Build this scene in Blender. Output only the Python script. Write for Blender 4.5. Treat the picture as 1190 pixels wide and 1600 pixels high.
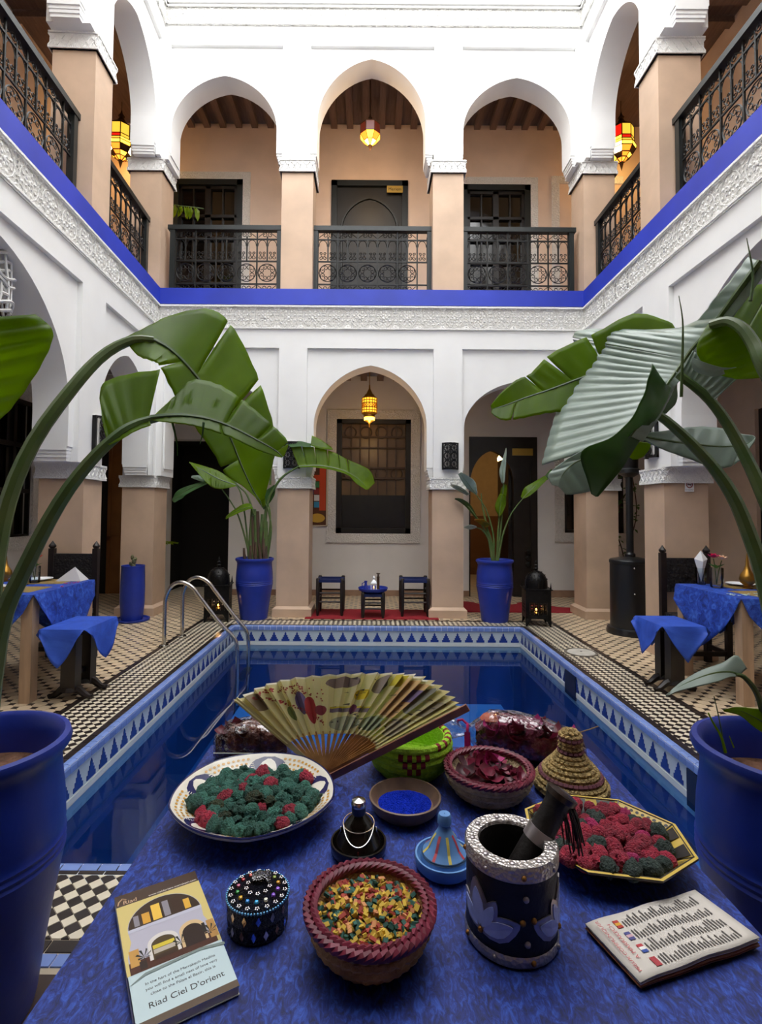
import bpy, bmesh, math, random
from mathutils import Vector, Matrix, Euler
R = random.Random(7)
PI = math.pi
for _o in list(bpy.data.objects):
    bpy.data.objects.remove(_o)
SC = bpy.context.scene
COL = SC.collection

# ---------------------------------------------------------------- camera
FPX, PIT, ROL, CX, CY, CH = 823.0, .0391, .0074, 578.0, 766.0, 1.45
cam = bpy.data.objects.new('camera', bpy.data.cameras.new('camera'))
COL.objects.link(cam)
_f = Vector((0, math.cos(PIT), math.sin(PIT)))
_u0 = Vector((0, -math.sin(PIT), math.cos(PIT)))
_r0 = Vector((1, 0, 0))
_r = _r0 * math.cos(ROL) + _u0 * math.sin(ROL)
_u = -_r0 * math.sin(ROL) + _u0 * math.cos(ROL)
cam.matrix_world = Matrix(((_r.x, _u.x, -_f.x, 0), (_r.y, _u.y, -_f.y, 0), (_r.z, _u.z, -_f.z, CH), (0, 0, 0, 1)))
cam.data.sensor_fit = 'HORIZONTAL'
cam.data.sensor_width = 24
cam.data.lens = FPX / 1190 * 24
cam.data.shift_x = (595 - CX) / 1190
cam.data.shift_y = (CY - 800) / 1190
cam.data.clip_start = .02
SC.camera = cam

# ---------------------------------------------------------------- world, exposure
W = bpy.data.worlds.new('overcast_sky')
SC.world = W
W.use_nodes = True
_bg = W.node_tree.nodes['Background']
_bg.inputs[0].default_value = (.985, .99, 1, 1)
_bg.inputs[1].default_value = 1.9
SC.view_settings.view_transform = 'Standard'
SC.view_settings.look = 'None'
SC.view_settings.exposure = 1.65
SC.view_settings.gamma = 1
SC.view_settings.use_curve_mapping = False

# ---------------------------------------------------------------- helpers
def ray(px, py):
    u = (px - CX) / FPX; v = (CY - py) / FPX
    c, s = math.cos(ROL), math.sin(ROL); u, v = c*u - s*v, s*u + c*v
    c, s = math.cos(PIT), math.sin(PIT)
    return Vector((u, c - s*v, s + c*v))
def at(px, py, Y):
    r = ray(px, py); t = Y / r.y
    return Vector((r.x*t, Y, CH + r.z*t))
def atz(px, py, Z):
    r = ray(px, py); t = (Z - CH) / r.z
    return Vector((r.x*t, r.y*t, Z))
def proj(p):
    x, y, z = p; z -= CH
    c, s = math.cos(PIT), math.sin(PIT); w = c*y + s*z; v = -s*y + c*z
    if w < .05: return (-9999, -9999)
    u = x / w; v /= w
    c, s = math.cos(ROL), math.sin(ROL); u, v = c*u + s*v, -s*u + c*v
    return CX + FPX*u, CY - FPX*v

def lin(c):
    return tuple((x/12.92 if x <= .04045 else ((x+.055)/1.055)**2.4) for x in c)
def hexc(h):
    h = h.lstrip('#'); return lin(tuple(int(h[i:i+2], 16)/255 for i in (0, 2, 4)))
MATS = {}
def mat(name, col, rough=.6, metal=0, var=.0, vscale=8, bump=0, bscale=40, col2=None, spec=.5, emit=None, estr=0, trans=0, coat=0, rand=0, detail=4, sheen=0, stretch=None, tex='NOISE', alpha=1):
    """principled material; colour mottled between col and col2 by noise, optional bump, rand = per-island/per-object shade"""
    if name in MATS: return MATS[name]
    m = bpy.data.materials.new(name); m.use_nodes = True
    nt = m.node_tree; b = nt.nodes['Principled BSDF']; L = nt.links
    if isinstance(col, str): col = hexc(col)
    if isinstance(col2, str): col2 = hexc(col2)
    b.inputs['Base Color'].default_value = (*col, 1)
    b.inputs['Roughness'].default_value = rough
    b.inputs['Metallic'].default_value = metal
    b.inputs['Specular IOR Level'].default_value = spec
    b.inputs['Transmission Weight'].default_value = trans
    b.inputs['Coat Weight'].default_value = coat
    b.inputs['Sheen Weight'].default_value = sheen
    b.inputs['Alpha'].default_value = alpha
    if emit is not None:
        if isinstance(emit, str): emit = hexc(emit)
        b.inputs['Emission Color'].default_value = (*emit, 1); b.inputs['Emission Strength'].default_value = estr
    tc = None
    def coords(scale_vec=None):
        nonlocal tc
        if tc is None: tc = nt.nodes.new('ShaderNodeTexCoord')
        out = tc.outputs['Object']
        if scale_vec:
            mp = nt.nodes.new('ShaderNodeMapping'); mp.inputs['Scale'].default_value = scale_vec
            L.new(out, mp.inputs['Vector']); out = mp.outputs['Vector']
        return out
    cur = None
    if var or col2 is not None:
        n = nt.nodes.new('ShaderNodeTexNoise'); n.inputs['Scale'].default_value = vscale; n.inputs['Detail'].default_value = detail
        L.new(coords(stretch), n.inputs['Vector'])
        rp = nt.nodes.new('ShaderNodeValToRGB')
        c2 = col2 if col2 is not None else tuple(min(1, x*(1+var)) for x in col)
        c1 = col if col2 is not None else tuple(x*(1-var) for x in col)
        rp.color_ramp.elements[0].position = .35; rp.color_ramp.elements[1].position = .65
        rp.color_ramp.elements[0].color = (*c1, 1); rp.color_ramp.elements[1].color = (*c2, 1)
        L.new(n.outputs['Fac'], rp.inputs['Fac']); cur = rp.outputs['Color']
    if rand:
        g = nt.nodes.new('ShaderNodeNewGeometry'); oi = nt.nodes.new('ShaderNodeObjectInfo')
        ad = nt.nodes.new('ShaderNodeMath'); ad.operation = 'ADD'; L.new(g.outputs['Random Per Island'], ad.inputs[0]); L.new(oi.outputs['Random'], ad.inputs[1])
        fr = nt.nodes.new('ShaderNodeMath'); fr.operation = 'FRACT'; L.new(ad.outputs[0], fr.inputs[0])
        mr = nt.nodes.new('ShaderNodeMapRange'); mr.inputs['To Min'].default_value = 1-rand; mr.inputs['To Max'].default_value = 1+rand
        L.new(fr.outputs[0], mr.inputs['Value'])
        hs = nt.nodes.new('ShaderNodeHueSaturation'); L.new(mr.outputs[0], hs.inputs['Value'])
        if cur is not None: L.new(cur, hs.inputs['Color'])
        else: hs.inputs['Color'].default_value = (*col, 1)
        cur = hs.outputs['Color']
    if cur is not None: L.new(cur, b.inputs['Base Color'])
    if bump:
        if tex == 'VORONOI':
            n = nt.nodes.new('ShaderNodeTexVoronoi'); n.inputs['Scale'].default_value = bscale; o = n.outputs['Distance']
        elif tex == 'WAVE':
            n = nt.nodes.new('ShaderNodeTexWave'); n.inputs['Scale'].default_value = bscale; n.inputs['Distortion'].default_value = 2; o = n.outputs['Fac']
        else:
            n = nt.nodes.new('ShaderNodeTexNoise'); n.inputs['Scale'].default_value = bscale; n.inputs['Detail'].default_value = 5; o = n.outputs['Fac']
        L.new(coords(stretch), n.inputs['Vector'])
        bp = nt.nodes.new('ShaderNodeBump'); bp.inputs['Strength'].default_value = bump; bp.inputs['Distance'].default_value = .02
        L.new(o, bp.inputs['Height']); L.new(bp.outputs['Normal'], b.inputs['Normal'])
    MATS[name] = m
    return m

class MB:
    """collects shapes, builds ONE mesh object"""
    def __init__(s): s.v = []; s.f = []; s.m = []
    def add(s, vs, fs, mi=0):
        o = len(s.v); s.v += [tuple(v) for v in vs]; s.f += [tuple(i+o for i in f) for f in fs]; s.m += [mi]*len(fs); return s
    def box(s, x0, x1, y0, y1, z0, z1, mi=0, M=None):
        vs = [Vector((x, y, z)) for z in (z0, z1) for x, y in ((x0, y0), (x1, y0), (x1, y1), (x0, y1))]
        if M is not None: vs = [M @ v for v in vs]
        return s.add(vs, [(3, 2, 1, 0), (4, 5, 6, 7), (0, 1, 5, 4), (1, 2, 6, 5), (2, 3, 7, 6), (3, 0, 4, 7)], mi)
    def bar(s, p0, p1, w, h=None, mi=0, up=(0, 0, 1)):
        h = h or w; p0 = Vector(p0); p1 = Vector(p1); d = p1-p0; l = d.length; d.normalize()
        up = Vector(up)
        if abs(d.dot(up)) > .98: up = Vector((0, 1, 0)) if abs(d.y) < .9 else Vector((1, 0, 0))
        x = d.cross(up).normalized(); z = x.cross(d)
        M = Matrix(((x.x, d.x, z.x, p0.x), (x.y, d.y, z.y, p0.y), (x.z, d.z, z.z, p0.z), (0, 0, 0, 1)))
        return s.box(-w/2, w/2, 0, l, -h/2, h/2, mi, M)
    def lathe(s, prof, n=24, c=(0, 0, 0), mi=0, M=None, cap=True, wob=None):
        rings = []; c = Vector(c); base = len(s.v); vs = []; fs = []
        for k, (r, z) in enumerate(prof):
            for i in range(n):
                a = 2*PI*i/n; rr = r if wob is None else r*wob(a, z)
                p = Vector((rr*math.cos(a), rr*math.sin(a), z))
                if M is not None: p = M @ p
                vs.append(p + c)
        for k in range(len(prof)-1):
            for i in range(n):
                j = (i+1) % n; fs.append((k*n+i, k*n+j, (k+1)*n+j, (k+1)*n+i))
        if cap:
            if prof[0][0] > 1e-5: fs.append(tuple(reversed(range(n))))
            if prof[-1][0] > 1e-5: fs.append(tuple((len(prof)-1)*n+i for i in range(n)))
        return s.add(vs, fs, mi)
    def tube(s, pts, r, n=8, mi=0, closed=False, flat=1.0):
        pts = [Vector(p) for p in pts]; m = len(pts); vs = []; fs = []
        rs = r if isinstance(r, (list, tuple)) else [r]*m
        nrm = None
        for k in range(m):
            if closed: t = pts[(k+1) % m]-pts[k-1]
            else: t = pts[min(k+1, m-1)]-pts[max(k-1, 0)]
            if t.length < 1e-9: t = Vector((0, 0, 1))
            t.normalize()
            if nrm is None:
                nrm = t.cross(Vector((0, 0, 1)) if abs(t.z) < .9 else Vector((1, 0, 0))).normalized()
            nrm = (nrm - t*nrm.dot(t)).normalized(); bn = t.cross(nrm)
            for i in range(n):
                a = 2*PI*i/n; vs.append(pts[k] + (nrm*math.cos(a) + bn*math.sin(a)*flat)*rs[k])
        for k in range(m if closed else m-1):
            k2 = (k+1) % m
            for i in range(n):
                j = (i+1) % n; fs.append((k*n+i, k*n+j, k2*n+j, k2*n+i))
        if not closed:
            fs.append(tuple(reversed(range(n)))); fs.append(tuple((m-1)*n+i for i in range(n)))
        return s.add(vs, fs, mi)
    def prism(s, poly, z0, z1, mi=0, M=None, inset=0):
        """poly (x,y) ccw, extruded z0..z1; inset shrinks the top toward the centroid"""
        n = len(poly); cx = sum(p[0] for p in poly)/n; cy = sum(p[1] for p in poly)/n
        vs = [Vector((x, y, z0)) for x, y in poly]
        for x, y in poly:
            d = math.hypot(x-cx, y-cy) or 1; k = max(0, 1-inset/d); vs.append(Vector((cx+(x-cx)*k, cy+(y-cy)*k, z1)))
        if M is not None: vs = [M @ v for v in vs]
        fs = [tuple(range(n, 2*n)), tuple(reversed(range(n)))] + [(i, (i+1) % n, n+(i+1) % n, n+i) for i in range(n)]
        return s.add(vs, fs, mi)
    def grid(s, P, mi=0, cu=False, cv=False):
        """P[u][v] points"""
        nu = len(P); nv = len(P[0]); vs = [p for r in P for p in r]; fs = []
        for a in range(nu if cu else nu-1):
            for b in range(nv if cv else nv-1):
                a2 = (a+1) % nu; b2 = (b+1) % nv
                fs.append((a*nv+b, a2*nv+b, a2*nv+b2, a*nv+b2))
        return s.add(vs, fs, mi)
    def ball(s, c, r, n=10, m=6, mi=0, sc=(1, 1, 1)):
        prof = [(max(1e-6, math.sin(PI*k/m)), -math.cos(PI*k/m)) for k in range(m+1)]
        M = Matrix.Diagonal((r*sc[0], r*sc[1], r*sc[2], 1))
        return s.lathe(prof, n, c, mi, M, cap=False)
    def mesh(s, name, mats, smooth=True, ang=40):
        me = bpy.data.meshes.new(name); me.from_pydata(s.v, [], s.f)
        if not isinstance(mats, (list, tuple)): mats = [mats]
        for m in mats: me.materials.append(m)
        if len(mats) > 1: me.polygons.foreach_set('material_index', s.m)
        bm = bmesh.new(); bm.from_mesh(me); bmesh.ops.remove_doubles(bm, verts=bm.verts, dist=1e-6); bmesh.ops.recalc_face_normals(bm, faces=bm.faces)
        bm.to_mesh(me); bm.free()
        if smooth:
            me.polygons.foreach_set('use_smooth', [True]*len(me.polygons))
            try: me.set_sharp_from_angle(angle=math.radians(ang))
            except Exception: pass
        me.update()
        return me
    def build(s, name, mats, parent=None, loc=None, smooth=True, ang=40, rz=0):
        o = bpy.data.objects.new(name, s.mesh(name, mats, smooth, ang)); COL.objects.link(o)
        if parent is not None: o.parent = parent
        if loc is not None: o.location = loc
        if rz: o.rotation_euler.z = rz
        return o
def ob(name, me, parent=None, loc=None, rot=None, scale=None):
    o = bpy.data.objects.new(name, me); COL.objects.link(o)
    if parent is not None: o.parent = parent
    if loc is not None: o.location = loc
    if rot is not None: o.rotation_euler = rot
    if scale is not None: o.scale = scale if hasattr(scale, '__len__') else (scale,)*3
    return o
def tag(o, label=None, cat=None, group=None, kind=None):
    if label: o['label'] = label
    if cat: o['category'] = cat
    if group: o['group'] = group
    if kind: o['kind'] = kind
    return o
def empty(name, loc=(0, 0, 0), rz=0, parent=None):
    o = bpy.data.objects.new(name, None); COL.objects.link(o); o.location = loc; o.rotation_euler = (0, 0, rz)
    o.empty_display_size = .05
    if parent is not None: o.parent = parent
    return o
def thing(name, label, cat, loc=(0, 0, 0), rz=0, group=None):
    return tag(empty(name, loc, rz), label, cat, group)
def dup(o, loc=None, rz=None, label=None, group=None, parent=None, scale=None):
    c = o.copy(); COL.objects.link(c)
    if parent is not None: c.parent = parent
    if loc is not None: c.location = loc
    if rz is not None: c.rotation_euler = (o.rotation_euler.x, o.rotation_euler.y, rz)
    if label: c['label'] = label
    if group: c['group'] = group
    if scale: c.scale = (scale,)*3
    for ch in list(o.children): dup(ch, parent=c)
    return c
def catmull(P, n):
    """n samples along the Catmull-Rom through P (vectors of any length)"""
    P = [Vector(p) for p in P]; out = []
    m = len(P)-1
    for k in range(n):
        t = k/(n-1)*m; i = min(int(t), m-1); f = t-i
        p0 = P[max(i-1, 0)]; p1 = P[i]; p2 = P[i+1]; p3 = P[min(i+2, m)]
        out.append(.5*((2*p1) + (p2-p0)*f + (2*p0-5*p1+4*p2-p3)*f*f + (3*p1-p0-3*p2+p3)*f**3))
    return out
def text(body, size, m, parent, loc, rot, name='lettering', depth=.0004, align='LEFT', sx=1):
    cu = bpy.data.curves.new(name, 'FONT'); cu.body = body; cu.size = size; cu.extrude = depth; cu.align_x = align
    cu.materials.append(m)
    o = bpy.data.objects.new(name, cu); COL.objects.link(o); bpy.context.view_layer.update()
    me = bpy.data.meshes.new_from_object(o.evaluated_get(bpy.context.evaluated_depsgraph_get())); bpy.data.objects.remove(o)
    o = bpy.data.objects.new(name, me); COL.objects.link(o); o.parent = parent; o.location = loc; o.rotation_euler = rot; o.scale = (sx, 1, 1)
    return o
def light(name, loc, power, col=(1, .6, .25), r=.03, parent=None):
    l = bpy.data.lights.new(name, 'POINT'); l.energy = power; l.color = col; l.shadow_soft_size = r
    o = bpy.data.objects.new(name, l); COL.objects.link(o); o.location = loc
    if parent is not None: o.parent = parent
    return o

# ---------------------------------------------------------------- materials of the house
WHITE = mat('white_plaster', '#eeeeec', .75, var=.015, vscale=3, bump=.08, bscale=6)
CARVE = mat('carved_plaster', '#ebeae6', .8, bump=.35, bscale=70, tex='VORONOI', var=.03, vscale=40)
RECES = mat('recess_shaded_plaster', '#cfcdc8', .85, bump=.35, bscale=60, tex='VORONOI', var=.06, vscale=50)  # same plaster, greyer: shade of the carved recesses put into the colour
BEIGE = mat('beige_tadelakt', '#c9ac92', .55, var=.10, vscale=2.2, bump=.05, bscale=8)
PEACH = mat('peach_plaster', '#e6ccb6', .7, var=.06, vscale=2, bump=.05, bscale=8)
GREYW = mat('pale_plaster', '#e3dfdb', .75, var=.03, vscale=2)
BLUEP = mat('blue_paint', '#263bb4', .5, var=.12, vscale=1.5)
WOOD = mat('dark_beam_wood', '#6c564c', .6, var=.2, vscale=6, stretch=(6, .6, 6))
DOORW = mat('black_door_wood', '#1b1715', .4, var=.3, vscale=8)
IRON = mat('black_iron', '#141616', .45, metal=.3)
GREENB = mat('black_green_paint', '#141b1b', .4)
SKIRT = mat('skirting_tile', '#9a7a64', .5, var=.15, vscale=5)

# ---------------------------------------------------------------- plan and levels
XL, XR, YB, T = -2.955, 2.96, 7.22, .44
GY = 9.05                    # rear wall of the back gallery
GX = 4.95                    # outer walls of the side galleries
Z2 = 4.524                   # upper floor
YF = .55                     # front arcade above the table
ZTOP = 9.35
LOW = dict(z0=0, cb=1.75, ct=1.91, corb=2.05, ptop=3.70, top=3.955)
UPP = dict(z0=Z2, cb=6.19, ct=6.37, corb=6.5, ptop=8.04, top=8.31)

wall_back = tag(empty('wall_back', (0, YB, 0)), kind='structure')
wall_left = tag(empty('wall_left', (XL, YB, 0), rz=PI/2 + .042), kind='structure')
wall_right = tag(empty('wall_right', (XR, YB, 0), rz=-PI/2 - .006), kind='structure')

def archf(u):
    u = min(1, abs(u)); return .87*math.sqrt(max(0, 1-u*u)) + .13*(1-u)
def arch(parent, a, b, c, w, zs, za, lv, y0=.05, y1=None):
    """arched panel between two piers: jambs, corbels, soffit"""
    y1 = T-.05 if y1 is None else y1
    m = MB(); N = 28
    us = [-math.cos(PI*k/N) for k in range(N+1)]
    pts = [(c-w, lv['corb'])] + [(c+w*u, zs+(za-zs)*archf(u)) for u in us] + [(c+w, lv['corb'])]
    zt = lv['ptop']
    vs = []; fs = []
    for x, z in pts:
        vs += [(x, y0, z), (x, y0, zt), (x, y1, z), (x, y1, zt)]
    for k in range(len(pts)-1):
        i = 4*k; j = i+4
        if k not in (0, len(pts)-2): fs += [(i, j, j+1, i+1), (i+2, i+3, j+3, j+2)]
        if k not in (0, len(pts)-2): fs.append((i, i+2, j+2, j))
    m.add(vs, fs)
    for x0, x1 in ((a, c-w), (c+w, b)):      # jamb sides
        if x1 > x0: m.box(x0, x1, y0, y1, lv['corb'], zt)
    o = m.build('arch', WHITE, parent, ang=30)
    # corbels under the jambs
    for side, xj in ((1, c-w), (-1, c+w)):
        pil = a if side == 1 else b
        k = MB()
        prof = [(0, .0), (.0, .03), (.016, .045), (.016, .06), (.04, .10)]
        zc = lv['corb']
        for q in range(4):
            e = (.0, .014, .022, .034)[q]
            k.box(min(xj-side*.10, xj-side*e) if side > 0 else xj-side*e, xj-side*e if side > 0 else xj+.10, y0+.01+e*.5, y1-.01-e*.5, zc-.035*(q+1)+.0, zc-.035*q)
        k.build('corbel', WHITE, parent, smooth=False)
    return o
def pillar(parent, x0, x1, lv, pier=None, plinth=True, y1=T):
    m = MB(); m.box(x0, x1, 0, y1, lv['z0'], lv['cb']); m.build('pillar', BEIGE, parent, smooth=False)
    if plinth:
        m = MB(); e = .045
        m.box(x0-e, x1+e, -e, y1+e, 0, .11); 
        P = [[(x0-e, -e, .11), (x1+e, -e, .11), (x1+e, y1+e, .11), (x0-e, y1+e, .11)], [(x0-.001, -.001, .145), (x1+.001, -.001, .145), (x1+.001, y1+.001, .145), (x0-.001, y1+.001, .145)]]
        m.grid(P, cv=True); m.build('plinth', BEIGE, parent, smooth=False)
    m = MB(); e = .035
    m.box(x0-e+.012, x1+e-.012, -e+.012, y1+e-.012, lv['cb'], lv['ct'])
    m.box(x0-e, x1+e, -e, y1+e, lv['cb'], lv['cb']+.02); m.box(x0-e, x1+e, -e, y1+e, lv['ct']-.02, lv['ct'])
    cap = m.build('capital', CARVE, parent, smooth=False)
    # interlaced carving: zigzag ribs on the sides one sees
    g = MB(); h = lv['ct']-lv['cb']-.05; zc = (lv['cb']+lv['ct'])/2
    for (ax, lo, hi, fix) in (('x', x0-e, x1+e, -e+.012), ('y', -e, y1+e, x0-e+.012), ('y', -e, y1+e, x1+e-.012)):
        n = max(3, int((hi-lo)/.075))
        for k in range(n):
            q0 = lo+(hi-lo)*k/n; q1 = lo+(hi-lo)*(k+1)/n
            for za_, zb_ in ((-1, 1), (1, -1)):
                A = (q0, zc+za_*h/2); B = (q1, zc+zb_*h/2)
                if ax == 'x': g.bar((A[0], fix, A[1]), (B[0], fix, B[1]), .014, .014)
                else: g.bar((fix, A[0], A[1]), (fix, B[0], B[1]), .014, .014)
    g.build('interlace', CARVE, cap, smooth=False)
    px0, px1 = pier or (x0+.012, x1-.012)
    m = MB(); m.box(px0, px1, .0, y1, lv['ct'], lv['ptop']); m.build('pier', WHITE, parent, smooth=False)

# rosette relief, shared
def rosette_mesh(name, r):
    m = MB(); n = 8
    m.lathe([(r*.16, 0), (r*.15, .010), (r*.05, .014)], 8)
    for k in range(n):
        a = 2*PI*k/n
        for (ra, rb, wa, hh) in ((.20, .52, .17, .009), (.55, .92, .22, .008)):
            aa = a + (PI/n if ra > .5 else 0)
            d = (math.cos(aa), math.sin(aa)); t = (-d[1], d[0])
            pl = [(d[0]*r*ra, d[1]*r*ra), (d[0]*r*(ra+rb)/2+t[0]*r*wa/1.6, d[1]*r*(ra+rb)/2+t[1]*r*wa/1.6), (d[0]*r*rb, d[1]*r*rb), (d[0]*r*(ra+rb)/2-t[0]*r*wa/1.6, d[1]*r*(ra+rb)/2-t[1]*r*wa/1.6)]
            pl.reverse() if False else None
            m.prism(pl, 0, hh, inset=.006)
    ring = [(math.cos(2*PI*k/16)*r, math.sin(2*PI*k/16)*r, .004) for k in range(16)]
    m.tube(ring, .004, 4, closed=True)
    for k in range(16):
        a = 2*PI*k/16+PI/16; d = (math.cos(a), math.sin(a)); t = (-d[1], d[0])
        m.prism([(d[0]*r*1.04-t[0]*.012, d[1]*r*1.04-t[1]*.012), (d[0]*r*1.16, d[1]*r*1.16), (d[0]*r*1.04+t[0]*.012, d[1]*r*1.04+t[1]*.012)], 0, .007, inset=.003)
    for sx in (-1, 1):
        for sy in (-1, 1):
            for (ux, uy, w) in ((1.22, .95, .026), (1.05, 1.08, .018), (1.26, .62, .018), (1.26, .30, .014)):
                c = (sx*r*ux, sy*r*uy); m.prism([(c[0]+w, c[1]), (c[0], c[1]+w), (c[0]-w, c[1]), (c[0], c[1]-w)], 0, .007, inset=.004)
    return m.mesh(name, CARVE, smooth=False)
ROS = rosette_mesh('rosette', .125)
def frieze(parent, x0, x1, z0, z1, step=.322, faint=False):
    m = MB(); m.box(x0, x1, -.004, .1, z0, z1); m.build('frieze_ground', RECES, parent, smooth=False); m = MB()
    m.box(x0, x1, -.036, -.018, z0, z0+.022); m.box(x0, x1, -.036, -.018, z1-.022, z1)
    f = m.build('frieze', CARVE, parent, smooth=False)
    n = max(1, int(round((x1-x0)/step))); st = (x1-x0)/n
    for k in range(n):
        ob('rosette', ROS, f, (x0+st*(k+.5), -.004, (z0+z1)/2), (PI/2, 0, 0))
    return f

def level(parent, pillars, bays, lv, x0, x1, plinth):
    for p in pillars: pillar(parent, p[0], p[1], lv, p[2] if len(p) > 2 else None, plinth)
    for b in bays:
        arch(parent, *b, lv)
    m = MB(); m.box(x0, x1, 0, T, lv['ptop'], lv['top'])
    for p in pillars: pass
    m.build('lintel', WHITE, parent, smooth=False)

# back wall
PB = [(-3.40, -2.955, (-3.40, -2.87)), (-1.27, -.83, (-1.275, -.885)), (.85, 1.28, (.865, 1.265)), (2.96, 3.40, (2.87, 3.40))]
level(wall_back, PB, [(-2.875, -1.27, -2.10, .75, 2.60, 3.26), (-.89, .87, -.005, .785, 2.62, 3.475), (1.26, 2.875, 2.05, .755, 2.60, 3.26)], LOW, -3.40, 3.40, True)
level(wall_back, PB, [(-2.875, -1.27, -2.11, .745, 6.86, 7.63), (-.89, .87, -.02, .77, 6.95, 7.89), (1.26, 2.875, 2.045, .76, 6.86, 7.63)], UPP, -3.40, 3.40, False)
def bands(parent, x0, x1, y1=T):
    m = MB(); m.box(x0, x1, 0, y1, LOW['top'], Z2-.001); m.build('slab_edge', WHITE, parent, smooth=False)
    frieze(parent, x0, x1, 3.958, 4.285)
    m = MB(); m.box(x0, x1, -.02, y1, 4.303, Z2); m.build('blue_band', BLUEP, parent, smooth=False)
    frieze(parent, x0, x1, 8.32, 8.60)
    m = MB(); m.box(x0, x1, -.05, y1, 8.62, ZTOP); m.box(x0, x1, 0, y1, UPP['top'], 8.62); m.build('parapet', WHITE, parent, smooth=False)
bands(wall_back, -2.955, 2.96)
# side walls, local x along the wall (left: x = -s, right: x = +s, s from the back corner)
SP = [(1.55, 1.94, (1.565, 2.07)), (4.62, 5.05, (4.56, 5.06))]
SB_LOW = [(.10, 1.56, .83, .685, 2.55, 3.32), (2.06, 4.58, 3.32, 1.15, 2.40, 3.57)]
SB_UP = [(.10, 1.56, .83, .685, 6.88, 7.67), (2.06, 4.58, 3.32, 1.15, 6.75, 7.90)]
def mir(L):
    out = []
    for t in L:
        if len(t) == 3: out.append((-t[1], -t[0], (-t[2][1], -t[2][0])))
        else: out.append((-t[1], -t[0], -t[2], *t[3:]))
    return out
for wl, sg in ((wall_left, -1), (wall_right, 1)):
    f = mir if sg < 0 else (lambda q: q)
    x0, x1 = (-6.3, 0) if sg < 0 else (0, 6.3)
    level(wl, f(SP), f(SB_LOW), LOW, x0, x1, True)
    level(wl, f(SP), f(SB_UP), UPP, x0, x1, False)
    bands(wl, x0, x1)
    m = MB()                                  # inner corner strip and the solid stretch beside the table
    a, b = (-.10, 0) if sg < 0 else (0, .10)
    for lv in (LOW, UPP): m.box(a, b, 0, .06, lv['ct'], lv['ptop'])
    a, b = (-6.3, -5.05) if sg < 0 else (5.05, 6.3)
    m.box(a, b, 0.02, T, 0, LOW['ptop']); m.box(a, b, .02, T, Z2, UPP['ptop'])
    m.build('wall_return', WHITE, wl, smooth=False)

# ---------------------------------------------------------------- galleries behind the arcades
def flatbox(name, m_, *b, kind='structure'):
    return tag(MB().box(*b).build(name, m_, smooth=False), kind=kind)
def wall_with_holes(name, axis, fix, thick, lo, hi, z0, z1, holes, m_):
    """wall plane at axis=fix (thick away from the court), rectangular holes (a,b,za,zb)"""
    m = MB(); xs = sorted({lo, hi, *[h[0] for h in holes], *[h[1] for h in holes]}); zs = sorted({z0, z1, *[h[2] for h in holes], *[h[3] for h in holes]})
    for i in range(len(xs)-1):
        for k in range(len(zs)-1):
            cx, cz = (xs[i]+xs[i+1])/2, (zs[k]+zs[k+1])/2
            if any(h[0] < cx < h[1] and h[2] < cz < h[3] for h in holes): continue
            if axis == 'y': m.box(xs[i], xs[i+1], fix, fix+thick, zs[k], zs[k+1])
            else: m.box(fix, fix+thick, xs[i], xs[i+1], zs[k], zs[k+1])
    return tag(m.build(name, m_, smooth=False), kind='structure')
HB = [(-.584, .697, 1.063, 3.03), (1.70, 2.87, 0, 2.74), (-3.50, -2.42, 0, 2.66), (3.33, 4.35, 1.10, 2.75), (-4.75, -4.10, 0, 2.66)]
wall_with_holes('wall_gallery', 'y', GY, .25, -6.2, 6.2, 0, 3.78, HB, GREYW)
HU = [(-.716, .624, Z2, 7.25), (-3.5, -2.27, Z2, 7.25), (1.57, 2.775, Z2, 7.19)]
wall_with_holes('wall_gallery_upper', 'y', GY, .25, -6.2, 6.2, 4.52, 8.27, HU, PEACH)
HL = [(5.3, 7.7, 1.05, 3.0)]
wall_with_holes('wall_gallery_left', 'x', -GX-.25, .25, -3.2, GY, 0, 3.78, [(5.9, 7.7, 1.05, 3.0)], GREYW)
wall_with_holes('wall_gallery_right', 'x', GX, .25, -3.2, GY, 0, 3.78, [(5.2, 6.75, .0, 2.8)], PEACH)
wall_with_holes('wall_upper_left', 'x', -GX-.25, .25, -3.2, GY, 4.52, 8.27, [(4.6, 5.9, Z2, 7.2)], PEACH)
wall_with_holes('wall_upper_right', 'x', GX, .25, -3.2, GY, 4.52, 8.27, [(4.2, 5.5, Z2, 7.2)], PEACH)
# slabs between the storeys and roofs
for nm, z0, z1 in (('ceiling_gallery', 3.80, 4.50), ('ceiling_upper', 8.29, 8.6)):
    m = MB()
    m.box(-GX-.25, GX+.25, YB+T-.01, GY+.25, z0, z1)
    m.box(-GX-.25, -3.38, -3.2, YB+T-.01, z0, z1); m.box(3.38, GX+.25, -3.2, YB+T-.01, z0, z1)
    c = tag(m.build(nm, WOOD, smooth=False), kind='structure')
    bm_ = MB().box(-.055, .055, 0, GY-YB-T, -.10, 0).mesh('beam', WOOD, smooth=False)
    for k in range(24):
        ob('beam', bm_, c, (-3.2+k*.28, YB+T, z0))
    bs = MB().box(0, GX-3.40, -.055, .055, -.10, 0).mesh('beam', WOOD, smooth=False)
    for k in range(14):
        ob('beam', bs, c, (-GX, 2.6+k*.34, z0)); ob('beam', bs, c, (3.40, 2.6+k*.34, z0))
# front: room behind the camera, its ceiling and the storey above it
wf = tag(MB().box(-3.4, 3.4, YF-T, YF, 3.5, ZTOP).build('wall_front', WHITE, smooth=False), kind='structure')
flatbox('ceiling_front', WOOD, -GX, GX, -3.2, YF-T, 3.6, 3.8)
flatbox('wall_room', PEACH, -GX-.25, GX+.25, -3.45, -3.2, 0, 9.0)

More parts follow.
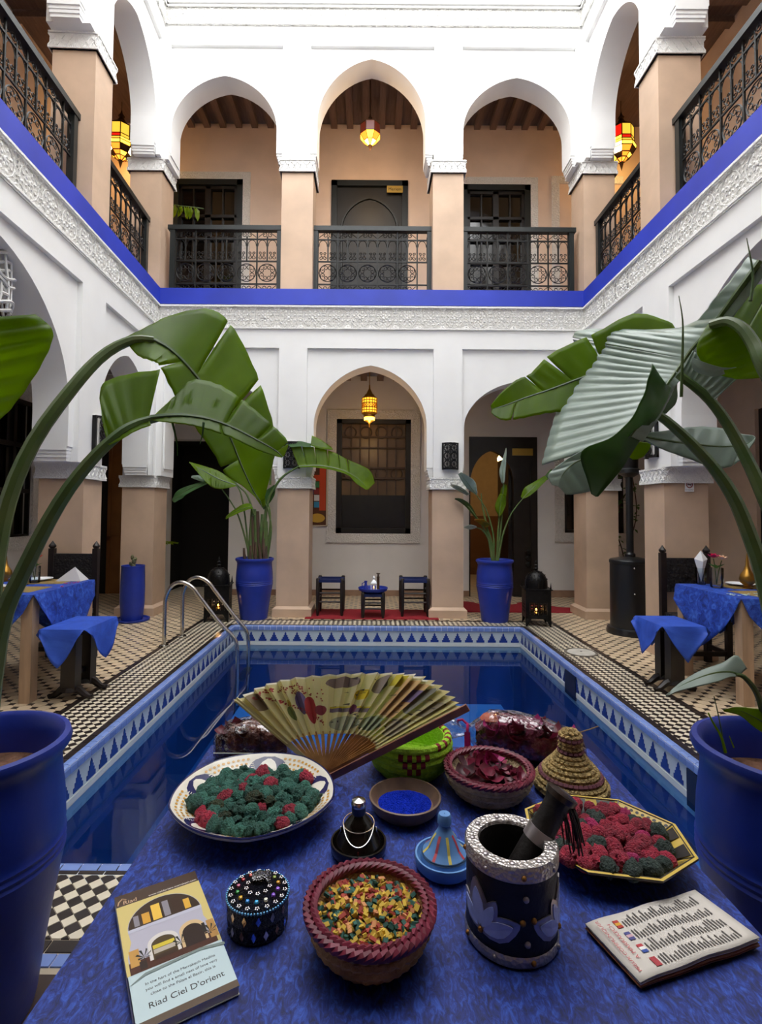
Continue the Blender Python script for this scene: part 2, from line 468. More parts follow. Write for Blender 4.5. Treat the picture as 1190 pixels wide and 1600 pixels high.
# windows, doors and their plaster frames
PFRAME = mat('carved_frame_plaster', '#e4e0da', .8, bump=.8, bscale=45, tex='VORONOI', var=.05, vscale=30)
GLASSD = mat('dark_window_glass', '#0d0c0b', .08, spec=.8)
GRILLE = mat('wooden_lattice', '#4f3d30', .6, var=.2, vscale=9)
GILT = mat('brass_plaque', '#c2a04e', .35, metal=.7)
def frame_strip(parent, x0, x1, z0, z1, w, y, bottom=True, name='plaster_frame', d=.03, m_=PFRAME):
    m = MB()
    m.box(x0-w, x0, y-d, y, z0-(w if bottom else 0), z1+w); m.box(x1, x1+w, y-d, y, z0-(w if bottom else 0), z1+w); m.box(x0, x1, y-d, y, z1, z1+w)
    if bottom: m.box(x0, x1, y-d, y, z0-w, z0)
    return m.build(name, m_, parent, smooth=False)
# window_1: the framed lattice window behind the middle arch
w1 = tag(empty('window_1', (0, GY, 0)), kind='structure')
frame_strip(w1, -.584, .697, 1.063, 3.03, .16, 0)
m = MB(); t = .09
m.box(-.584, -.584+t, -.01, .1, 1.063, 3.03); m.box(.697-t, .697, -.01, .1, 1.063, 3.03); m.box(-.584, .697, -.01, .1, 3.03-t*.8, 3.03); m.box(-.584, .697, -.01, .1, 1.063, 1.063+t)
m.build('window_frame', DOORW, w1, smooth=False)
MB().box(-.56, .67, .16, .18, 1.1, 3.0).build('pane', mat('amber_window_pane', '#6d5439', .35, var=.3, vscale=1.2), w1, smooth=False)
m = MB()
for k in range(1, 7): x = -.49+1.09*k/7; m.box(x-.012, x+.012, .1, .13, 1.7, 2.95)
for z in (1.7, 2.02, 2.2, 2.55, 2.74): m.box(-.49, .61, .095, .13, z-.014, z+.014)
for i in range(4):
    for z in (2.10, 2.82):
        x = -.35+i*.27; m.tube([(x+.1*math.cos(a), .11, z+.1*math.sin(a)) for a in [2*PI*q/14 for q in range(14)]], .012, 5, closed=True)
m.build('lattice', GRILLE, w1, smooth=False)
MB().box(-.50, .61, .08, .13, 1.13, 1.72).build('lower_panel', DOORW, w1, smooth=False)
w2 = tag(empty('window_2', (0, GY, 0)), kind='structure')
frame_strip(w2, 3.33, 4.35, 1.10, 2.75, .16, 0); MB().box(3.33, 4.35, .1, .14, 1.1, 2.75).build('pane', GLASSD, w2, smooth=False)
m = MB(); m.box(3.33, 3.38, 0, .1, 1.1, 2.75); m.box(4.30, 4.35, 0, .1, 1.1, 2.75); m.box(3.33, 4.35, 0, .1, 1.1, 1.15); m.box(3.82, 3.86, 0, .1, 1.1, 2.75); m.build('window_frame', DOORW, w2, smooth=False)
w3 = tag(empty('window_3', (-GX, 0, 0)), kind='structure')
m = MB()
for k in range(6): y = 5.9+1.8*k/5; m.box(-.08, -.02, y-.03, y+.03, 1.05, 3.0)
for z in (1.05, 1.7, 2.35, 2.97): m.box(-.08, -.02, 5.9, 7.7, z-.03, z+.03)
m.build('window_frame', DOORW, w3, smooth=False); MB().box(-.16, -.12, 5.9, 7.7, 1.05, 3.0).build('pane', GLASSD, w3, smooth=False)
m = MB(); m.box(0, .03, 5.72, 7.88, .87, 1.05); m.box(0, .03, 5.72, 5.9, 1.05, 3.18); m.box(0, .03, 7.7, 7.88, 1.05, 3.18); m.box(0, .03, 5.9, 7.7, 3.0, 3.18); m.build('plaster_frame', PFRAME, w3, smooth=False)
# dark rooms behind the openings
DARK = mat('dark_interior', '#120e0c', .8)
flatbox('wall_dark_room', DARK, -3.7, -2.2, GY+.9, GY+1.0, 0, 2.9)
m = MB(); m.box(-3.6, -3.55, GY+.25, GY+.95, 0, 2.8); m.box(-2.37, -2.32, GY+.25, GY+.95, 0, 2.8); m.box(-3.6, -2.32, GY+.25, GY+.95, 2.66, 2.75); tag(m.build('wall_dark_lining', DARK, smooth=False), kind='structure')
OCHRE = mat('ochre_panel', '#8a5a2c', .6, var=.15, vscale=3)
d5 = tag(empty('door_5', (0, GY, 0)), kind='structure')
MB().box(-4.75, -4.52, .02, .06, 0, 2.66).build('door_leaf', DARK, d5, smooth=False)
MB().box(-4.52, -4.10, .06, .10, 0, 2.66).build('door_leaf', OCHRE, d5, smooth=False)
m = MB(); m.box(-4.52, -4.10, .03, .06, .9, .98); m.box(-4.52, -4.47, .03, .06, 0, 2.66); m.build('rail', OCHRE, d5, smooth=False)
# door_1: open arched door on the right, lit room behind
d1 = tag(empty('door_1', (0, GY, 0)), kind='structure')
m = MB(); ND = 20; ax0, ax1 = 1.72, 2.46; acx = (ax0+ax1)/2; aw = (ax1-ax0)/2
m.box(1.70, ax0, -.02, .1, 0, 2.74)
us = [-math.cos(PI*k/ND) for k in range(ND+1)]
vs = []; fs = []
for u in us:
    z = 1.95+.55*archf(u)*1.0; vs += [(acx+aw*u, -.02, z), (acx+aw*u, -.02, 2.74), (acx+aw*u, .1, z), (acx+aw*u, .1, 2.74)]
for k in range(ND): i = 4*k; j = i+4; fs += [(i, j, j+1, i+1), (i+2, i+3, j+3, j+2), (i, i+2, j+2, j), (i+1, j+1, j+3, i+3)]
m.add(vs, fs); m.box(ax1, 2.87, -.02, .1, 0, 2.74)
m.build('door_frame', DOORW, d1, ang=30)
# the open leaf swung into the room
m = MB(); m.box(2.40, 2.46, .1, .85, 0, 2.4); m.build('door_leaf', DOORW, d1, smooth=False)
MB().box(2.44, 2.79, -.035, -.02, 2.42, 2.54).build('plaque', GILT, d1, smooth=False)
MB().box(2.75, 2.86, -.04, -.02, .0, 2.3).build('stile', DOORW, d1, smooth=False)
m = MB()
for z in (.55, .66, .76): m.lathe([(.001, -.06), (.045, -.04), (.05, -.02), (.03, 0)], 10, (2.70, -.06, z), M=Matrix.Rotation(PI/2, 4, 'X'))
m.build('door_knob', IRON, d1)
# room behind door_1
ROOM = mat('room_ochre_wall', '#b09a7c', .7, var=.05)
ROOMD = mat('room_brown_dado', '#6a4526', .7)
m = MB(); m.box(1.3, 4.2, GY+3.2, GY+3.3, 1.35, 3.2); m.box(1.3, 1.4, GY+.25, GY+3.2, 1.35, 3.2); m.box(4.1, 4.2, GY+.25, GY+3.2, 0, 3.2); m.box(1.3, 4.2, GY+.25, GY+3.3, 3.2, 3.3); tag(m.build('wall_room_back', ROOM, smooth=False), kind='structure')
m = MB(); m.box(1.3, 4.2, GY+3.18, GY+3.28, 0, 1.35); m.box(1.3, 1.42, GY+.25, GY+3.2, 0, 1.35); tag(m.build('wall_room_dado', ROOMD, smooth=False), kind='structure')
# upper doors
def upper_door(i, x0, x1, zt, frame, archp, parent_loc, glass=True, rot=0):
    d = tag(empty('door_%d' % i, parent_loc, rz=rot), kind='structure')
    t = .10
    m = MB(); m.box(x0, x0+t, -.03, .1, Z2, zt); m.box(x1-t, x1, -.03, .1, Z2, zt); m.box(x0, x1, -.03, .1, zt-t, zt); m.build('door_frame', GREENB, d, smooth=False)
    if frame: frame_strip(d, x0, x1, Z2, zt, .13, 0, bottom=False)
    if archp:
        MB().box(x0+t, x1-t, .03, .08, Z2, zt-t).build('door_leaf', mat('charcoal_door_paint', '#151617', .5), d, smooth=False)
        m = MB(); c = (x0+x1)/2; w = (x1-x0)/2-.18; N = 16
        pts = [(c-w, .02, Z2+.05)] + [(c-w*math.cos(PI*k/N), .02, zt-.85+.55*archf(math.cos(PI*k/N))) for k in range(N+1)] + [(c+w, .02, Z2+.05)]
        m.tube(pts, .022, 5); m.build('arch_moulding', GREENB, d)
        MB().box(c+.30, c+.58, -.045, -.03, zt-.23, zt-.11).build('plaque', GILT, d, smooth=False)
        text('Meriem', .075, mat('dark_engraving', '#3a2c14', .6), d, (c+.44, -.047, zt-.195), (PI/2, 0, 0), align='CENTER')
    else:
        xm = (x0+x1)/2
        MB().box(x0+t, x1-t, .05, .07, Z2, zt-t).build('pane', GLASSD, d, smooth=False)
        for a, b in ((x0+t, xm), (xm, x1-t)):
            m = MB(); q = .05
            m.box(a, a+q, .0, .06, Z2, zt-t); m.box(b-q, b, .0, .06, Z2, zt-t)
            for z in (Z2+.02, Z2+.85, Z2+1.25, Z2+1.65, Z2+2.05, zt-t-.06): m.box(a, b, 0, .06, z, z+.05)
            m.box((a+b)/2-.012, (a+b)/2+.012, .01, .06, Z2+.85, zt-t)
            m.build('door_leaf', DOORW, d, smooth=False)
    return d
upper_door(2, -.716, .624, 7.25, False, True, (0, GY, 0))
upper_door(3, -3.5, -2.27, 7.25, True, False, (0, GY, 0))
upper_door(4, 1.57, 2.775, 7.19, True, False, (0, GY, 0))
upper_door(6, -5.9, -4.6, 7.2, True, False, (GX, 0, 0), rot=-PI/2) if False else None
upper_door(6, 4.6, 5.9, 7.2, True, False, (-GX, 0, 0), rot=PI/2)
upper_door(7, -5.5, -4.2, 7.2, True, False, (GX, 0, 0), rot=-PI/2)
m = MB(); m.box(3.15, 3.28, GY-.03, GY, Z2, 7.35); m.box(3.28, 4.4, GY-.03, GY, 7.22, 7.35); tag(m.build('trim_1', PFRAME, smooth=False), kind='structure')
d8 = tag(MB().box(GX+.05, GX+.1, 5.2, 6.75, 0, 2.8).build('door_8', DOORW, smooth=False), kind='structure')
# skirting
tag(MB().box(-2.42, 1.70, GY-.02, GY, 0, .10).build('baseboard_back', SKIRT, smooth=False), kind='structure')
tag(MB().box(2.87, 4.9, GY-.02, GY, 0, .12).build('baseboard_back_right', SKIRT, smooth=False), kind='structure')

# ---------------------------------------------------------------- railings
def scroll(cx, cz, r, a0, turns, sgn=1, n=12):
    return [(cx + r*(1-.72*k/n)*math.cos(a0+sgn*turns*2*PI*k/n), 0, cz + r*(1-.72*k/n)*math.sin(a0+sgn*turns*2*PI*k/n)) for k in range(n+1)]
def railing(parent_loc, rz, x0, x1, label, y=.18):
    d = thing('balcony_railing', label, 'railing', parent_loc, rz, 'wrought iron railings of the upper gallery')
    h0, h1 = Z2, Z2+.94
    for x in (x0+.035, x1-.035): MB().box(x-.035, x+.035, y-.035, y+.035, h0, h1).build('post', GREENB, d, smooth=False)
    MB().box(x0-.03, x1+.03, y-.045, y+.045, h1-.02, h1+.045).build('handrail', GREENB, d, smooth=False)
    a, b = x0+.07, x1-.07
    m = MB()
    for z in (h0+.04, h0+.15, h0+.48, h0+.80): m.box(a, b, y-.008, y+.008, z-.009, z+.009)
    m.build('crossbar', IRON, d, smooth=False)
    n = max(4, int(round((b-a)/.145))); st = (b-a)/n
    for k in range(n+1): MB().box(a+st*k-.009, a+st*k+.009, y-.009, y+.009, h0+.03 if k % 2 == 0 else h0+.48, h1-.02 if k % 2 == 0 else h0+.84).build('baluster', IRON, d, smooth=False)
    def put(m, pts, r=.006, n=4): m.tube([(p[0], y, p[2]) for p in pts], r, n)
    # scrollwork: rosette rings below, arches and curls above
    m = MB()
    for k in range(0, n-1, 2):
        c = a+st*(k+1); rr = min(st*.88, .15); zc = h0+.315
        put(m, [(c+rr*math.cos(q), 0, zc+rr*math.sin(q)) for q in [2*PI*i/18 for i in range(19)]], .007)
        for i in range(4):
            q = PI/4+i*PI/2
            for s_ in (-1, 1):
                ccx = c+rr*.62*math.cos(q+s_*.35); ccz = zc+rr*.62*math.sin(q+s_*.35)
                put(m, scroll(ccx, ccz, rr*.30, q, 1.1, s_, 9), .0055, 4)
    tag(m.build('ring_scrollwork', IRON, d), kind='stuff')
    m = MB()
    for k in range(n):
        c = a+st*(k+.5)
        put(m, [(c+st*.42*math.cos(q), 0, h0+.70+.09*math.sin(q)) for q in [PI*i/8 for i in range(9)]], .005)
        for s_ in (-1, 1):
            put(m, scroll(c+s_*st*.22, h0+.535, st*.22, PI/2, 1.1, s_, 9), .0055)
            put(m, scroll(c+s_*st*.22, h0+.60, st*.17, -PI/2, 1.1, -s_, 9), .0055)
    for k in range(0, n-1, 2):
        c = a+st*(k+1)
        for s_ in (-1, 1):
            for zz, f in ((h0+.865, 1), (h0+.095, -1)):
                put(m, scroll(c+s_*st*.28, zz, .038, PI/2*f, 1.1, s_*f, 9), .0055)
                put(m, [(c+s_*st*(.3+.6*q), 0, zz+f*(.035-.07*q)) for q in (0, .5, 1)], .005)
    tag(m.build('curl_scrollwork', IRON, d), kind='stuff')
    return d
railing((0, YB, 0), 0, -2.88, -1.28, 'black iron railing in front of the glazed left upper door')
railing((0, YB, 0), 0, -.84, .86, 'black iron railing under the middle upper arch')
railing((0, YB, 0), 0, 1.29, 2.88, 'black iron railing in front of the right upper door')
railing((XL, YB, 0), PI/2+.042, -1.52, -.05, 'short black iron railing beside the left corner pillar')
railing((XL, YB, 0), PI/2+.042, -4.60, -1.97, 'long black iron railing in the upper left corner of the picture')
railing((XR, YB, 0), -PI/2-.006, .05, 1.52, 'short black iron railing beside the right corner pillar')
railing((XR, YB, 0), -PI/2-.006, 1.97, 4.60, 'long black iron railing in the upper right corner of the picture')

# ---------------------------------------------------------------- floor, pool
PX0, PX1, PY0, PY1 = -1.69, 1.895, 2.20, 6.66
WZ = -.235
GROUT = mat('floor_grout', '#bfb098', .8, var=.1, vscale=6)
TLIGHT = mat('cream_tile', '#ded3bb', .35, rand=.08)
TDARK = mat('black_tile', '#2c2421', .3, rand=.25)
GLIGHT = mat('sand_tile', '#cbb596', .4, rand=.12)
CBLUE = mat('blue_coping_tile', '#7890cc', .25, rand=.10)
MNAVY = mat('navy_merlon_tile', '#243a86', .25, rand=.1)
CELAD = mat('pale_celadon_tile', '#bfcbcf', .3, rand=.05)
floor = tag(empty('floor'), kind='structure')
m = MB()
for b in ((-GX, PX0-.05, -3.2, GY+3.3), (PX1+.05, GX, -3.2, GY+3.3), (PX0-.05, PX1+.05, PY1+.05, GY+3.3), (PX0-.05, PX1+.05, -3.2, PY0-.05)): m.box(b[0], b[1], b[2], b[3], -.3, 0)
m.build('floor_bed', GROUT, floor, smooth=False)

def clip(poly, x0, x1, y0, y1):
    def cut(P, f, g):
        out = []
        for i in range(len(P)):
            A, B = P[i-1], P[i]; a, b = f(A), f(B)
            if (a >= 0) != (b >= 0):
                t = a/(a-b); out.append((A[0]+(B[0]-A[0])*t, A[1]+(B[1]-A[1])*t))
            if b >= 0: out.append(B)
        return out
    for f in (lambda p: p[0]-x0, lambda p: x1-p[0], lambda p: p[1]-y0, lambda p: y1-p[1]):
        poly = cut(poly, f, 0)
        if len(poly) < 3: return []
    return poly
def inframe(x, y, z=0):
    px, py = proj((x, y, z)); return -10 < px < 1200 and py < 1600
# pool border: diagonal checker strips, framed by dark tiles
border = empty('pool_border', parent=floor)
S = .0435; q2 = S/math.sqrt(2)
bl, br, bn, bf = -2.21, 2.42, 1.72, 7.05      # outer edges
strips = [(bl+.055, PX0-.09, bn+.11, bf-.055), (PX1+.09, br-.055, bn+.11, bf-.055), (PX0-.09, PX1+.09, PY1+.09, bf-.055), (PX0-.09, PX1+.09, bn+.11, PY0-.06)]
full = []; rest = {0: MB(), 1: MB()}
H = .004; gap = .0012
for (x0, x1, y0, y1) in strips:
    i0 = int((x0+y0)/(2*q2))-40
    n = int(((x1-x0)+(y1-y0))/q2)+4
    for iu in range(int((x0+y0)/(2*q2))-2, int((x1+y1)/(2*q2))+3):
        for iv in range(int((x0-y1)/(2*q2))-2, int((x1-y0)/(2*q2))+3):
            cx = (iu+iv)*q2; cy = (iu-iv)*q2
            if not (x0-q2 < cx < x1+q2 and y0-q2 < cy < y1+q2): continue
            w = q2-gap
            sq = [(cx+w, cy), (cx, cy+w), (cx-w, cy), (cx, cy-w)]
            P = clip(sq, x0, x1, y0, y1)
            if len(P) < 3: continue
            c = (iu) % 2 ^ (iv % 2)
            isfull = x0+w <= cx <= x1-w and y0+w <= cy <= y1-w
            vis = inframe(cx, cy) and not (-.62 < cx < .85 and cy < 2.2)
            if isfull and vis: full.append((math.hypot(cx, cy), cx, cy, c))
            else: rest[c].prism(P, 0, H, inset=.001)
full.sort()
sqm = [MB().prism([(q2-gap, 0), (0, q2-gap), (gap-q2, 0), (0, gap-q2)], 0, H, inset=.001).mesh('tile', (TLIGHT, TDARK)[c], smooth=False) for c in (0, 1)]
for k, (d, cx, cy, c) in enumerate(full):
    if k < 300: ob('tile', sqm[c], border, (cx, cy, 0))
    else: rest[c].prism([(cx+q2-gap, cy), (cx, cy+q2-gap), (cx-q2+gap, cy), (cx, cy-q2+gap)], 0, H, inset=.001)
for c in (0, 1): tag(rest[c].build('tile_field', (TLIGHT, TDARK)[c], border, smooth=False), kind='stuff')
# dark edging tiles and blue coping
edge = []
def run(x0, y0, x1, y1, w, name, m_, parent, ln, z0, z1, lim=0):
    """row of tiles centred on the line, each its own object"""
    L = math.hypot(x1-x0, y1-y0); n = int(round(L/ln)); st = L/n; dx, dy = (x1-x0)/L, (y1-y0)/L
    me = MB().prism([(-st/2+.0015, -w/2+.001), (st/2-.0015, -w/2+.001), (st/2-.0015, w/2-.001), (-st/2+.0015, w/2-.001)], z0, z1, inset=.0015).mesh(name, m_, smooth=False)
    far = MB()
    for k in range(n):
        cx, cy = x0+dx*st*(k+.5), y0+dy*st*(k+.5)
        ob(name, me, parent, (cx, cy, 0), (0, 0, math.atan2(dy, dx)))
for (a, b, c, d) in ((PX0-.063, PY0-.03, PX0-.063, PY1+.09), (PX1+.063, PY0-.03, PX1+.063, PY1+.09), (PX0-.063, PY1+.063, PX1+.063, PY1+.063), (PX0-.4, PY0-.03, PX1+.4, PY0-.03), (bl+.027, bn, bl+.027, bf), (br-.027, bn, br-.027, bf), (bl, bf-.027, br, bf-.027), (bl, bn+.08, br, bn+.08)):
    run(a, b, c, d, .05, 'edging_tile', TDARK, border, .105, 0, .004)
run(bl, bn+.025, br, bn+.025, .05, 'edging_tile', CBLUE, border, .10, 0, .005)
# gallery floor: sand octagons with small black squares, set on the diagonal
gal = empty('gallery_tiles', parent=floor)
PT = .098; e = .029; qq = PT/math.sqrt(2)
octo = [(PT/2-e, -PT/2), (PT/2, -PT/2+e), (PT/2, PT/2-e), (PT/2-e, PT/2), (-PT/2+e, PT/2), (-PT/2, PT/2-e), (-PT/2, -PT/2+e), (-PT/2+e, -PT/2)]
dia = [(e, 0), (0, e), (-e, 0), (0, -e)]
def rt(p, c, k=.97): return (c[0]+(p[0]*k-p[1]*k)*.7071, c[1]+(p[0]*k+p[1]*k)*.7071)
cand = {0: [], 1: []}; gr = {0: MB(), 1: MB()}
areas = [(-GX, bl, 2.4, GY), (br, GX, 2.4, GY), (bl, br, bf, GY)]
for iu in range(-140, 140):
    for iv in range(-140, 140):
        for c, off in ((0, 0), (1, .5)):
            u, v = (iu+off)*PT, (iv+off)*PT; cx, cy = (u-v)*.7071, (u+v)*.7071
            if cy < 2.3 or cy > GY+.05 or abs(cx) > GX: continue
            ar = [a for a in areas if a[0]-.05 < cx < a[1]+.05 and a[2] < cy < a[3]+.03]
            if not ar: continue
            px, py = proj((cx, cy, 0))
            if px < -150 or px > 1340: continue
            P = [rt(p, (cx, cy)) for p in (octo if c == 0 else dia)]
            inside = all(any(a[0] <= p[0] <= a[1] and a[2] <= p[1] <= a[3] for a in areas) for p in P)
            if inside and -10 < px < 1200: cand[c].append((cy, cx, P))
            else:
                P = clip(P, *ar[0])
                if len(P) > 2: gr[c].prism(P, 0, H, inset=.001)
gm = [MB().prism([rt(p, (0, 0)) for p in q], 0, H, inset=.001).mesh('tile', (GLIGHT, TDARK)[c], smooth=False) for c, q in ((0, octo), (1, dia))]
for c in (0, 1):
    cand[c].sort()
    for k, (cy, cx, P) in enumerate(cand[c]):
        if k < 150: ob('tile', gm[c], gal, (cx, cy, 0))
        else: gr[c].prism(P, 0, H, inset=.001)
    tag(gr[c].build('tile_field', (GLIGHT, TDARK)[c], gal, smooth=False), kind='stuff')
# near floor under the table: plain dark brown tiles
NB = mat('brown_floor_tile', '#3a2a22', .4, rand=.15)
me = MB().prism([(-.145, -.145), (.145, -.145), (.145, .145), (-.145, .145)], 0, .004, inset=.002).mesh('tile', NB, smooth=False)
for i in range(-8, 8):
    for j in range(0, 5): ob('tile', me, floor, (.15+i*.3, 1.55-.3*j, 0))

# pool basin
PBLUE = mat('pool_blue', '#28508f', .4, var=.12, vscale=1.5)
PLITE = mat('pool_blue_light', '#4478b4', .4, var=.08, vscale=1.5)
pool = tag(empty('pool_basin'), 'rectangular blue tiled courtyard pool with patterned tile edge', 'pool')
m = MB(); zb = -1.05
m.box(PX0-.15, PX1+.15, PY0-.15, PY1+.15, zb-.1, zb); m.box(PX0-.1, PX0-.012, PY0-.1, PY1+.1, zb, -.28); m.box(PX1+.012, PX1+.1, PY0-.1, PY1+.1, zb, -.28); m.box(PX0-.012, PX1+.012, PY1+.012, PY1+.1, zb, -.28); m.box(PX0-.012, PX1+.012, PY0-.1, PY0-.012, zb, -.28)
m.build('basin_shell', PBLUE, pool, smooth=False)
m = MB(); m.box(-1.36, 1.42, PY0, 5.75, zb, -.62); m.build('shallow_platform', PLITE, pool, smooth=False)
m = MB(); m.box(1.42, 1.88, PY0, 3.4, zb, -.5); m.build('step', PLITE, pool, smooth=False)
# lining band of pale tiles with navy merlons, rounded blue coping
mer = [(-.050, 0), (.050, 0), (.050, .028), (.036, .028), (.036, .052), (.024, .052), (.024, .076), (.012, .076), (.012, .096), (0, .116), (-.012, .096), (-.012, .076), (-.024, .076), (-.024, .052), (-.036, .052), (-.036, .028), (-.050, .028)]
merm = MB().prism(mer, 0, .004).mesh('merlon_tile', MNAVY, smooth=False)
sides = [((PX0, PY0), (PX0, PY1), -PI/2+PI, 31, 'x'), ((PX0, PY1), (PX1, PY1), 0, 25, 'y'), ((PX1, PY1), (PX1, PY0), PI/2+PI, 31, 'x'), ((PX1, PY0), (PX0, PY0), PI, 25, 'y')]
for (A, B, rz, n, _) in sides:
    A = Vector((*A, 0)); B = Vector((*B, 0)); d = (B-A); L = d.length; d.normalize(); inw = Vector((d.y, -d.x, 0))
    # band
    bb = MB(); c0 = A-inw*.012; c1 = B-inw*.012
    def wq(a0, a1, off, z0, z1): bb.add([a0+inw*off+Vector((0, 0, z0)), a1+inw*off+Vector((0, 0, z0)), a1+inw*off+Vector((0, 0, z1)), a0+inw*off+Vector((0, 0, z1)), a0-inw*.1+Vector((0, 0, z0)), a1-inw*.1+Vector((0, 0, z0)), a1-inw*.1+Vector((0, 0, z1)), a0-inw*.1+Vector((0, 0, z1))], [(0, 1, 2, 3), (4, 7, 6, 5), (0, 4, 5, 1), (3, 2, 6, 7), (0, 3, 7, 4), (1, 5, 6, 2)])
    wq(A, B, 0, -.31, -.05)
    bb.build('tile_band', CELAD, pool, smooth=False)
    bb = MB(); wq(A, B, .006, -.235, -.195); bb.build('pale_listel', mat('white_listel_tile', '#d3d9d6', .3), pool, smooth=False)
    rotm = Matrix(((d.x, 0, inw.x, 0), (d.y, 0, inw.y, 0), (0, 1, 0, 0), (0, 0, 0, 1)))
    for k in range(n):
        o = ob('merlon_tile', merm, pool); o.matrix_local = Matrix.Translation(A+d*(L*(k+.5)/n)+Vector((0, 0, -.185))) @ rotm
    # coping tiles with a rounded nose
    bb = MB(); wq(A, B, .0095, -.05, .001); bb.build('coping_grout', mat('pale_grout', '#d9dde2', .8), pool, smooth=False)
    nc = int(L/.075); st = L/nc
    cp = MB(); prof = [(-.036, -.01), (-.036, .005), (-.008, .007), (.008, .003), (.013, -.012), (.012, -.048), (-.02, -.048)]
    vs = []; 
    for sx in (-st/2+.0025, st/2-.0025):
        for (y, z) in prof: vs.append((sx, z, y))
    npf = len(prof)
    cp.add(vs, [tuple(range(npf)), tuple(reversed(range(npf, 2*npf)))] + [(i, (i+1) % npf, npf+(i+1) % npf, npf+i) for i in range(npf)])
    cm = cp.mesh('coping_tile', CBLUE, smooth=False)
    for k in range(nc):
        o = ob('coping_tile', cm, pool); o.matrix_local = Matrix.Translation(A+d*(st*(k+.5))) @ rotm
# skimmer openings in the right wall
for yy in (5.0, 3.05):
    m = MB(); m.box(PX1-.012, PX1+.02, yy-.13, yy+.13, -.27, -.055); m.build('skimmer_opening', mat('dark_navy_opening', '#0c1c3c', .5), pool, smooth=False)
for (x, y, z) in ((-1.25, 3.0, -.61), (.2, 5.2, -.61)):
    m = MB(); m.lathe([(.02, .012), (.05, .016), (.07, .008), (.075, 0)], 20, (x, y, z)); m.build('inlet_ring', CELAD, pool)
# water: thin clear sheet, fresnel mirror over the blue basin
wm = bpy.data.materials.new('pool_water'); wm.use_nodes = True; nt = wm.node_tree; nt.nodes.clear()
o_ = nt.nodes.new('ShaderNodeOutputMaterial'); mx = nt.nodes.new('ShaderNodeMixShader'); fr = nt.nodes.new('ShaderNodeFresnel'); gl = nt.nodes.new('ShaderNodeBsdfGlossy'); tr = nt.nodes.new('ShaderNodeBsdfTransparent')
fr.inputs['IOR'].default_value = 1.4; gl.inputs['Roughness'].default_value = .015; tr.inputs['Color'].default_value = (.55, .78, .95, 1)
no = nt.nodes.new('ShaderNodeTexNoise'); no.inputs['Scale'].default_value = 3; bp = nt.nodes.new('ShaderNodeBump'); bp.inputs['Strength'].default_value = .03
tcn = nt.nodes.new('ShaderNodeTexCoord'); nt.links.new(tcn.outputs['Object'], no.inputs['Vector'])
nt.links.new(no.outputs['Fac'], bp.inputs['Height']); nt.links.new(bp.outputs['Normal'], gl.inputs['Normal']); nt.links.new(bp.outputs['Normal'], fr.inputs['Normal'])
nt.links.new(fr.outputs[0], mx.inputs[0]); nt.links.new(tr.outputs[0], mx.inputs[1]); nt.links.new(gl.outputs[0], mx.inputs[2]); nt.links.new(mx.outputs[0], o_.inputs[0])
m = MB(); m.add([(PX0, PY0, WZ), (PX1, PY0, WZ), (PX1, PY1, WZ), (PX0, PY1, WZ)], [(0, 1, 2, 3)])
m.build('water', wm, pool, smooth=False)

# ---------------------------------------------------------------- plants
def leaf_mat(name, c1, c2, transl=.35, rough=.38, hsv=(.475, 1.15, 2.0)):
    m = bpy.data.materials.new(name); m.use_nodes = True; nt = m.node_tree; b = nt.nodes['Principled BSDF']; L = nt.links
    n = nt.nodes.new('ShaderNodeTexNoise'); n.inputs['Scale'].default_value = 5; tc = nt.nodes.new('ShaderNodeTexCoord'); L.new(tc.outputs['Object'], n.inputs['Vector'])
    rp = nt.nodes.new('ShaderNodeValToRGB'); rp.color_ramp.elements[0].position = .3; rp.color_ramp.elements[1].position = .7
    rp.color_ramp.elements[0].color = (*hexc(c1), 1); rp.color_ramp.elements[1].color = (*hexc(c2), 1)
    L.new(n.outputs['Fac'], rp.inputs['Fac']); L.new(rp.outputs['Color'], b.inputs['Base Color']); b.inputs['Roughness'].default_value = rough
    tr = nt.nodes.new('ShaderNodeBsdfTranslucent'); hs = nt.nodes.new('ShaderNodeHueSaturation'); hs.inputs['Hue'].default_value, hs.inputs['Saturation'].default_value, hs.inputs['Value'].default_value = hsv
    L.new(rp.outputs['Color'], hs.inputs['Color']); L.new(hs.outputs['Color'], tr.inputs['Color'])
    mx = nt.nodes.new('ShaderNodeMixShader'); mx.inputs[0].default_value = transl
    L.new(b.outputs[0], mx.inputs[1]); L.new(tr.outputs[0], mx.inputs[2]); L.new(mx.outputs[0], nt.nodes['Material Output'].inputs[0])
    return m
LEAF = leaf_mat('strelitzia_leaf', '#5d7c15', '#76961f', .66)
LEAFD = leaf_mat('dark_leaf', '#35552c', '#48703a', .4)
LEAFSHEEN = leaf_mat('sky_sheen_leaf', '#8b9b8f', '#9fafa4', .18, .3)  # green blade greyed: the reflected sky's sheen is painted into its colour
STEM = mat('leaf_stalk', '#46622f', .45, var=.2, vscale=9, col2='#5d6b3a')
TRUNK = mat('dry_leaf_sheath', '#4f3a2c', .8, var=.3, vscale=14, stretch=(1, 1, .2))
BPOT = mat('blue_glazed_pot', '#1d3394', .42, var=.12, vscale=5, bump=.05, bscale=30)
SOIL = mat('dry_soil', '#6a4a38', .95, var=.35, vscale=22, bump=1, bscale=35)

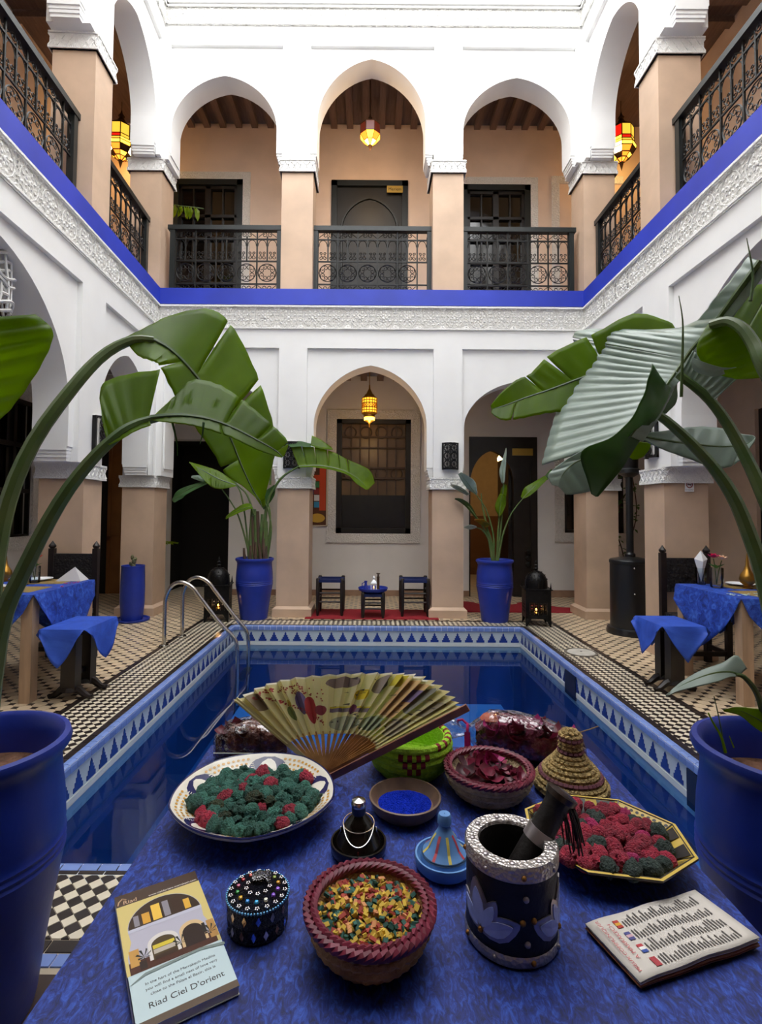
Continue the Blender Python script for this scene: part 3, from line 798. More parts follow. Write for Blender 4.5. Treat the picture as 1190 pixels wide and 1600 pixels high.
def leaf(parent, st, m_=LEAF, splitL=(), splitR=(), name='leaf', rib=.008, pleat=.006, n=40, npl=16, sides='LR', gap=.03, curl=0):
    """st: rows (mid px,py, left px,py, right px,py, Ymid, Yleft, Yright) -> blade with pleats, splits, midrib"""
    mid = catmull([at(s[0], s[1], s[6]) for s in st], n)
    lef = catmull([at(s[2], s[3], s[7]) for s in st], n)
    rig = catmull([at(s[4], s[5], s[8]) for s in st], n)
    mb = MB(); W_ = 8
    def side(E, splits, sg):
        cuts = [0] + [max(1, min(n-2, int(round(t*(n-1))))) for t in splits] + [n-1]
        for a, b in zip(cuts[:-1], cuts[1:]):
            P = []
            for k in range(a, b+1):
                row = []
                for w in range(W_+1):
                    u = w/W_
                    kk = k
                    M0, E0 = mid[k], E[k]
                    if len(cuts) > 2 and b > a:        # pull the torn edges apart towards the margin
                        if k == b and b != n-1: E0 = E[k].lerp(E[max(k-1, 0)], gap*10*u)
                        if k == a and a != 0: E0 = E[k].lerp(E[min(k+1, n-1)], gap*10*u)
                    p = M0.lerp(E0, u)
                    nr = (E0-M0).cross(mid[min(k+1, n-1)]-mid[max(k-1, 0)])
                    if nr.length > 1e-9: nr.normalize()
                    ln = (E0-M0).length
                    p = p + nr*sg*((2*abs(math.sin(k/(n-1)*npl*PI))-1.2)*pleat*min(1, u*3)*min(1, ln/.12)*(1-.5*u*u) + curl*ln*math.sin(PI*u))
                    row.append(p)
                P.append(row)
            if len(P) > 1: mb.grid(P)
    if 'L' in sides: side(lef, splitL, 1)
    if 'R' in sides: side(rig, splitR, -1)
    o = mb.build(name, m_, parent, ang=60)
    md = o.modifiers.new('thick', 'SOLIDIFY'); md.thickness = .0025; md.offset = 0
    if rib:
        r = MB(); r.tube(mid, [rib*(1-.8*k/(n-1)) for k in range(n)], 6); r.build('midrib', STEM, o)
    return o
def stalk(parent, pts, r0, r1, m_=STEM, name='stalk', n=24):
    P = catmull([at(*p) for p in pts], n); mb = MB(); mb.tube(P, [r0+(r1-r0)*k/(n-1) for k in range(n)], 8)
    return mb.build(name, m_, parent)
def inv(o, root): o.matrix_parent_inverse = Matrix.Translation(-root.location); return o
POTP = [(.70, 0), (.73, .04), (.80, .22), (.90, .42), (.965, .54), (.985, .57), (.965, .58), (.985, .595), (.965, .607), (.985, .622), (.965, .634), (.975, .66), (.96, .76), (.925, .86), (.915, .91), (.94, .94), (1.0, .955), (1.02, .975), (1.0, .995), (.94, 1.0), (.89, .985), (.86, .93), (.84, .84)]
def pot(parent, r, h, m_=BPOT, soil=True):
    mb = MB(); mb.lathe([(a*r, b*h) for a, b in POTP], 48, cap=False); mb.lathe([(.001, 0), (.70*r, 0)], 48, cap=False)
    o = mb.build('pot', m_, parent)
    if soil:
        P = []; rr = random.Random(3)
        for k in range(9):
            P.append([(.845*r*k/8*math.cos(2*PI*i/32)+1e-5*i, .845*r*k/8*math.sin(2*PI*i/32), .84*h+(rr.uniform(-.012, .012) if 0 < k < 8 else 0)) for i in range(32)])
        s = MB().grid(P, cv=True).build('soil', SOIL, parent)
    return o
class Plant:
    def __init__(s, name, label, loc, r, h, **k):
        s.root = thing(name, label, 'potted plant', loc, group=None); pot(s.root, r, h, **k)
    def leaf(s, *a, **k): o = leaf(s.root, *a, **k); inv(o, s.root); return o
    def stalk(s, *a, **k): o = stalk(s.root, *a, **k); inv(o, s.root); return o

# big pot front left, two arching leaves and the blade at the picture edge
p = Plant('potted_strelitzia', 'large blue pot at the left front, giant leaves arching over the pool', (-1.145, 1.55, 0), .25, .775)
p.stalk([(-34, 1190, 1.55), (-15, 950, 1.55), (8, 800, 1.58), (50, 695, 1.62), (110, 610, 1.68), (160, 556, 1.75), (205, 532, 1.8), (240, 532, 1.83)], .028, .014)
p.stalk([(-26, 1190, 1.5), (0, 985, 1.5), (38, 890, 1.5), (90, 790, 1.5), (140, 722, 1.52), (185, 679, 1.55), (215, 662, 1.58), (250, 652, 1.6)], .027, .012)
p.leaf([(200, 533, 196, 527, 198, 536, 1.8, 1.8, 1.8), (226, 528, 225, 513, 216, 556, 1.82, 1.85, 1.78), (256, 540, 272, 491, 236, 563, 1.84, 1.95, 1.76), (285, 564, 332, 484, 250, 572, 1.87, 2.0, 1.77), (315, 600, 368, 518, 270, 612, 1.9, 2.05, 1.8), (342, 645, 398, 578, 300, 660, 1.92, 2.06, 1.82), (362, 690, 420, 640, 332, 705, 1.94, 2.05, 1.86), (378, 730, 430, 690, 353, 742, 1.95, 2.02, 1.9), (396, 768, 424, 735, 380, 760, 1.95, 1.98, 1.93), (408, 785, 412, 782, 404, 782, 1.95, 1.95, 1.95)],
       splitL=(.42, .6), splitR=(.33, .75), rib=.011)
p.leaf([(168, 692, 160, 655, 170, 695, 1.54, 1.56, 1.52), (186, 679, 158, 604, 190, 686, 1.55, 1.62, 1.53), (206, 666, 195, 586, 210, 674, 1.57, 1.66, 1.55), (232, 655, 250, 578, 236, 664, 1.59, 1.66, 1.57)], rib=0, pleat=.004, npl=5, n=20)
p.leaf([(236, 653, 240, 650, 238, 657, 1.59, 1.6, 1.58), (262, 650, 272, 620, 264, 660, 1.6, 1.66, 1.58), (292, 650, 300, 594, 296, 664, 1.62, 1.72, 1.59), (325, 655, 343, 602, 328, 672, 1.64, 1.74, 1.61), (360, 667, 385, 630, 362, 684, 1.66, 1.74, 1.63), (400, 687, 425, 664, 400, 702, 1.68, 1.73, 1.66), (430, 704, 449, 690, 428, 712, 1.7, 1.72, 1.69), (441, 714, 444, 712, 440, 715, 1.7, 1.7, 1.7)],
       splitL=(.55, .72, .86), splitR=(.5,), rib=.010)
for (a, b, c) in (((268, 655), (276, 690), (277, 712)), ((318, 660), (316, 680), (312, 694))):
    p.stalk([(*a, 1.6), (*b, 1.6), (*c, 1.6)], .004, .001, LEAFD, 'torn_strip', 8)
p.leaf([(-100, 500, -110, 470, 55, 491, 1.42, 1.4, 1.5), (-95, 545, -120, 540, 82, 516, 1.42, 1.4, 1.5), (-85, 590, -120, 600, 74, 552, 1.42, 1.4, 1.5), (-70, 630, -100, 650, 42, 606, 1.42, 1.4, 1.48), (-50, 665, -70, 690, 8, 648, 1.42, 1.4, 1.45), (-40, 690, -45, 700, -20, 668, 1.42, 1.42, 1.42)], rib=.01, npl=8)
p.stalk([(-40, 1190, 1.5), (-60, 1000, 1.45), (-90, 760, 1.42), (-60, 660, 1.42)], .025, .012)
# dry sheath beside it
p.stalk([(-14, 1120, 1.62), (-8, 1060, 1.62), (2, 1010, 1.62), (4, 985, 1.62)], .014, .006, TRUNK, 'dry_sheath', 10)

# big pot front right
p = Plant('potted_strelitzia', 'large blue pot at the right front, ribbed grey green leaf hanging leftwards', (1.225, 1.55, 0), .25, .775)
p.stalk([(1232, 1190, 1.55), (1222, 1050, 1.55), (1193, 905, 1.56), (1171, 838, 1.58), (1147, 780, 1.6), (1117, 734, 1.62), (1078, 691, 1.65), (1039, 656, 1.68), (1016, 643, 1.7)], .026, .013)
p.stalk([(1240, 1190, 1.5), (1236, 980, 1.5), (1212, 830, 1.5), (1190, 769, 1.52), (1163, 711, 1.55), (1132, 656, 1.58), (1101, 618, 1.6), (1059, 585, 1.63)], .024, .012)
p.stalk([(1250, 1190, 1.45), (1256, 900, 1.42), (1230, 660, 1.4), (1192, 572, 1.42), (1178, 540, 1.45), (1159, 513, 1.48), (1136, 502, 1.52), (1110, 508, 1.56)], .024, .013)
# main hanging leaf: upper face with ribs on the left of the rib, folded flap on the right
p.leaf([(1188, 408, 1168, 402, 1192, 432, 1.45, 1.5, 1.45), (1150, 460, 1120, 462, 1158, 478, 1.5, 1.56, 1.5), (1112, 512, 1060, 512, 1122, 524, 1.6, 1.8, 1.58), (1082, 545, 908, 516, 1092, 556, 1.66, 2.16, 1.64), (1062, 573, 896, 545, 1072, 582, 1.68, 2.14, 1.66), (1048, 592, 885, 585, 1056, 602, 1.68, 2.08, 1.67), (1032, 615, 872, 632, 1046, 622, 1.67, 2.0, 1.68), (1012, 645, 858, 680, 1028, 655, 1.65, 1.92, 1.67), (985, 682, 846, 726, 1004, 690, 1.62, 1.84, 1.64)],
       LEAFSHEEN, splitL=(.44,), rib=.010, pleat=.0038, npl=24, n=121, gap=.06)
p.leaf([(1040, 600, 1019, 568, 1048, 606, 1.62, 1.58, 1.64), (1032, 618, 1013, 590, 1040, 628, 1.62, 1.56, 1.65), (1018, 642, 1004, 620, 1026, 652, 1.63, 1.57, 1.66), (1000, 668, 985, 655, 1008, 676, 1.64, 1.58, 1.66), (985, 690, 955, 683, 990, 702, 1.64, 1.6, 1.66), (966, 722, 908, 706, 974, 728, 1.65, 1.6, 1.66), (948, 750, 916, 745, 955, 752, 1.66, 1.62, 1.66), (930, 776, 924, 772, 934, 776, 1.66, 1.64, 1.66)], LEAFD, rib=0, pleat=.003, npl=6)
p.leaf([(960, 702, 952, 690, 962, 706, 1.7, 1.7, 1.7), (930, 712, 905, 706, 940, 740, 1.71, 1.72, 1.7), (900, 722, 868, 730, 925, 765, 1.72, 1.74, 1.71), (880, 740, 856, 744, 900, 772, 1.72, 1.74, 1.72), (872, 760, 862, 758, 884, 773, 1.72, 1.73, 1.72)], LEAFSHEEN, rib=.004, pleat=.004, npl=5)
p.leaf([(1056, 588, 1056, 582, 1050, 592, 1.68, 1.68, 1.7), (1048, 612, 1057, 604, 1035, 618, 1.69, 1.7, 1.72), (1040, 632, 1056, 628, 1022, 642, 1.7, 1.72, 1.72), (1030, 648, 1040, 646, 1020, 652, 1.7, 1.72, 1.72)], LEAFD, rib=0, pleat=.003, npl=4, n=16)
# leaf behind it pointing left
p.leaf([(1075, 545, 1050, 505, 1080, 580, 1.9, 1.95, 1.85), (1010, 560, 992, 490, 1010, 606, 1.95, 2.0, 1.9), (955, 575, 930, 520, 950, 630, 1.98, 2.02, 1.93), (905, 592, 862, 552, 900, 642, 2.0, 2.05, 1.95), (862, 608, 828, 584, 858, 645, 2.02, 2.06, 1.97), (820, 622, 806, 594, 812, 654, 2.03, 2.06, 1.99), (788, 634, 780, 616, 784, 656, 2.04, 2.05, 2.0), (768, 640, 766, 634, 767, 645, 2.04, 2.04, 2.03)],
       LEAF, splitL=(.3, .46, .62), splitR=(.78,), rib=.009)
# underside of the leaf at the right edge
p.leaf([(1120, 500, 1105, 508, 1135, 470, 1.56, 1.58, 1.6), (1148, 506, 1088, 541, 1178, 446, 1.54, 1.56, 1.62), (1172, 530, 1096, 566, 1215, 455, 1.52, 1.56, 1.62), (1186, 560, 1118, 584, 1230, 500, 1.5, 1.56, 1.6), (1196, 590, 1150, 592, 1225, 560, 1.48, 1.54, 1.56)], LEAF, rib=.012, pleat=.003, npl=8, splitR=(.4,))
# ribbed blade on the second stalk
p.leaf([(1062, 586, 1082, 548, 1054, 580, 1.63, 1.62, 1.64), (1080, 597, 1100, 560, 1078, 600, 1.62, 1.6, 1.63), (1098, 610, 1126, 582, 1096, 615, 1.6, 1.58, 1.62), (1116, 625, 1152, 591, 1118, 628, 1.58, 1.56, 1.6)], LEAFSHEEN, rib=.006, pleat=.006, npl=8, n=30)
p.leaf([(1080, 562, 1080, 558, 1078, 566, 1.55, 1.55, 1.55), (1090, 574, 1100, 566, 1086, 580, 1.54, 1.53, 1.55), (1108, 580, 1128, 574, 1112, 588, 1.53, 1.52, 1.54), (1130, 578, 1150, 574, 1132, 584, 1.52, 1.51, 1.53)], LEAFSHEEN, rib=0, pleat=.002, npl=5, n=16)
# long leaf below, in the same painted sheen
p.leaf([(993, 680, 993, 678, 994, 682, 1.75, 1.75, 1.75), (1035, 688, 1040, 673, 1030, 700, 1.74, 1.76, 1.72), (1080, 694, 1088, 667, 1068, 714, 1.72, 1.76, 1.7), (1130, 698, 1130, 670, 1122, 731, 1.7, 1.74, 1.67), (1165, 694, 1158, 678, 1152, 722, 1.68, 1.7, 1.66), (1180, 684, 1176, 680, 1178, 690, 1.66, 1.67, 1.65)], LEAFSHEEN, rib=.006, pleat=.004, npl=9, splitL=(.78,), splitR=(.75,))
p.leaf([(1000, 690, 984, 700, 1016, 692, 1.78, 1.78, 1.78), (998, 706, 982, 712, 1014, 702, 1.78, 1.78, 1.78), (994, 718, 988, 718, 1004, 714, 1.78, 1.78, 1.78)], LEAF, rib=0, n=10, npl=2)
# thin dried tips
for q in (((1064, 620, 1.6), (1066, 545, 1.6), (1066, 500, 1.6), (1060, 462, 1.6)), ((1172, 470, 1.45), (1176, 430, 1.45), (1166, 372, 1.45))): p.stalk(list(q), .005, .001, STEM, 'leaf_tip', 10)
# low young leaf and sprouts in the pot
p.stalk([(1200, 1160, 1.5), (1192, 1115, 1.47), (1180, 1080, 1.45), (1162, 1058, 1.44), (1148, 1054, 1.44)], .010, .005)
p.leaf([(1155, 1055, 1167, 1045, 1156, 1058, 1.44, 1.44, 1.44), (1140, 1050, 1150, 1024, 1140, 1058, 1.44, 1.46, 1.43), (1115, 1052, 1128, 1036, 1118, 1066, 1.44, 1.46, 1.42), (1085, 1062, 1092, 1049, 1088, 1073, 1.44, 1.46, 1.42), (1060, 1074, 1064, 1066, 1060, 1080, 1.44, 1.45, 1.43), (1040, 1087, 1041, 1085, 1041, 1088, 1.44, 1.44, 1.44)], LEAFSHEEN, rib=.004, pleat=.002, npl=3, n=24)
p.leaf([(1200, 1135, 1200, 1110, 1200, 1150, 1.45, 1.47, 1.44), (1180, 1122, 1175, 1107, 1178, 1136, 1.45, 1.47, 1.44), (1155, 1111, 1150, 1105, 1156, 1118, 1.45, 1.46, 1.44), (1130, 1110, 1130, 1109, 1131, 1112, 1.45, 1.45, 1.45)], LEAF, rib=.003, pleat=.001, npl=3, n=16)
p.stalk([(1133, 1176, 1.42), (1126, 1150, 1.42), (1114, 1130, 1.42), (1106, 1114, 1.42)], .004, .002, LEAF, 'sprout', 8)
p.stalk([(1128, 1150, 1.45), (1122, 1118, 1.45), (1115, 1088, 1.45)], .002, .001, STEM, 'sprout', 8)
p.stalk([(1146, 1168, 1.42), (1142, 1158, 1.42), (1139, 1150, 1.42)], .002, .001, LEAF, 'sprout', 8)

# back left pot
def Z4(x, y): return 250+.2941*x, 640+.2941*y
def rows(f, L, Y, dl=.06, dr=.06): return [(*f(*r[0:2]), *f(*r[2:4]), *f(*r[4:6]), Y, Y+dl, Y-dr) for r in L]
p = Plant('potted_strelitzia', 'tall blue pot by the ladder with a clump of banana-like leaves', (-1.545, 7.12, 0), .25, .81)
for i in range(7):
    x = 485+i*14; p.stalk([(*Z4(x+R.uniform(-6, 6), 800), 7.12+R.uniform(-.08, .08)), (*Z4(x-5, 690), 7.12), (*Z4(x+R.uniform(-12, 12), 520+R.uniform(0, 90)), 7.12)], .035, .018, TRUNK if i % 2 else STEM, 'stalk', 10)
for i in range(5):
    x = 450+i*28; p.stalk([(*Z4(x, 800), 7.0), (*Z4(x+R.uniform(-8, 8), 740+R.uniform(-40, 20)), 7.0)], .025, .012, TRUNK, 'dry_sheath', 6)
p.stalk([(*Z4(550, 780), 7.12), (*Z4(565, 520), 7.12), (*Z4(612, 410), 7.1), (*Z4(660, 350), 7.08), (*Z4(735, 303), 7.05)], .025, .012)
p.leaf(rows(Z4, [(735, 303, 690, 190, 738, 307), (800, 298, 780, 195, 800, 306), (860, 300, 850, 205, 860, 312), (930, 312, 925, 228, 930, 325), (1000, 335, 990, 262, 1000, 350), (1060, 375, 1110, 320, 1040, 392), (1105, 425, 1140, 390, 1092, 425)], 7.05), LEAF, splitL=(.12, .26, .42, .56, .68), rib=.012, n=44, pleat=.004, gap=.025)
p.leaf(rows(Z4, [(680, 186, 690, 172, 690, 200), (740, 182, 745, 168, 742, 196), (800, 192, 802, 182, 800, 200)], 7.12), LEAFD, rib=0, n=10)
p.leaf(rows(Z4, [(800, 190, 806, 138, 804, 192), (850, 200, 850, 158, 850, 206), (918, 212, 905, 196, 915, 214)], 7.12), LEAF, rib=0, n=12)
p.leaf(rows(Z4, [(405, 402, 398, 388, 400, 408), (320, 372, 318, 330, 312, 422), (240, 330, 235, 300, 250, 392), (155, 280, 154, 278, 158, 284)], 7.0), LEAF, rib=.012)
p.leaf(rows(Z4, [(258, 384, 250, 376, 256, 392), (160, 420, 110, 420, 150, 445), (85, 470, 68, 468, 120, 470), (70, 492, 66, 486, 78, 494)], 7.0), LEAFD, rib=.01, n=20)
p.leaf(rows(Z4, [(240, 380, 250, 372, 236, 388), (200, 362, 205, 350, 195, 374), (165, 358, 168, 352, 166, 362)], 7.1), LEAFSHEEN, rib=.006, n=14)
p.leaf(rows(Z4, [(490, 515, 480, 500, 492, 524), (440, 528, 450, 500, 435, 542), (390, 548, 410, 520, 395, 560), (346, 578, 350, 566, 350, 582)], 7.0), LEAF, rib=.008, n=20)
p.leaf(rows(Z4, [(400, 385, 380, 375, 418, 378), (395, 330, 360, 320, 432, 330), (392, 280, 372, 280, 418, 290), (392, 248, 388, 252, 398, 252)], 7.2), LEAFD, rib=.01, n=20)
p.leaf(rows(Z4, [(545, 520, 510, 470, 560, 510), (510, 440, 470, 420, 550, 440), (475, 390, 455, 380, 510, 395), (460, 355, 456, 356, 470, 360)], 7.05), LEAF, rib=.01, n=20)
p.leaf(rows(Z4, [(550, 530, 535, 500, 565, 515), (575, 470, 550, 450, 600, 470), (600, 420, 570, 425, 612, 430), (606, 400, 600, 404, 610, 404)], 7.15), LEAFD, rib=.01, n=20)
for q in (((478, 790), (440, 640), (400, 530), (325, 418)), ((470, 790), (455, 600), (430, 450), (400, 395)), ((570, 790), (590, 640), (575, 540), (560, 500)), ((560, 790), (580, 660), (585, 560), (575, 500)), ((500, 560), (460, 450), (405, 395), (365, 340)), ((585, 400), (590, 300), (605, 250), (612, 235))):
    p.stalk([(*Z4(*c), 7.08) for c in q], .014, .008, STEM, 'stalk', 14)
# back right pot
def Z7(x, y): return 720+.1874*x, 660+.1874*y
p = Plant('potted_strelitzia', 'tall blue pot before the open dark door with sparse upright leaves', (1.67, 7.07, 0), .245, .815)
for q in (((265, 1170), (272, 960), (210, 730), (130, 608)), ((300, 1170), (305, 960), (318, 800), (325, 760)), ((290, 1170), (330, 900), (345, 650), (355, 510)), ((305, 1170), (350, 930), (420, 760), (512, 638)), ((262, 1170), (225, 960), (150, 820), (60, 700)), ((270, 1170), (240, 1000), (180, 900), (120, 875)), ((280, 1170), (255, 1000), (215, 880), (190, 840)), ((272, 1170), (200, 800), (175, 680), (168, 590))):
    p.stalk([(*Z7(*c), 7.07) for c in q], .016, .006, STEM, 'stalk', 14)
p.leaf(rows(Z7, [(132, 608, 120, 600, 136, 590), (85, 545, 50, 550, 120, 500), (35, 480, 0, 480, 70, 455), (-15, 425, -25, 430, 0, 415)], 7.05), LEAFSHEEN, rib=.006, n=20)
p.leaf(rows(Z7, [(60, 600, 50, 610, 75, 600), (0, 560, -15, 575, 10, 545), (-60, 530, -75, 540, -50, 520), (-90, 520, -92, 522, -90, 518)], 7.1), LEAFSHEEN, rib=.005, n=14)
p.leaf(rows(Z7, [(130, 800, 125, 806, 134, 790), (70, 710, 50, 715, 80, 690), (0, 650, -10, 665, 10, 640), (-50, 635, -52, 640, -48, 630)], 7.12), LEAFD, rib=.005, n=16)
p.leaf(rows(Z7, [(352, 512, 340, 505, 362, 500), (345, 430, 318, 420, 368, 430), (358, 320, 338, 330, 376, 310), (376, 212, 374, 216, 380, 218)], 7.05), LEAFSHEEN, rib=.005, n=20)
p.leaf(rows(Z7, [(322, 785, 310, 775, 335, 775), (325, 710, 282, 700, 372, 690), (340, 620, 318, 605, 372, 620), (348, 600, 340, 598, 356, 598)], 7.02), LEAF, rib=.005, n=18)
p.leaf(rows(Z7, [(345, 690, 335, 680, 365, 680), (352, 600, 325, 600, 378, 600), (360, 540, 335, 550, 380, 545), (372, 515, 368, 518, 378, 520)], 7.08), LEAF, rib=.005, n=16)
p.leaf(rows(Z7, [(512, 638, 498, 620, 525, 635), (570, 575, 530, 545, 590, 600), (640, 510, 620, 490, 665, 530), (705, 450, 695, 445, 722, 470)], 7.05), LEAF, rib=.006, n=20)
p.leaf(rows(Z7, [(690, 490, 680, 480, 720, 480), (730, 430, 712, 430, 745, 430), (752, 390, 745, 392, 758, 392)], 7.05), LEAFD, rib=.004, n=12)
p.leaf(rows(Z7, [(240, 850, 236, 868, 236, 840), (180, 825, 190, 870, 180, 808), (110, 812, 112, 815, 112, 808)], 7.0), leaf_mat('yellowing_leaf', '#6b6a1c', '#b98a22', .3), rib=.004, n=14)
p.leaf(rows(Z7, [(130, 872, 128, 878, 128, 866), (75, 872, 75, 892, 80, 854), (24, 872, 24, 876, 24, 868)], 7.0), LEAFSHEEN, rib=.004, n=12)
# tall cylinder pot with a cactus, on a saucer
c = thing('cactus_pot', 'slim cylindrical blue pot with a small cactus on a saucer', 'potted plant', (-3.08, 6.9, 0))
MB().lathe([(.001, 0), (.19, 0), (.215, .012), (.22, .035), (.20, .035), (.19, .02), (.001, .02)], 32, cap=False).build('saucer', BPOT, c)
MB().lathe([(.001, .02), (.125, .02), (.135, .05), (.15, .25), (.15, .45), (.143, .70), (.146, .715), (.14, .72), (.128, .715), (.125, .66), (.001, .66)], 32, cap=False).build('pot', BPOT, c)
mb = MB()
for (x, y, z, r) in ((0, 0, .71, .04), (.01, 0, .77, .035), (-.015, .005, .82, .028), (.03, 0, .80, .022), (-.04, 0, .74, .02)): mb.ball((x, y, z), r, 10, 8, sc=(.8, .8, 1.2))
mb.build('cactus', mat('dull_cactus', '#6b6b4a', .8, var=.3, vscale=30, bump=1, bscale=80), c)
# small pot and fern tip behind the corner pillar
c = thing('small_blue_pot', 'small blue pot with a fern, half hidden by the left corner pillar', 'potted plant', (-3.50, 8.3, 0))
MB().lathe([(.001, 0), (.16, 0), (.10, .2), (.11, .45), (.17, .52), (.19, .60), (.19, .72), (.175, .72), (.16, .62), (.001, .6)], 28, cap=False).build('pot', BPOT, c)
for k in range(9):
    a = -.6+k*.35; L_ = .45
    P = [(L_*t*math.cos(a), L_*t*math.sin(a), .62+.75*t-.45*t*t) for t in (0, .25, .5, .75, 1)]
    mb = MB()
    for t in range(24):
        f = t/23; cpt = catmull(P, 24)[t]; w = .10*math.sin(PI*min(1, f+.05))
        for sg in (-1, 1): mb.add([cpt, cpt+Vector((-math.sin(a)*sg*w, math.cos(a)*sg*w, -.02))+Vector((math.cos(a)*.03, math.sin(a)*.03, 0)), cpt+Vector((math.cos(a)*.02, math.sin(a)*.02, .002))], [(0, 1, 2)])
    mb.build('frond', LEAF, c, smooth=False)
# leafy plant behind the heater
c = thing('climbing_plant', 'dark leafy climber behind the patio heater', 'plant', (3.75, 7.75, 0))
MB().lathe([(.001, 0), (.14, 0), (.18, .3), (.19, .32), (.17, .32), (.16, .28), (.001, .28)], 24, cap=False).build('pot', mat('brown_clay_pot', '#5b3a2b', .7), c)
lm = MB(); lm.add([(0, 0, 0), (.035, .022, .006), (.08, 0, 0), (.035, -.022, .006)], [(0, 1, 2), (0, 2, 3)])
lme = lm.mesh('leaf', LEAFD, smooth=False); rr = random.Random(5)
for s_ in range(4):
    x0, y0 = rr.uniform(-.08, .08), rr.uniform(-.08, .08)
    P = [(x0, y0, .28), (x0+rr.uniform(-.2, .1), y0, .9), (x0+rr.uniform(-.35, .2), y0, 1.5), (x0+rr.uniform(-.4, .2), y0, 2.1+rr.uniform(-.3, .3))]
    C = catmull(P, 30); MB().tube(C, .008, 5).build('branch', TRUNK, c)
    for k in range(34):
        q = C[rr.randrange(6, 30)]; ob('leaf', lme, c, q+Vector((rr.uniform(-.03, .03), rr.uniform(-.05, .05), 0)), (rr.uniform(-.6, .6), rr.uniform(-.2, .9), rr.uniform(0, 6.28)), rr.uniform(.8, 1.5))
# sprig at the upper left door
c = thing('balcony_plant', 'leafy sprig hanging in front of the upper left door', 'plant', (-3.15, 7.95, Z2))
MB().lathe([(.001, 0), (.12, 0), (.16, .3), (.001, .3)], 20).build('pot', BPOT, c)
P = [at(262, 330, 7.9)-Vector((-3.15, 7.95, Z2)), at(285, 322, 7.9)-Vector((-3.15, 7.95, Z2)), at(318, 326, 7.9)-Vector((-3.15, 7.95, Z2))]
C = catmull([(0, 0, .3), (-.02, -.02, .9), P[0]+Vector((0, 0, .05)), *P[1:]], 40); MB().tube(C, .006, 5).build('branch', STEM, c)
lb = MB(); lb.add([(0, 0, 0), (.06, .04, .01), (.15, .03, -.02), (.20, 0, -.04), (.15, -.03, -.02), (.06, -.04, .01), (.1, 0, 0)], [(0, 1, 6), (1, 2, 6), (2, 3, 6), (3, 4, 6), (4, 5, 6), (5, 0, 6)])
lbe = lb.mesh('leaf', LEAF, smooth=False)
for k in range(12): ob('leaf', lbe, c, C[24+k] if 24+k < 40 else C[-1], (rr.uniform(-.5, .5), PI/2+rr.uniform(-.5, .4), rr.uniform(-1, 1)), rr.uniform(.8, 1.1))

# ---------------------------------------------------------------- pool ladder
STEEL = mat('stainless_steel', '#c9c6c0', .18, metal=1)
lad = thing('pool_ladder', 'curved stainless steel pool ladder at the left edge', 'pool ladder', (-2.16, 5.85, 0))
for Y, x0, x1 in ((5.64, -2.17, -1.40), (6.06, -2.13, -1.38)):
    P = [(x0, Y, .0), (x0, Y, .40), (x0+.01, Y, .52), (x0+.07, Y, .64), (x0+.18, Y, .675), (x0+.29, Y, .62), (x0+.37, Y, .52), (x0+.56, Y, .28), (x1-.03, Y, .09), (x1, Y, 0), (x1+.01, Y, -.1), (x1+.01, Y, -.45), (x1-.01, Y, -.85)]
    mb = MB(); mb.tube(catmull(P, 70), .021, 10); inv(mb.build('rail', STEEL, lad), lad)
    inv(MB().lathe([(.05, 0), (.05, .01), (.03, .02)], 16, (x0, Y, .003)).build('flange', STEEL, lad), lad)
for z in (-.35, -.6): inv(MB().box(x1-.03, x1+.06, 5.64, 6.06, z-.012, z+.012).build('tread', STEEL, lad, smooth=False), lad)

# drain cover on the right border
dc = thing('drain_cover', 'round pale stone drain cover set in the right tile border', 'drain cover', (2.19, 5.5, .004))
MB().lathe([(.001, .012), (.12, .012), (.135, .006), (.14, 0)], 28, cap=False).build('lid', mat('pale_stone', '#b9b4aa', .7, var=.1, vscale=14), dc)
MB().lathe([(.14, 0), (.14, .006), (.165, .006), (.165, 0)], 28, cap=False).build('rim', mat('dark_cement', '#6e665c', .8), dc)
MB().lathe([(.012, .012), (.012, .014)], 10).build('grip_hole', TDARK, dc)

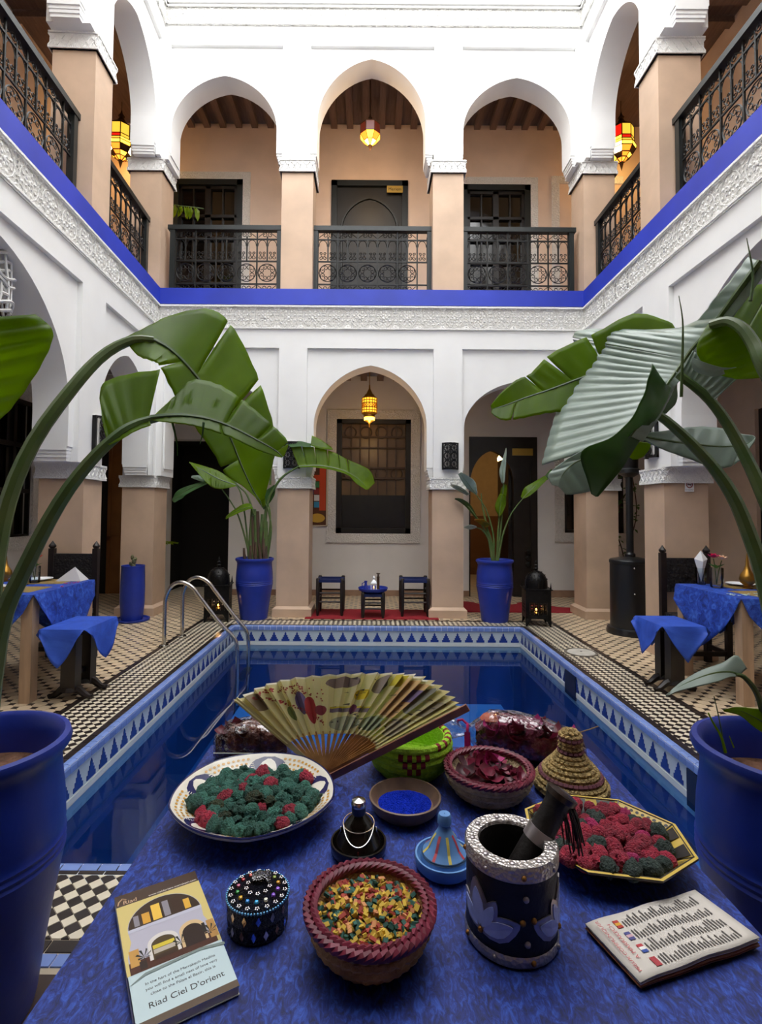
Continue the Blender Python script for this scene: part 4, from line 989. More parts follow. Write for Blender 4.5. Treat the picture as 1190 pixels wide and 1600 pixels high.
# ---------------------------------------------------------------- floor lanterns
BLK = mat('blackened_metal', '#1a1918', .38, metal=.6, var=.3, vscale=30, bump=.25, bscale=60)
FLAME = mat('candle_flame', '#ffb040', .5, emit='#ffa030', estr=9)
def floor_lantern(loc, label, rz):
    L_ = thing('floor_lantern', label, 'lantern', loc, rz)
    h = .155
    def panel(k):
        M = Matrix.Rotation(k*PI/2, 4, 'Z'); mb = MB()
        # sheet with holes: frame bars and a lower apron, punched rows left open
        mb.box(-h, h, h-.006, h, .30, .46, M=M); mb.box(-h, -h+.05, h-.006, h, .10, .30, M=M); mb.box(h-.05, h, h-.006, h, .10, .30, M=M); mb.box(-h, h, h-.006, h, .10, .15, M=M)
        for i in range(4):
            x = -h+.05+(i+.5)*(2*h-.1)/4
            mb.box(x-.0235, x-.010, h-.006, h, .15, .30, M=M); mb.box(x+.010, x+.0235, h-.006, h, .15, .30, M=M)
            for z in (.15, .19, .235, .275): mb.box(x-.02, x+.02, h-.006, h, z, z+.018, M=M)
        for s_ in (-1, 1): mb.add([M @ Vector(v) for v in ((s_*h, h, .10), (s_*h, h, -.0), (s_*(h-.012), h, 0), (s_*(h-.07), h, .10), (s_*h, h-.006, .10), (s_*h, h-.006, 0), (s_*(h-.012), h-.006, 0), (s_*(h-.07), h-.006, .10))], [(0, 1, 2, 3), (4, 7, 6, 5), (0, 4, 5, 1), (1, 5, 6, 2), (2, 6, 7, 3)])
        mb.build('panel', BLK, L_, smooth=False)
    for k in range(4): panel(k)
    mb = MB(); mb.box(-h-.018, h+.018, -h-.018, h+.018, .46, .472); mb.build('rim', BLK, L_, smooth=False)
    for sx in (-1, 1):
        for sy in (-1, 1): MB().lathe([(.012, .47), (.001, .56)], 6, (sx*(h-.004), sy*(h-.004), 0)).build('spike', BLK, L_)
    prof = [(.142*math.cos(a)*(1 if a > 0 else 1), .53+.165*math.sin(a)) for a in [PI/2*k/10 for k in range(11)]]
    d = MB().lathe([(.142, .472)] + prof[:-1] + [(.012, .694)], 28).build('dome', BLK, L_)
    sm = MB()
    for k in range(3):
        for i in range(16-3*k):
            a = 2*PI*i/(16-3*k); q = .35+.35*k; sm.ball((.144*math.cos(q)*math.cos(a), .144*math.cos(q)*math.sin(a), .53+.167*math.sin(q)), .008, 6, 4)
    tag(sm.build('punched_studs', BLK, d), kind='stuff')
    MB().lathe([(.012, .69), (.022, .705), (.028, .72), (.012, .735), (.022, .75), (.024, .762), (.01, .775), (.016, .79), (.012, .803), (.004, .83)], 14).build('finial', BLK, L_)
    MB().box(-h+.004, h-.004, -h+.004, h-.004, .098, .104).build('floor_plate', BLK, L_, smooth=False)
    cd = MB().lathe([(.03, .104), (.03, .16)], 14).build('candle', mat('candle_wax', '#e8dcc0', .5), L_)
    MB().lathe([(.001, .165), (.010, .178), (.006, .20), (.001, .215)], 10).build('flame', FLAME, cd)
    light('candle_light', (0, 0, .21), .35, (1, .55, .2), .01, L_)
floor_lantern((-1.985, 6.98, .004), 'domed black metal lantern behind the pool ladder', .12)
floor_lantern((2.15, 6.84, .004), 'domed black metal lantern beside the right blue pot', -.12)

# ---------------------------------------------------------------- patio heater
HB_ = mat('black_enamel', '#15171a', .35, coat=.2)
h = thing('patio_heater', 'tall black patio heater standing between the right pillars', 'patio heater', (3.15, 6.4, 0))
MB().lathe([(.001, 0), (.27, 0), (.275, .03), (.26, .075), (.24, .085), (.001, .085)], 40, cap=False).build('base', HB_, h)
MB().lathe([(.228, .085), (.228, .84), (.235, .845), (.235, .875), (.22, .89), (.10, .915), (.05, .92)], 40).build('gas_housing', HB_, h)
MB().lathe([(.06, .91), (.06, .95), (.042, .97), (.042, 1.9)], 20).build('pole', HB_, h)
MB().lathe([(.05, 1.88), (.13, 1.93), (.13, 1.97), (.10, 1.99), (.11, 2.25), (.12, 2.3), (.05, 2.34)], 24).build('burner', HB_, h)
MB().lathe([(.02, 2.34), (.16, 2.36), (.30, 2.42), (.30, 2.43), (.16, 2.40), (.02, 2.45)], 32).build('reflector', STEEL, h)
for z in (.5, .8): MB().ball((-.06, -.222, z), .012, 8, 5).build('screw', STEEL, h)

# ---------------------------------------------------------------- dining tables with blue cloths, covered stools, chairs
def velvet(name, base, hi, dark, scale=9, stretch=None):
    m = bpy.data.materials.new(name); m.use_nodes = True; nt = m.node_tree; b = nt.nodes['Principled BSDF']; L = nt.links
    tc = nt.nodes.new('ShaderNodeTexCoord'); mp = nt.nodes.new('ShaderNodeMapping'); mp.inputs['Scale'].default_value = stretch or (1, 1, 1); L.new(tc.outputs['Object'], mp.inputs['Vector'])
    n1 = nt.nodes.new('ShaderNodeTexNoise'); n1.inputs['Scale'].default_value = scale; n1.inputs['Detail'].default_value = 8; n1.inputs['Roughness'].default_value = .68; n1.inputs['Distortion'].default_value = 1.2
    L.new(mp.outputs['Vector'], n1.inputs['Vector'])
    rp = nt.nodes.new('ShaderNodeValToRGB'); cr = rp.color_ramp; cr.elements[0].position = .36; cr.elements[0].color = (*hexc(dark), 1); cr.elements[1].position = .66; cr.elements[1].color = (*hexc(hi), 1)
    e = cr.elements.new(.5); e.color = (*hexc(base), 1)
    L.new(n1.outputs['Fac'], rp.inputs['Fac']); L.new(rp.outputs['Color'], b.inputs['Base Color'])
    b.inputs['Roughness'].default_value = .6; b.inputs['Sheen Weight'].default_value = .2; b.inputs['Sheen Roughness'].default_value = .35; b.inputs['Sheen Tint'].default_value = (*hexc('#4d6fe0'), 1)
    bp = nt.nodes.new('ShaderNodeBump'); bp.inputs['Strength'].default_value = .25; bp.inputs['Distance'].default_value = .01; L.new(n1.outputs['Fac'], bp.inputs['Height']); L.new(bp.outputs['Normal'], b.inputs['Normal'])
    return m
VELV = velvet('crushed_blue_velvet', '#1a42a8', '#3f6cd0', '#0f2874', 16)
SATIN = velvet('blue_stool_cloth', '#2850b8', '#3660c8', '#2044a4', 3)
PALEW = mat('pale_wood_leg', '#b3967a', .6, var=.12, vscale=6, stretch=(4, 4, .5))
DKW = mat('dark_stained_wood', '#1e1512', .4, var=.3, vscale=12)
def flap_cloth(m_, hx, hy, z, drop, cdrop, bias=0, n=16, wave=.012):
    """cloth laid diagonally: pointed flaps hang over each side"""
    mb = MB(); ts = [-1+2*k/n for k in range(n+1)]
    P = [[(hx*u, hy*v, z+.004) for v in ts] for u in ts]; mb.grid(P)
    for ax in range(4):
        P = []
        for t in ts:
            d = cdrop+(drop-cdrop)*(1-abs(t)**1.15)
            col = []
            for k in range(9):
                f = k/8; out = .012+.03*f*f+wave*math.sin(t*5+ax)*f
                if ax == 0: q = (hx+out*min(1, 4*f), hy*t*(1-.10*f*abs(t)), z+.004-d*f)
                elif ax == 1: q = (hx*t*(1-.10*f*abs(t)), hy+out*min(1, 4*f), z+.004-d*f)
                elif ax == 2: q = (-hx-out*min(1, 4*f), hy*t*(1-.10*f*abs(t)), z+.004-d*f)
                else: q = (hx*t*(1-.10*f*abs(t)), -hy-out*min(1, 4*f), z+.004-d*f)
                if f == 0: q = ((hx if ax == 0 else -hx if ax == 2 else hx*t), (hy if ax == 1 else -hy if ax == 3 else hy*t), z+.004)
                col.append(q)
            P.append(col)
        mb.grid(P)
    return mb
def dining(side, cx, cy, hx, hy, z, lab):
    t = thing('dining_table', 'dining table with pale square legs under a blue cloth, ' + lab, 'table', (cx, cy, 0))
    MB().box(-hx+.01, hx-.01, -hy+.01, hy-.01, z-.03, z).build('tabletop', PALEW, t, smooth=False)
    for sx in (-1, 1):
        for sy in (-1, 1):
            MB().box(sx*(hx-.05)-.042, sx*(hx-.05)+.042, sy*(hy-.05)-.042, sy*(hy-.05)+.042, .004, z-.03).build('leg', PALEW, t, smooth=False)
    cl = flap_cloth(VELV, hx, hy, z, .46, .13).build('tablecloth', VELV, None, (cx, cy, 0)); md = cl.modifiers.new('t', 'SOLIDIFY'); md.thickness = .003; md.offset = 1
    tag(cl, 'crushed blue velvet cloth on the dining table ' + lab, 'tablecloth')
dining(-1, -2.93, 4.385, .43, .435, .80, 'at the left')
dining(1, 3.23, 4.42, .43, .425, .80, 'at the right')
def covered_stool(cx, cy, hx, hy, z, lab):
    s = thing('footed_stool', 'dark carved footed stool under a small blue cloth, ' + lab, 'stool', (cx, cy, 0))
    MB().box(-hx+.01, hx-.01, -hy+.01, hy-.01, z-.035, z).build('seat', DKW, s, smooth=False)
    mb = MB()
    for sx in (-1, 1): mb.add([(sx*.03-.02, -hy+.12, .1), (sx*.03+.02, -hy+.12, .1), (sx*.03+.02, hy-.12, .1), (sx*.03-.02, hy-.12, .1), (sx*.03-.02, -hy+.06, z-.035), (sx*.03+.02, -hy+.06, z-.035), (sx*.03+.02, hy-.06, z-.035), (sx*.03-.02, hy-.06, z-.035)], [(3, 2, 1, 0), (4, 5, 6, 7), (0, 1, 5, 4), (1, 2, 6, 5), (2, 3, 7, 6), (3, 0, 4, 7)])
    for yy in (-hy+.14, hy-.14):
        m_ = MB(); m_.box(-.055, .055, yy-.045, yy+.045, .08, z-.035); m_.build('upright', DKW, s, smooth=False)
        f = MB(); f.lathe([(.06, .10), (.075, .07), (.05, .06)], 8, (0, yy, 0))
        for a in (0, PI): f.tube([(0, yy, .09), (.07*math.cos(a), yy, .07), (.12*math.cos(a), yy, .03), (.16*math.cos(a), yy, .02), (.17*math.cos(a), yy, .035)], [.035, .03, .022, .018, .01], 7)
        f.build('clawed_foot', DKW, s)
    MB().box(-.015, .015, -hy+.14, hy-.14, .16, .20).build('stretcher', DKW, s, smooth=False)
    c = flap_cloth(SATIN, hx, hy, z, .27, .045).build('stool_cloth', SATIN, None, (cx, cy, 0)); md = c.modifiers.new('t', 'SOLIDIFY'); md.thickness = .002; md.offset = 1
    tag(c, 'plain blue cloth with pointed flaps over the stool ' + lab, 'cloth')
covered_stool(-2.27, 4.18, .165, .25, .55, 'by the left dining table')
covered_stool(2.485, 4.41, .17, .215, .55, 'by the right dining table')
CUSH = mat('black_leather', '#191617', .5, bump=.5, bscale=50, tex='VORONOI')
def chair(cx, cy, w, lab):
    c = thing('carved_chair', 'high-backed black carved wooden chair ' + lab, 'chair', (cx, cy, 0))
    for sx in (-1, 1):
        mb = MB(); mb.box(sx*w-.026, sx*w+.026, .17, .222, 0, 1.06); mb.lathe([(.02, 1.06), (.034, 1.075), (.034, 1.09), (.018, 1.11), (.002, 1.135)], 8, (sx*w, .196, 0)); mb.build('back_post', DKW, c, smooth=False)
        MB().box(sx*w-.024, sx*w+.024, -.13, -.085, 0, .45).build('leg', DKW, c, smooth=False)
        MB().box(sx*w-.014, sx*w+.014, -.10, .18, .14, .18).build('stretcher', DKW, c, smooth=False)
    mb = MB(); mb.box(-w+.026, w-.026, .178, .206, .68, 1.01); mb.build('backrest', CUSH, c, smooth=False)
    mb = MB()
    for i in range(5):
        for j in range(3): mb.ball((-w+.07+i*(2*w-.14)/4, .176, .74+j*.10), .012, 6, 4)
    tag(mb.build('backrest_studs', DKW, c), kind='stuff')
    MB().box(-w, w, -.14, .18, .44, .485).build('seat', CUSH, c, smooth=False)
    MB().box(-w, w, -.12, -.095, .14, .18).build('front_stretcher', DKW, c, smooth=False)
chair(-2.90, 5.0, .215, 'behind the left dining table')
chair(3.09, 5.0, .215, 'behind the right dining table')

# tableware
GLASS = bpy.data.materials.new('clear_glass'); GLASS.use_nodes = True; nt = GLASS.node_tree; nt.nodes.clear()
o_ = nt.nodes.new('ShaderNodeOutputMaterial'); mx = nt.nodes.new('ShaderNodeMixShader'); lw = nt.nodes.new('ShaderNodeLayerWeight'); lw.inputs['Blend'].default_value = .35; gl = nt.nodes.new('ShaderNodeBsdfGlossy'); gl.inputs['Roughness'].default_value = .03; tr = nt.nodes.new('ShaderNodeBsdfTransparent'); tr.inputs['Color'].default_value = (.9, .94, .95, 1)
nt.links.new(lw.outputs['Fresnel'], mx.inputs[0]); nt.links.new(tr.outputs[0], mx.inputs[1]); nt.links.new(gl.outputs[0], mx.inputs[2]); nt.links.new(mx.outputs[0], o_.inputs[0])
BRASS = mat('brass', '#b98a3e', .28, metal=.9, var=.15, vscale=20)
CHINA = mat('white_china', '#eef0f2', .2)
MATT = mat('woven_gold_mat', '#c9a862', .7, bump=.8, bscale=90, tex='WAVE')
NAPK = mat('white_napkin', '#f2f2f2', .8); GREYN = mat('grey_napkin', '#b9b6b8', .8)
TZ = .808
def brass_bottle(loc, lab, sc=1.0):
    b = thing('brass_bottle', lab, 'bottle', loc); b.scale = (sc,)*3
    MB().lathe([(.001, 0), (.032, 0), (.034, .006), (.02, .014), (.022, .022)], 20).build('foot', BRASS, b)
    MB().lathe([(.022, .02), (.045, .04), (.052, .065), (.045, .095), (.022, .13), (.012, .16), (.008, .21), (.004, .235), (.001, .25)], 24).build('body', BRASS, b)
def placemat(cx, cy, rz, lab):
    m_ = MB().box(-.20, .20, -.15, .15, 0, .004).build('placemat', MATT, None, (cx, cy, TZ-.002), smooth=False, rz=rz); tag(m_, lab, 'placemat')
def plate(cx, cy, r, lab, z=TZ+.003):
    p_ = MB().lathe([(.001, .004), (r*.6, .004), (r*.66, .010), (r, .018), (r, .021), (r*.64, .015), (r*.58, .008), (.001, .008)], 36, cap=False).build('plate', CHINA, None, (cx, cy, z)); tag(p_, lab, 'plate')
def flower_glass(cx, cy, cols, lab, hgt=.11, sc=1.3):
    f = thing('flower_glass', lab, 'vase', (cx, cy, TZ+.002)); f.scale = (sc,)*3
    MB().lathe([(.001, .002), (.030, .002), (.032, .01), (.034, hgt), (.031, hgt), (.029, .016), (.001, .016)], 20, cap=False).build('glass', GLASS, f)
    for k, (col, dx, dz) in enumerate(cols):
        MB().tube([(0, 0, .02), (dx*.4, 0, .09), (dx, 0, .14+dz)], .0025, 5).build('stem', STEM, f)
        fl = MB()
        for layer, (rr_, n_, tilt) in enumerate(((.030, 6, .25), (.024, 5, .7), (.014, 4, 1.1))):
            for i in range(n_):
                a = 2*PI*i/n_+layer*.5; M = Matrix.Translation((dx, 0, .145+dz)) @ Matrix.Rotation(a, 4, 'Z') @ Matrix.Rotation(-tilt, 4, 'Y')
                fl.add([M @ Vector(v) for v in ((0, 0, 0), (rr_*.5, rr_*.45, .002), (rr_, rr_*.3, .008), (rr_*1.1, 0, .01), (rr_, -rr_*.3, .008), (rr_*.5, -rr_*.45, .002))], [(0, 1, 2, 3, 4, 5)])
        fl.build('bloom', mat('petal_'+col[1:], col, .6), f, smooth=False)
    for a in (0, 2, 4):
        ob('leaf', lme, f, (0, 0, .105), (0, -.5, a), .7)
def petals(n, cx0, cx1, cy0, cy1, col, lab, grp):
    me = MB().grid([[(.014*(u-1), .011*(v-1)*(1-.3*abs(u-1)), .003*((u-1)**2+(v-1)**2)) for v in range(3)] for u in range(3)]).mesh('rose_petal', mat('petal_'+col[1:], col, .6))
    for k in range(n):
        o = ob('rose_petal', me, None, (R.uniform(cx0, cx1), R.uniform(cy0, cy1), TZ+.0005), (0, 0, R.uniform(0, 6)), R.uniform(.8, 1.2)); tag(o, lab, 'petal', grp)
placemat(-2.80, 4.20, 0, 'gold woven placemat at the near side of the left dining table')
placemat(-2.84, 4.65, .1, 'gold woven placemat under the white plate on the left dining table')
plate(-2.93, 4.70, .11, 'white plate on the left dining table behind the flower glass')
plate(-3.0, 4.2, .115, 'white plate at the left picture edge on the left dining table')
brass_bottle((-3.20, 4.66, TZ), 'slim brass perfume bottle on the left dining table')
flower_glass(-2.88, 4.56, [('#e8501c', .015, .02), ('#c92b4a', -.035, .0)], 'small glass with an orange rose on the left dining table')
nap = MB().add([(-.10, -.07, 0), (.12, -.07, 0), (.12, .07, 0), (-.10, .07, 0), (.03, 0, .12)], [(0, 1, 4), (1, 2, 4), (2, 3, 4), (3, 0, 4), (3, 2, 1, 0)]).build('folded_napkin', GREYN, None, (-2.66, 4.73, TZ+.003), smooth=False); tag(nap, 'grey cloth napkin folded to a peak beside the left white plate', 'napkin')
wg = thing('wine_glass', 'clear stemmed glass lying near the left placemat', 'glass', (-2.86, 4.40, TZ+.004)); MB().lathe([(.001, 0), (.03, .002), (.004, .01), (.004, .05), (.03, .07), (.033, .11), (.031, .11), (.028, .072), (.001, .056)], 18, cap=False).build('bowl', GLASS, wg)
petals(7, -2.60, -2.52, 4.3, 4.75, '#d02a62', 'pink rose petal scattered at the edge of the left tablecloth', 'pink petals on the left tablecloth')
placemat(3.30, 4.66, 0, 'gold woven placemat under the white plate on the right dining table')
placemat(3.18, 4.26, .1, 'gold woven placemat at the near side of the right dining table')
plate(3.30, 4.715, .115, 'white plate on the right dining table behind the flower glass')
brass_bottle((3.245, 4.55, TZ+.002), 'brass perfume bottle standing on the right dining table', 1.2)
flower_glass(3.0, 4.58, [('#f2c9a8', .03, .01), ('#d01c5c', -.015, .02)], 'small glass with a pink and a cream rose on the right dining table', sc=1.55)
ng = thing('napkin_glass', 'tall glass holding a white napkin cone on the right dining table', 'glass', (2.985, 4.77, TZ+.002)); ng.scale = (1.15,)*3
MB().lathe([(.001, .002), (.032, .002), (.034, .01), (.040, .13), (.037, .13), (.030, .014), (.001, .014)], 20, cap=False).build('glass', GLASS, ng)
MB().add([(0, 0, .02), (-.052, 0, .20), (0, -.03, .18), (.052, 0, .20), (0, .03, .2), (0, 0, .265)], [(0, 1, 2), (0, 2, 3), (0, 3, 4), (0, 4, 1), (1, 5, 2), (2, 5, 3), (3, 5, 4), (4, 5, 1)]).build('napkin', NAPK, ng, smooth=False)
petals(34, 2.84, 3.3, 4.12, 4.24, '#bcd2d0', 'pale blue petal strewn along the edge of the right dining table', 'pale petals on the right tablecloth')

# ---------------------------------------------------------------- seating group at the back, rugs
RED = mat('red_rug', '#8e1220', .95, bump=.5, bscale=120)
tag(MB().box(-.86, .93, 7.08, 7.75, .004, .014).build('rug', RED, smooth=False), 'red rug under the two small stools', 'rug')
rug = MB(); n = 16
P = [[(1.35+1.75*i/n, 7.62+.85*j/8, .006+.0+(.10*max(0, (i/n-.72))*max(0, 1-abs(j/8-.75)*2.2) + .012*math.sin(i*1.3)*(j/8))) for j in range(9)] for i in range(n+1)]
for i in range(n+1):
    for j in range(9):
        x, y, z = P[i][j]
        if x > 2.6: P[i][j] = (x, 7.62+(y-7.62)*(1-(x-2.6)/.55*.9), z)
rg = rug.grid(P).build('rug', RED); rg.modifiers.new('t', 'SOLIDIFY').thickness = .006; tag(rg, 'red rug with a rumpled corner before the open door', 'rug')
ROPE = mat('blue_woven_seat', '#24397f', .7, bump=.8, bscale=60, tex='WAVE')
def stool(cx, cy, w, h_, lab, seat=True):
    s = thing('rush_stool', lab, 'stool', (cx, cy, .012))
    for sx in (-1, 1):
        for sy in (-1, 1):
            MB().lathe([(.016, 0), (.024, .05), (.028, h_*.6), (.026, h_), (.018, h_+.012)], 10, (sx*w, sy*w, 0)).build('leg', DKW, s)
    for sy in (-1, 1):
        for z in (h_*.38, h_*.62): MB().tube([(-w, sy*w, z), (w, sy*w, z)], .012, 7).build('stretcher', DKW, s)
        for z in (h_*.45, h_*.68): MB().tube([(sy*w, -w, z), (sy*w, w, z)], .012, 7).build('stretcher', DKW, s)
    if seat:
        mb = MB()
        P = [[(w*u, w*v, h_-.035+.03*(abs(u)**3+abs(v)**3)*.5-.004) for v in [k/5-1 for k in range(11)]] for u in [k/5-1 for k in range(11)]]
        mb.grid(P); mb.box(-w, w, -w-.02, -w+.02, h_-.045, h_-.008); mb.box(-w, w, w-.02, w+.02, h_-.045, h_-.008); mb.box(-w-.02, -w+.02, -w, w, h_-.045, h_-.008); mb.box(w-.02, w+.02, -w, w, h_-.045, h_-.008)
        mb.build('seat', ROPE, s, smooth=False)
    return s
stool(-.54, 7.42, .165, .50, 'small black stool with a blue woven seat, left of the tray table')
stool(.625, 7.42, .175, .505, 'small black stool with a blue woven seat, right of the tray table')
stool(.05, 7.25, .135, .33, 'low black stool carrying the blue tray')
tr_ = MB().lathe([(.001, 0), (.14, 0), (.19, .02), (.205, .055), (.20, .06), (.185, .03), (.001, .015)], 36, cap=False).build('tray', BPOT, None, (.05, 7.25, .346)); tag(tr_, 'round blue tray on the low stool', 'tray')
jz = .361
j = thing('blue_jug', 'small blue jug on the tray', 'jug', (-.05, 7.22, jz)); MB().lathe([(.001, 0), (.032, 0), (.038, .02), (.025, .06), (.016, .10), (.024, .135), (.02, .135), (.012, .1), (.001, .09)], 18, cap=False).build('body', BPOT, j); MB().tube([(-.018, 0, .115), (-.05, 0, .10), (-.05, 0, .06), (-.03, 0, .04)], .006, 6).build('handle', BPOT, j)
wl = thing('white_lantern', 'small white candle lantern on the tray', 'lantern', (.06, 7.18, jz))
MB().box(-.04, .04, -.04, .04, 0, .015).build('base', CHINA, wl, smooth=False)
for sx in (-1, 1):
    for sy in (-1, 1): MB().box(sx*.036-.005, sx*.036+.005, sy*.036-.005, sy*.036+.005, .015, .11).build('corner_post', CHINA, wl, smooth=False)
MB().lathe([(.060, .11), (.055, .12), (.012, .16), (.012, .17)], 4, M=Matrix.Rotation(PI/4, 4, 'Z')).build('roof', CHINA, wl, smooth=False); MB().lathe([(.012, .17), (.018, .185), (.001, .215)], 8).build('finial', CHINA, wl)
MB().lathe([(.014, .015), (.014, .045)], 10).build('candle', MATS['candle_wax'], wl); MB().lathe([(.001, .047), (.006, .055), (.001, .072)], 8).build('flame', FLAME, wl)
pm = thing('brass_candlestick', 'slender dark brass candlestick on the tray', 'candlestick', (.12, 7.30, jz)); DB = mat('dark_brass', '#5d4d38', .35, metal=.8)
MB().lathe([(.001, 0), (.028, 0), (.028, .012), (.018, .03), (.018, .17), (.024, .18), (.012, .19)], 16).build('shaft', DB, pm); MB().lathe([(.012, .19), (.012, .215), (.028, .222), (.028, .23), (.008, .235)], 16).build('drip_pan', DB, pm)

# ---------------------------------------------------------------- wall sconces, sign, painting
SCON = mat('black_sconce_metal', '#141416', .4, metal=.4); SCW = mat('sconce_diffuser', '#e8e6e0', .6)
def sconce(loc, rz, lab):
    s = thing('wall_sconce', lab, 'wall lamp', loc, rz)
    w, hh = .10, .37; dp = .09
    MB().box(-w+.012, w-.012, -.06, 0, .02, hh-.02).build('diffuser', SCW, s, smooth=False)
    mb = MB()
    A = [(-w, 0), (-w, -.04), (-w*.6, -dp*.85), (0, -dp), (w*.6, -dp*.85), (w, -.04), (w, 0)]
    for z0, z1 in ((0, .03), (hh-.03, hh)):
        for (a, b) in zip(A[:-1], A[1:]): mb.bar((a[0], a[1], (z0+z1)/2), (b[0], b[1], (z0+z1)/2), .008, z1-z0)
    for a in (A[1], A[5]): mb.box(a[0]-.014, a[0]+.014, a[1]-.006, a[1]+.006, 0, hh)
    for sx in (-1, 1): mb.box(sx*w-.004, sx*w+.004, -.04, 0, 0, hh)
    mb.build('casing', SCON, s, smooth=False)
    # pierced front: rings and bars on the curved face
    mb = MB()
    for r_ in range(3):
        for c_ in range(2):
            cx = (-.5+c_)*.095; cz = .075+r_*.11
            f = lambda x: -dp+.35*x*x*20*.09
            mb.tube([(cx+.042*math.cos(q), -.092+1.6*(cx+.042*math.cos(q))**2, cz+.048*math.sin(q)) for q in [2*PI*i/10 for i in range(10)]], .0085, 5, closed=True)
            for i in range(4):
                q = i*PI/4; mb.bar((cx-.04*math.cos(q), -.09+1.6*(cx-.04*math.cos(q))**2, cz-.045*math.sin(q)), (cx+.04*math.cos(q), -.09+1.6*(cx+.04*math.cos(q))**2, cz+.045*math.sin(q)), .010, .006)
    for z in (.13, .24): mb.tube([(x, -.091+1.6*x*x, z) for x in (-.09, -.045, 0, .045, .09)], .007, 5)
    for x in (0,): mb.box(x-.007, x+.007, -.096, -.086, 0, hh)
    mb.build('pierced_front', SCON, s)
sconce((1.09, YB-.001, 2.02), 0, 'black pierced wall lamp on the right middle pier')
sconce((-1.075, YB-.001, 2.02), 0, 'black pierced wall lamp on the left middle pier behind the leaf')
sconce((XL+.042*1.70+.002, YB-1.70, 2.05), PI/2+.042, 'black pierced wall lamp on the left side wall')
sconce((XR-.002, YB-1.75, 2.02), -PI/2, 'black pierced wall lamp on the right side wall behind the leaf')
sg = thing('no_smoking_sign', 'small white no smoking notice on the right pillar', 'sign', (3.195, YB-1.95, 1.665))
MB().box(-.045, .045, -.004, 0, 0, .11).build('plate', CHINA, sg, smooth=False)
RG = mat('sign_red', '#9c3038', .6); MB().tube([(.03*math.cos(a), -.005, .07+.03*math.sin(a)) for a in [2*PI*k/16 for k in range(16)]], .004, 4, closed=True).build('ring', RG, sg); MB().bar((-.021, -.006, .091), (.021, -.006, .049), .005, .002).build('slash', RG, sg, smooth=False)
MB().box(-.02, .018, -.006, -.004, .066, .074).build('cigarette', IRON, sg, smooth=False); text('NO SMOKING', .013, IRON, sg, (0, -.005, .014), (PI/2, 0, 0), align='CENTER')
pt = thing('painting', 'colourful framed painting half hidden behind the left middle pillar', 'painting', (-1.02, GY-.002, 1.20))
fr_ = MB(); fr_.box(-.42, .30, -.03, 0, -.02, 0); fr_.box(-.42, .30, -.03, 0, 1.0, 1.02); fr_.box(-.44, -.42, -.03, 0, -.02, 1.02); fr_.box(.27, .30, -.03, 0, -.02, 1.02); fr_.build('frame', mat('cream_frame', '#c9bda6', .6), pt, smooth=False)
MB().box(-.42, .27, -.012, -.002, 0, 1.0).build('canvas', mat('canvas_brown', '#5a3420', .8, var=.3, vscale=5), pt, smooth=False)
cols = ['#c8451a', '#2b5cae', '#c23322', '#d2a53c', '#3b8fb8', '#e2e0d8', '#8c2f2c', '#3a7d4a']
for k in range(26):
    x = -.40+(k % 5)*.115; z = .30+(k//5)*.115; MB().box(x, x+.10, -.016, -.012, z, z+.10).build('paint_patch', mat('paint_%d' % (k*5 % 8), cols[k*5 % 8], .7), pt, smooth=False)
MB().box(.15, .26, -.018, -.012, .25, 1.0).build('paint_patch', mat('paint_0', cols[0], .7), pt, smooth=False)
MB().lathe([(.001, -.002), (.12, 0), (.13, .01)], 16, (.12, -.014, .12), M=Matrix.Rotation(PI/2, 4, 'X') @ Matrix.Diagonal((1, .6, .2, 1))).build('paint_patch', mat('paint_3', cols[3], .7), pt)

# ---------------------------------------------------------------- hanging lanterns
def glow(name, col, e): return mat(name, col, .4, emit=col, estr=e)
GY_ = glow('amber_glass_lit', '#ffb52e', 2.2); GHOT = glow('amber_glass_hot', '#ffe08a', 7); GRED = glow('red_glass_lit', '#b01408', .7); GGRN = glow('green_glass_lit', '#5f7a10', .6); GORG = glow('orange_glass_lit', '#e0641a', 1.4)
LFR = mat('lantern_brass_frame', '#3a2412', .5, metal=.6)
def facet_lantern(loc, rads, cols, lab, ztop, n=8, s=1.0, power=6, chaincol=None):
    """rads: (radius, z) rings from the top; panes between consecutive rings, framed by bars"""
    L_ = thing('hanging_lantern', lab, 'hanging lantern', loc)
    ring = [[Vector((r*math.cos(2*PI*(i+.5)/n), r*math.sin(2*PI*(i+.5)/n), z)) for i in range(n)] for r, z in rads]
    fm = MB()
    for k in range(len(rads)):
        for i in range(n):
            fm.bar(ring[k][i], ring[k][(i+1) % n], .012*s, .012*s)
            if k < len(rads)-1: fm.bar(ring[k][i], ring[k+1][i], .012*s, .012*s)
    fm.build('frame', LFR, L_, smooth=False)
    for k in range(len(rads)-1):
        for i in range(n):
            a, b, c_, d = ring[k][i], ring[k][(i+1) % n], ring[k+1][(i+1) % n], ring[k+1][i]
            m_ = cols[k][i % len(cols[k])]
            mid_ = (a+b+c_+d)/4; MB().add([mid_+(q-mid_)*.93 for q in (a, b, c_, d)], [(0, 1, 2, 3)]).build('pane', m_, L_, smooth=False)
    zt = rads[0][1]; zb = rads[-1][1]
    MB().lathe([(rads[0][0]+.01, zt), (rads[0][0]*.55, zt+.07*s), (.05*s, zt+.09*s), (.03*s, zt+.12*s), (.055*s, zt+.14*s), (.02*s, zt+.19*s), (.008, zt+.24*s)], 10).build('crown', LFR, L_)
    MB().lathe([(.001, zb-.14*s), (.014*s, zb-.09*s), (rads[-1][0]+.008, zb)], 8).build('drop', LFR, L_)
    MB().tube([(0, 0, zt+.22*s), (0, 0, ztop-loc[2])], .005, 5).build('chain', LFR, L_)
    light('lantern_light', (0, 0, zb-.18*s), power, (1, .62, .25), .05, L_)
    return L_
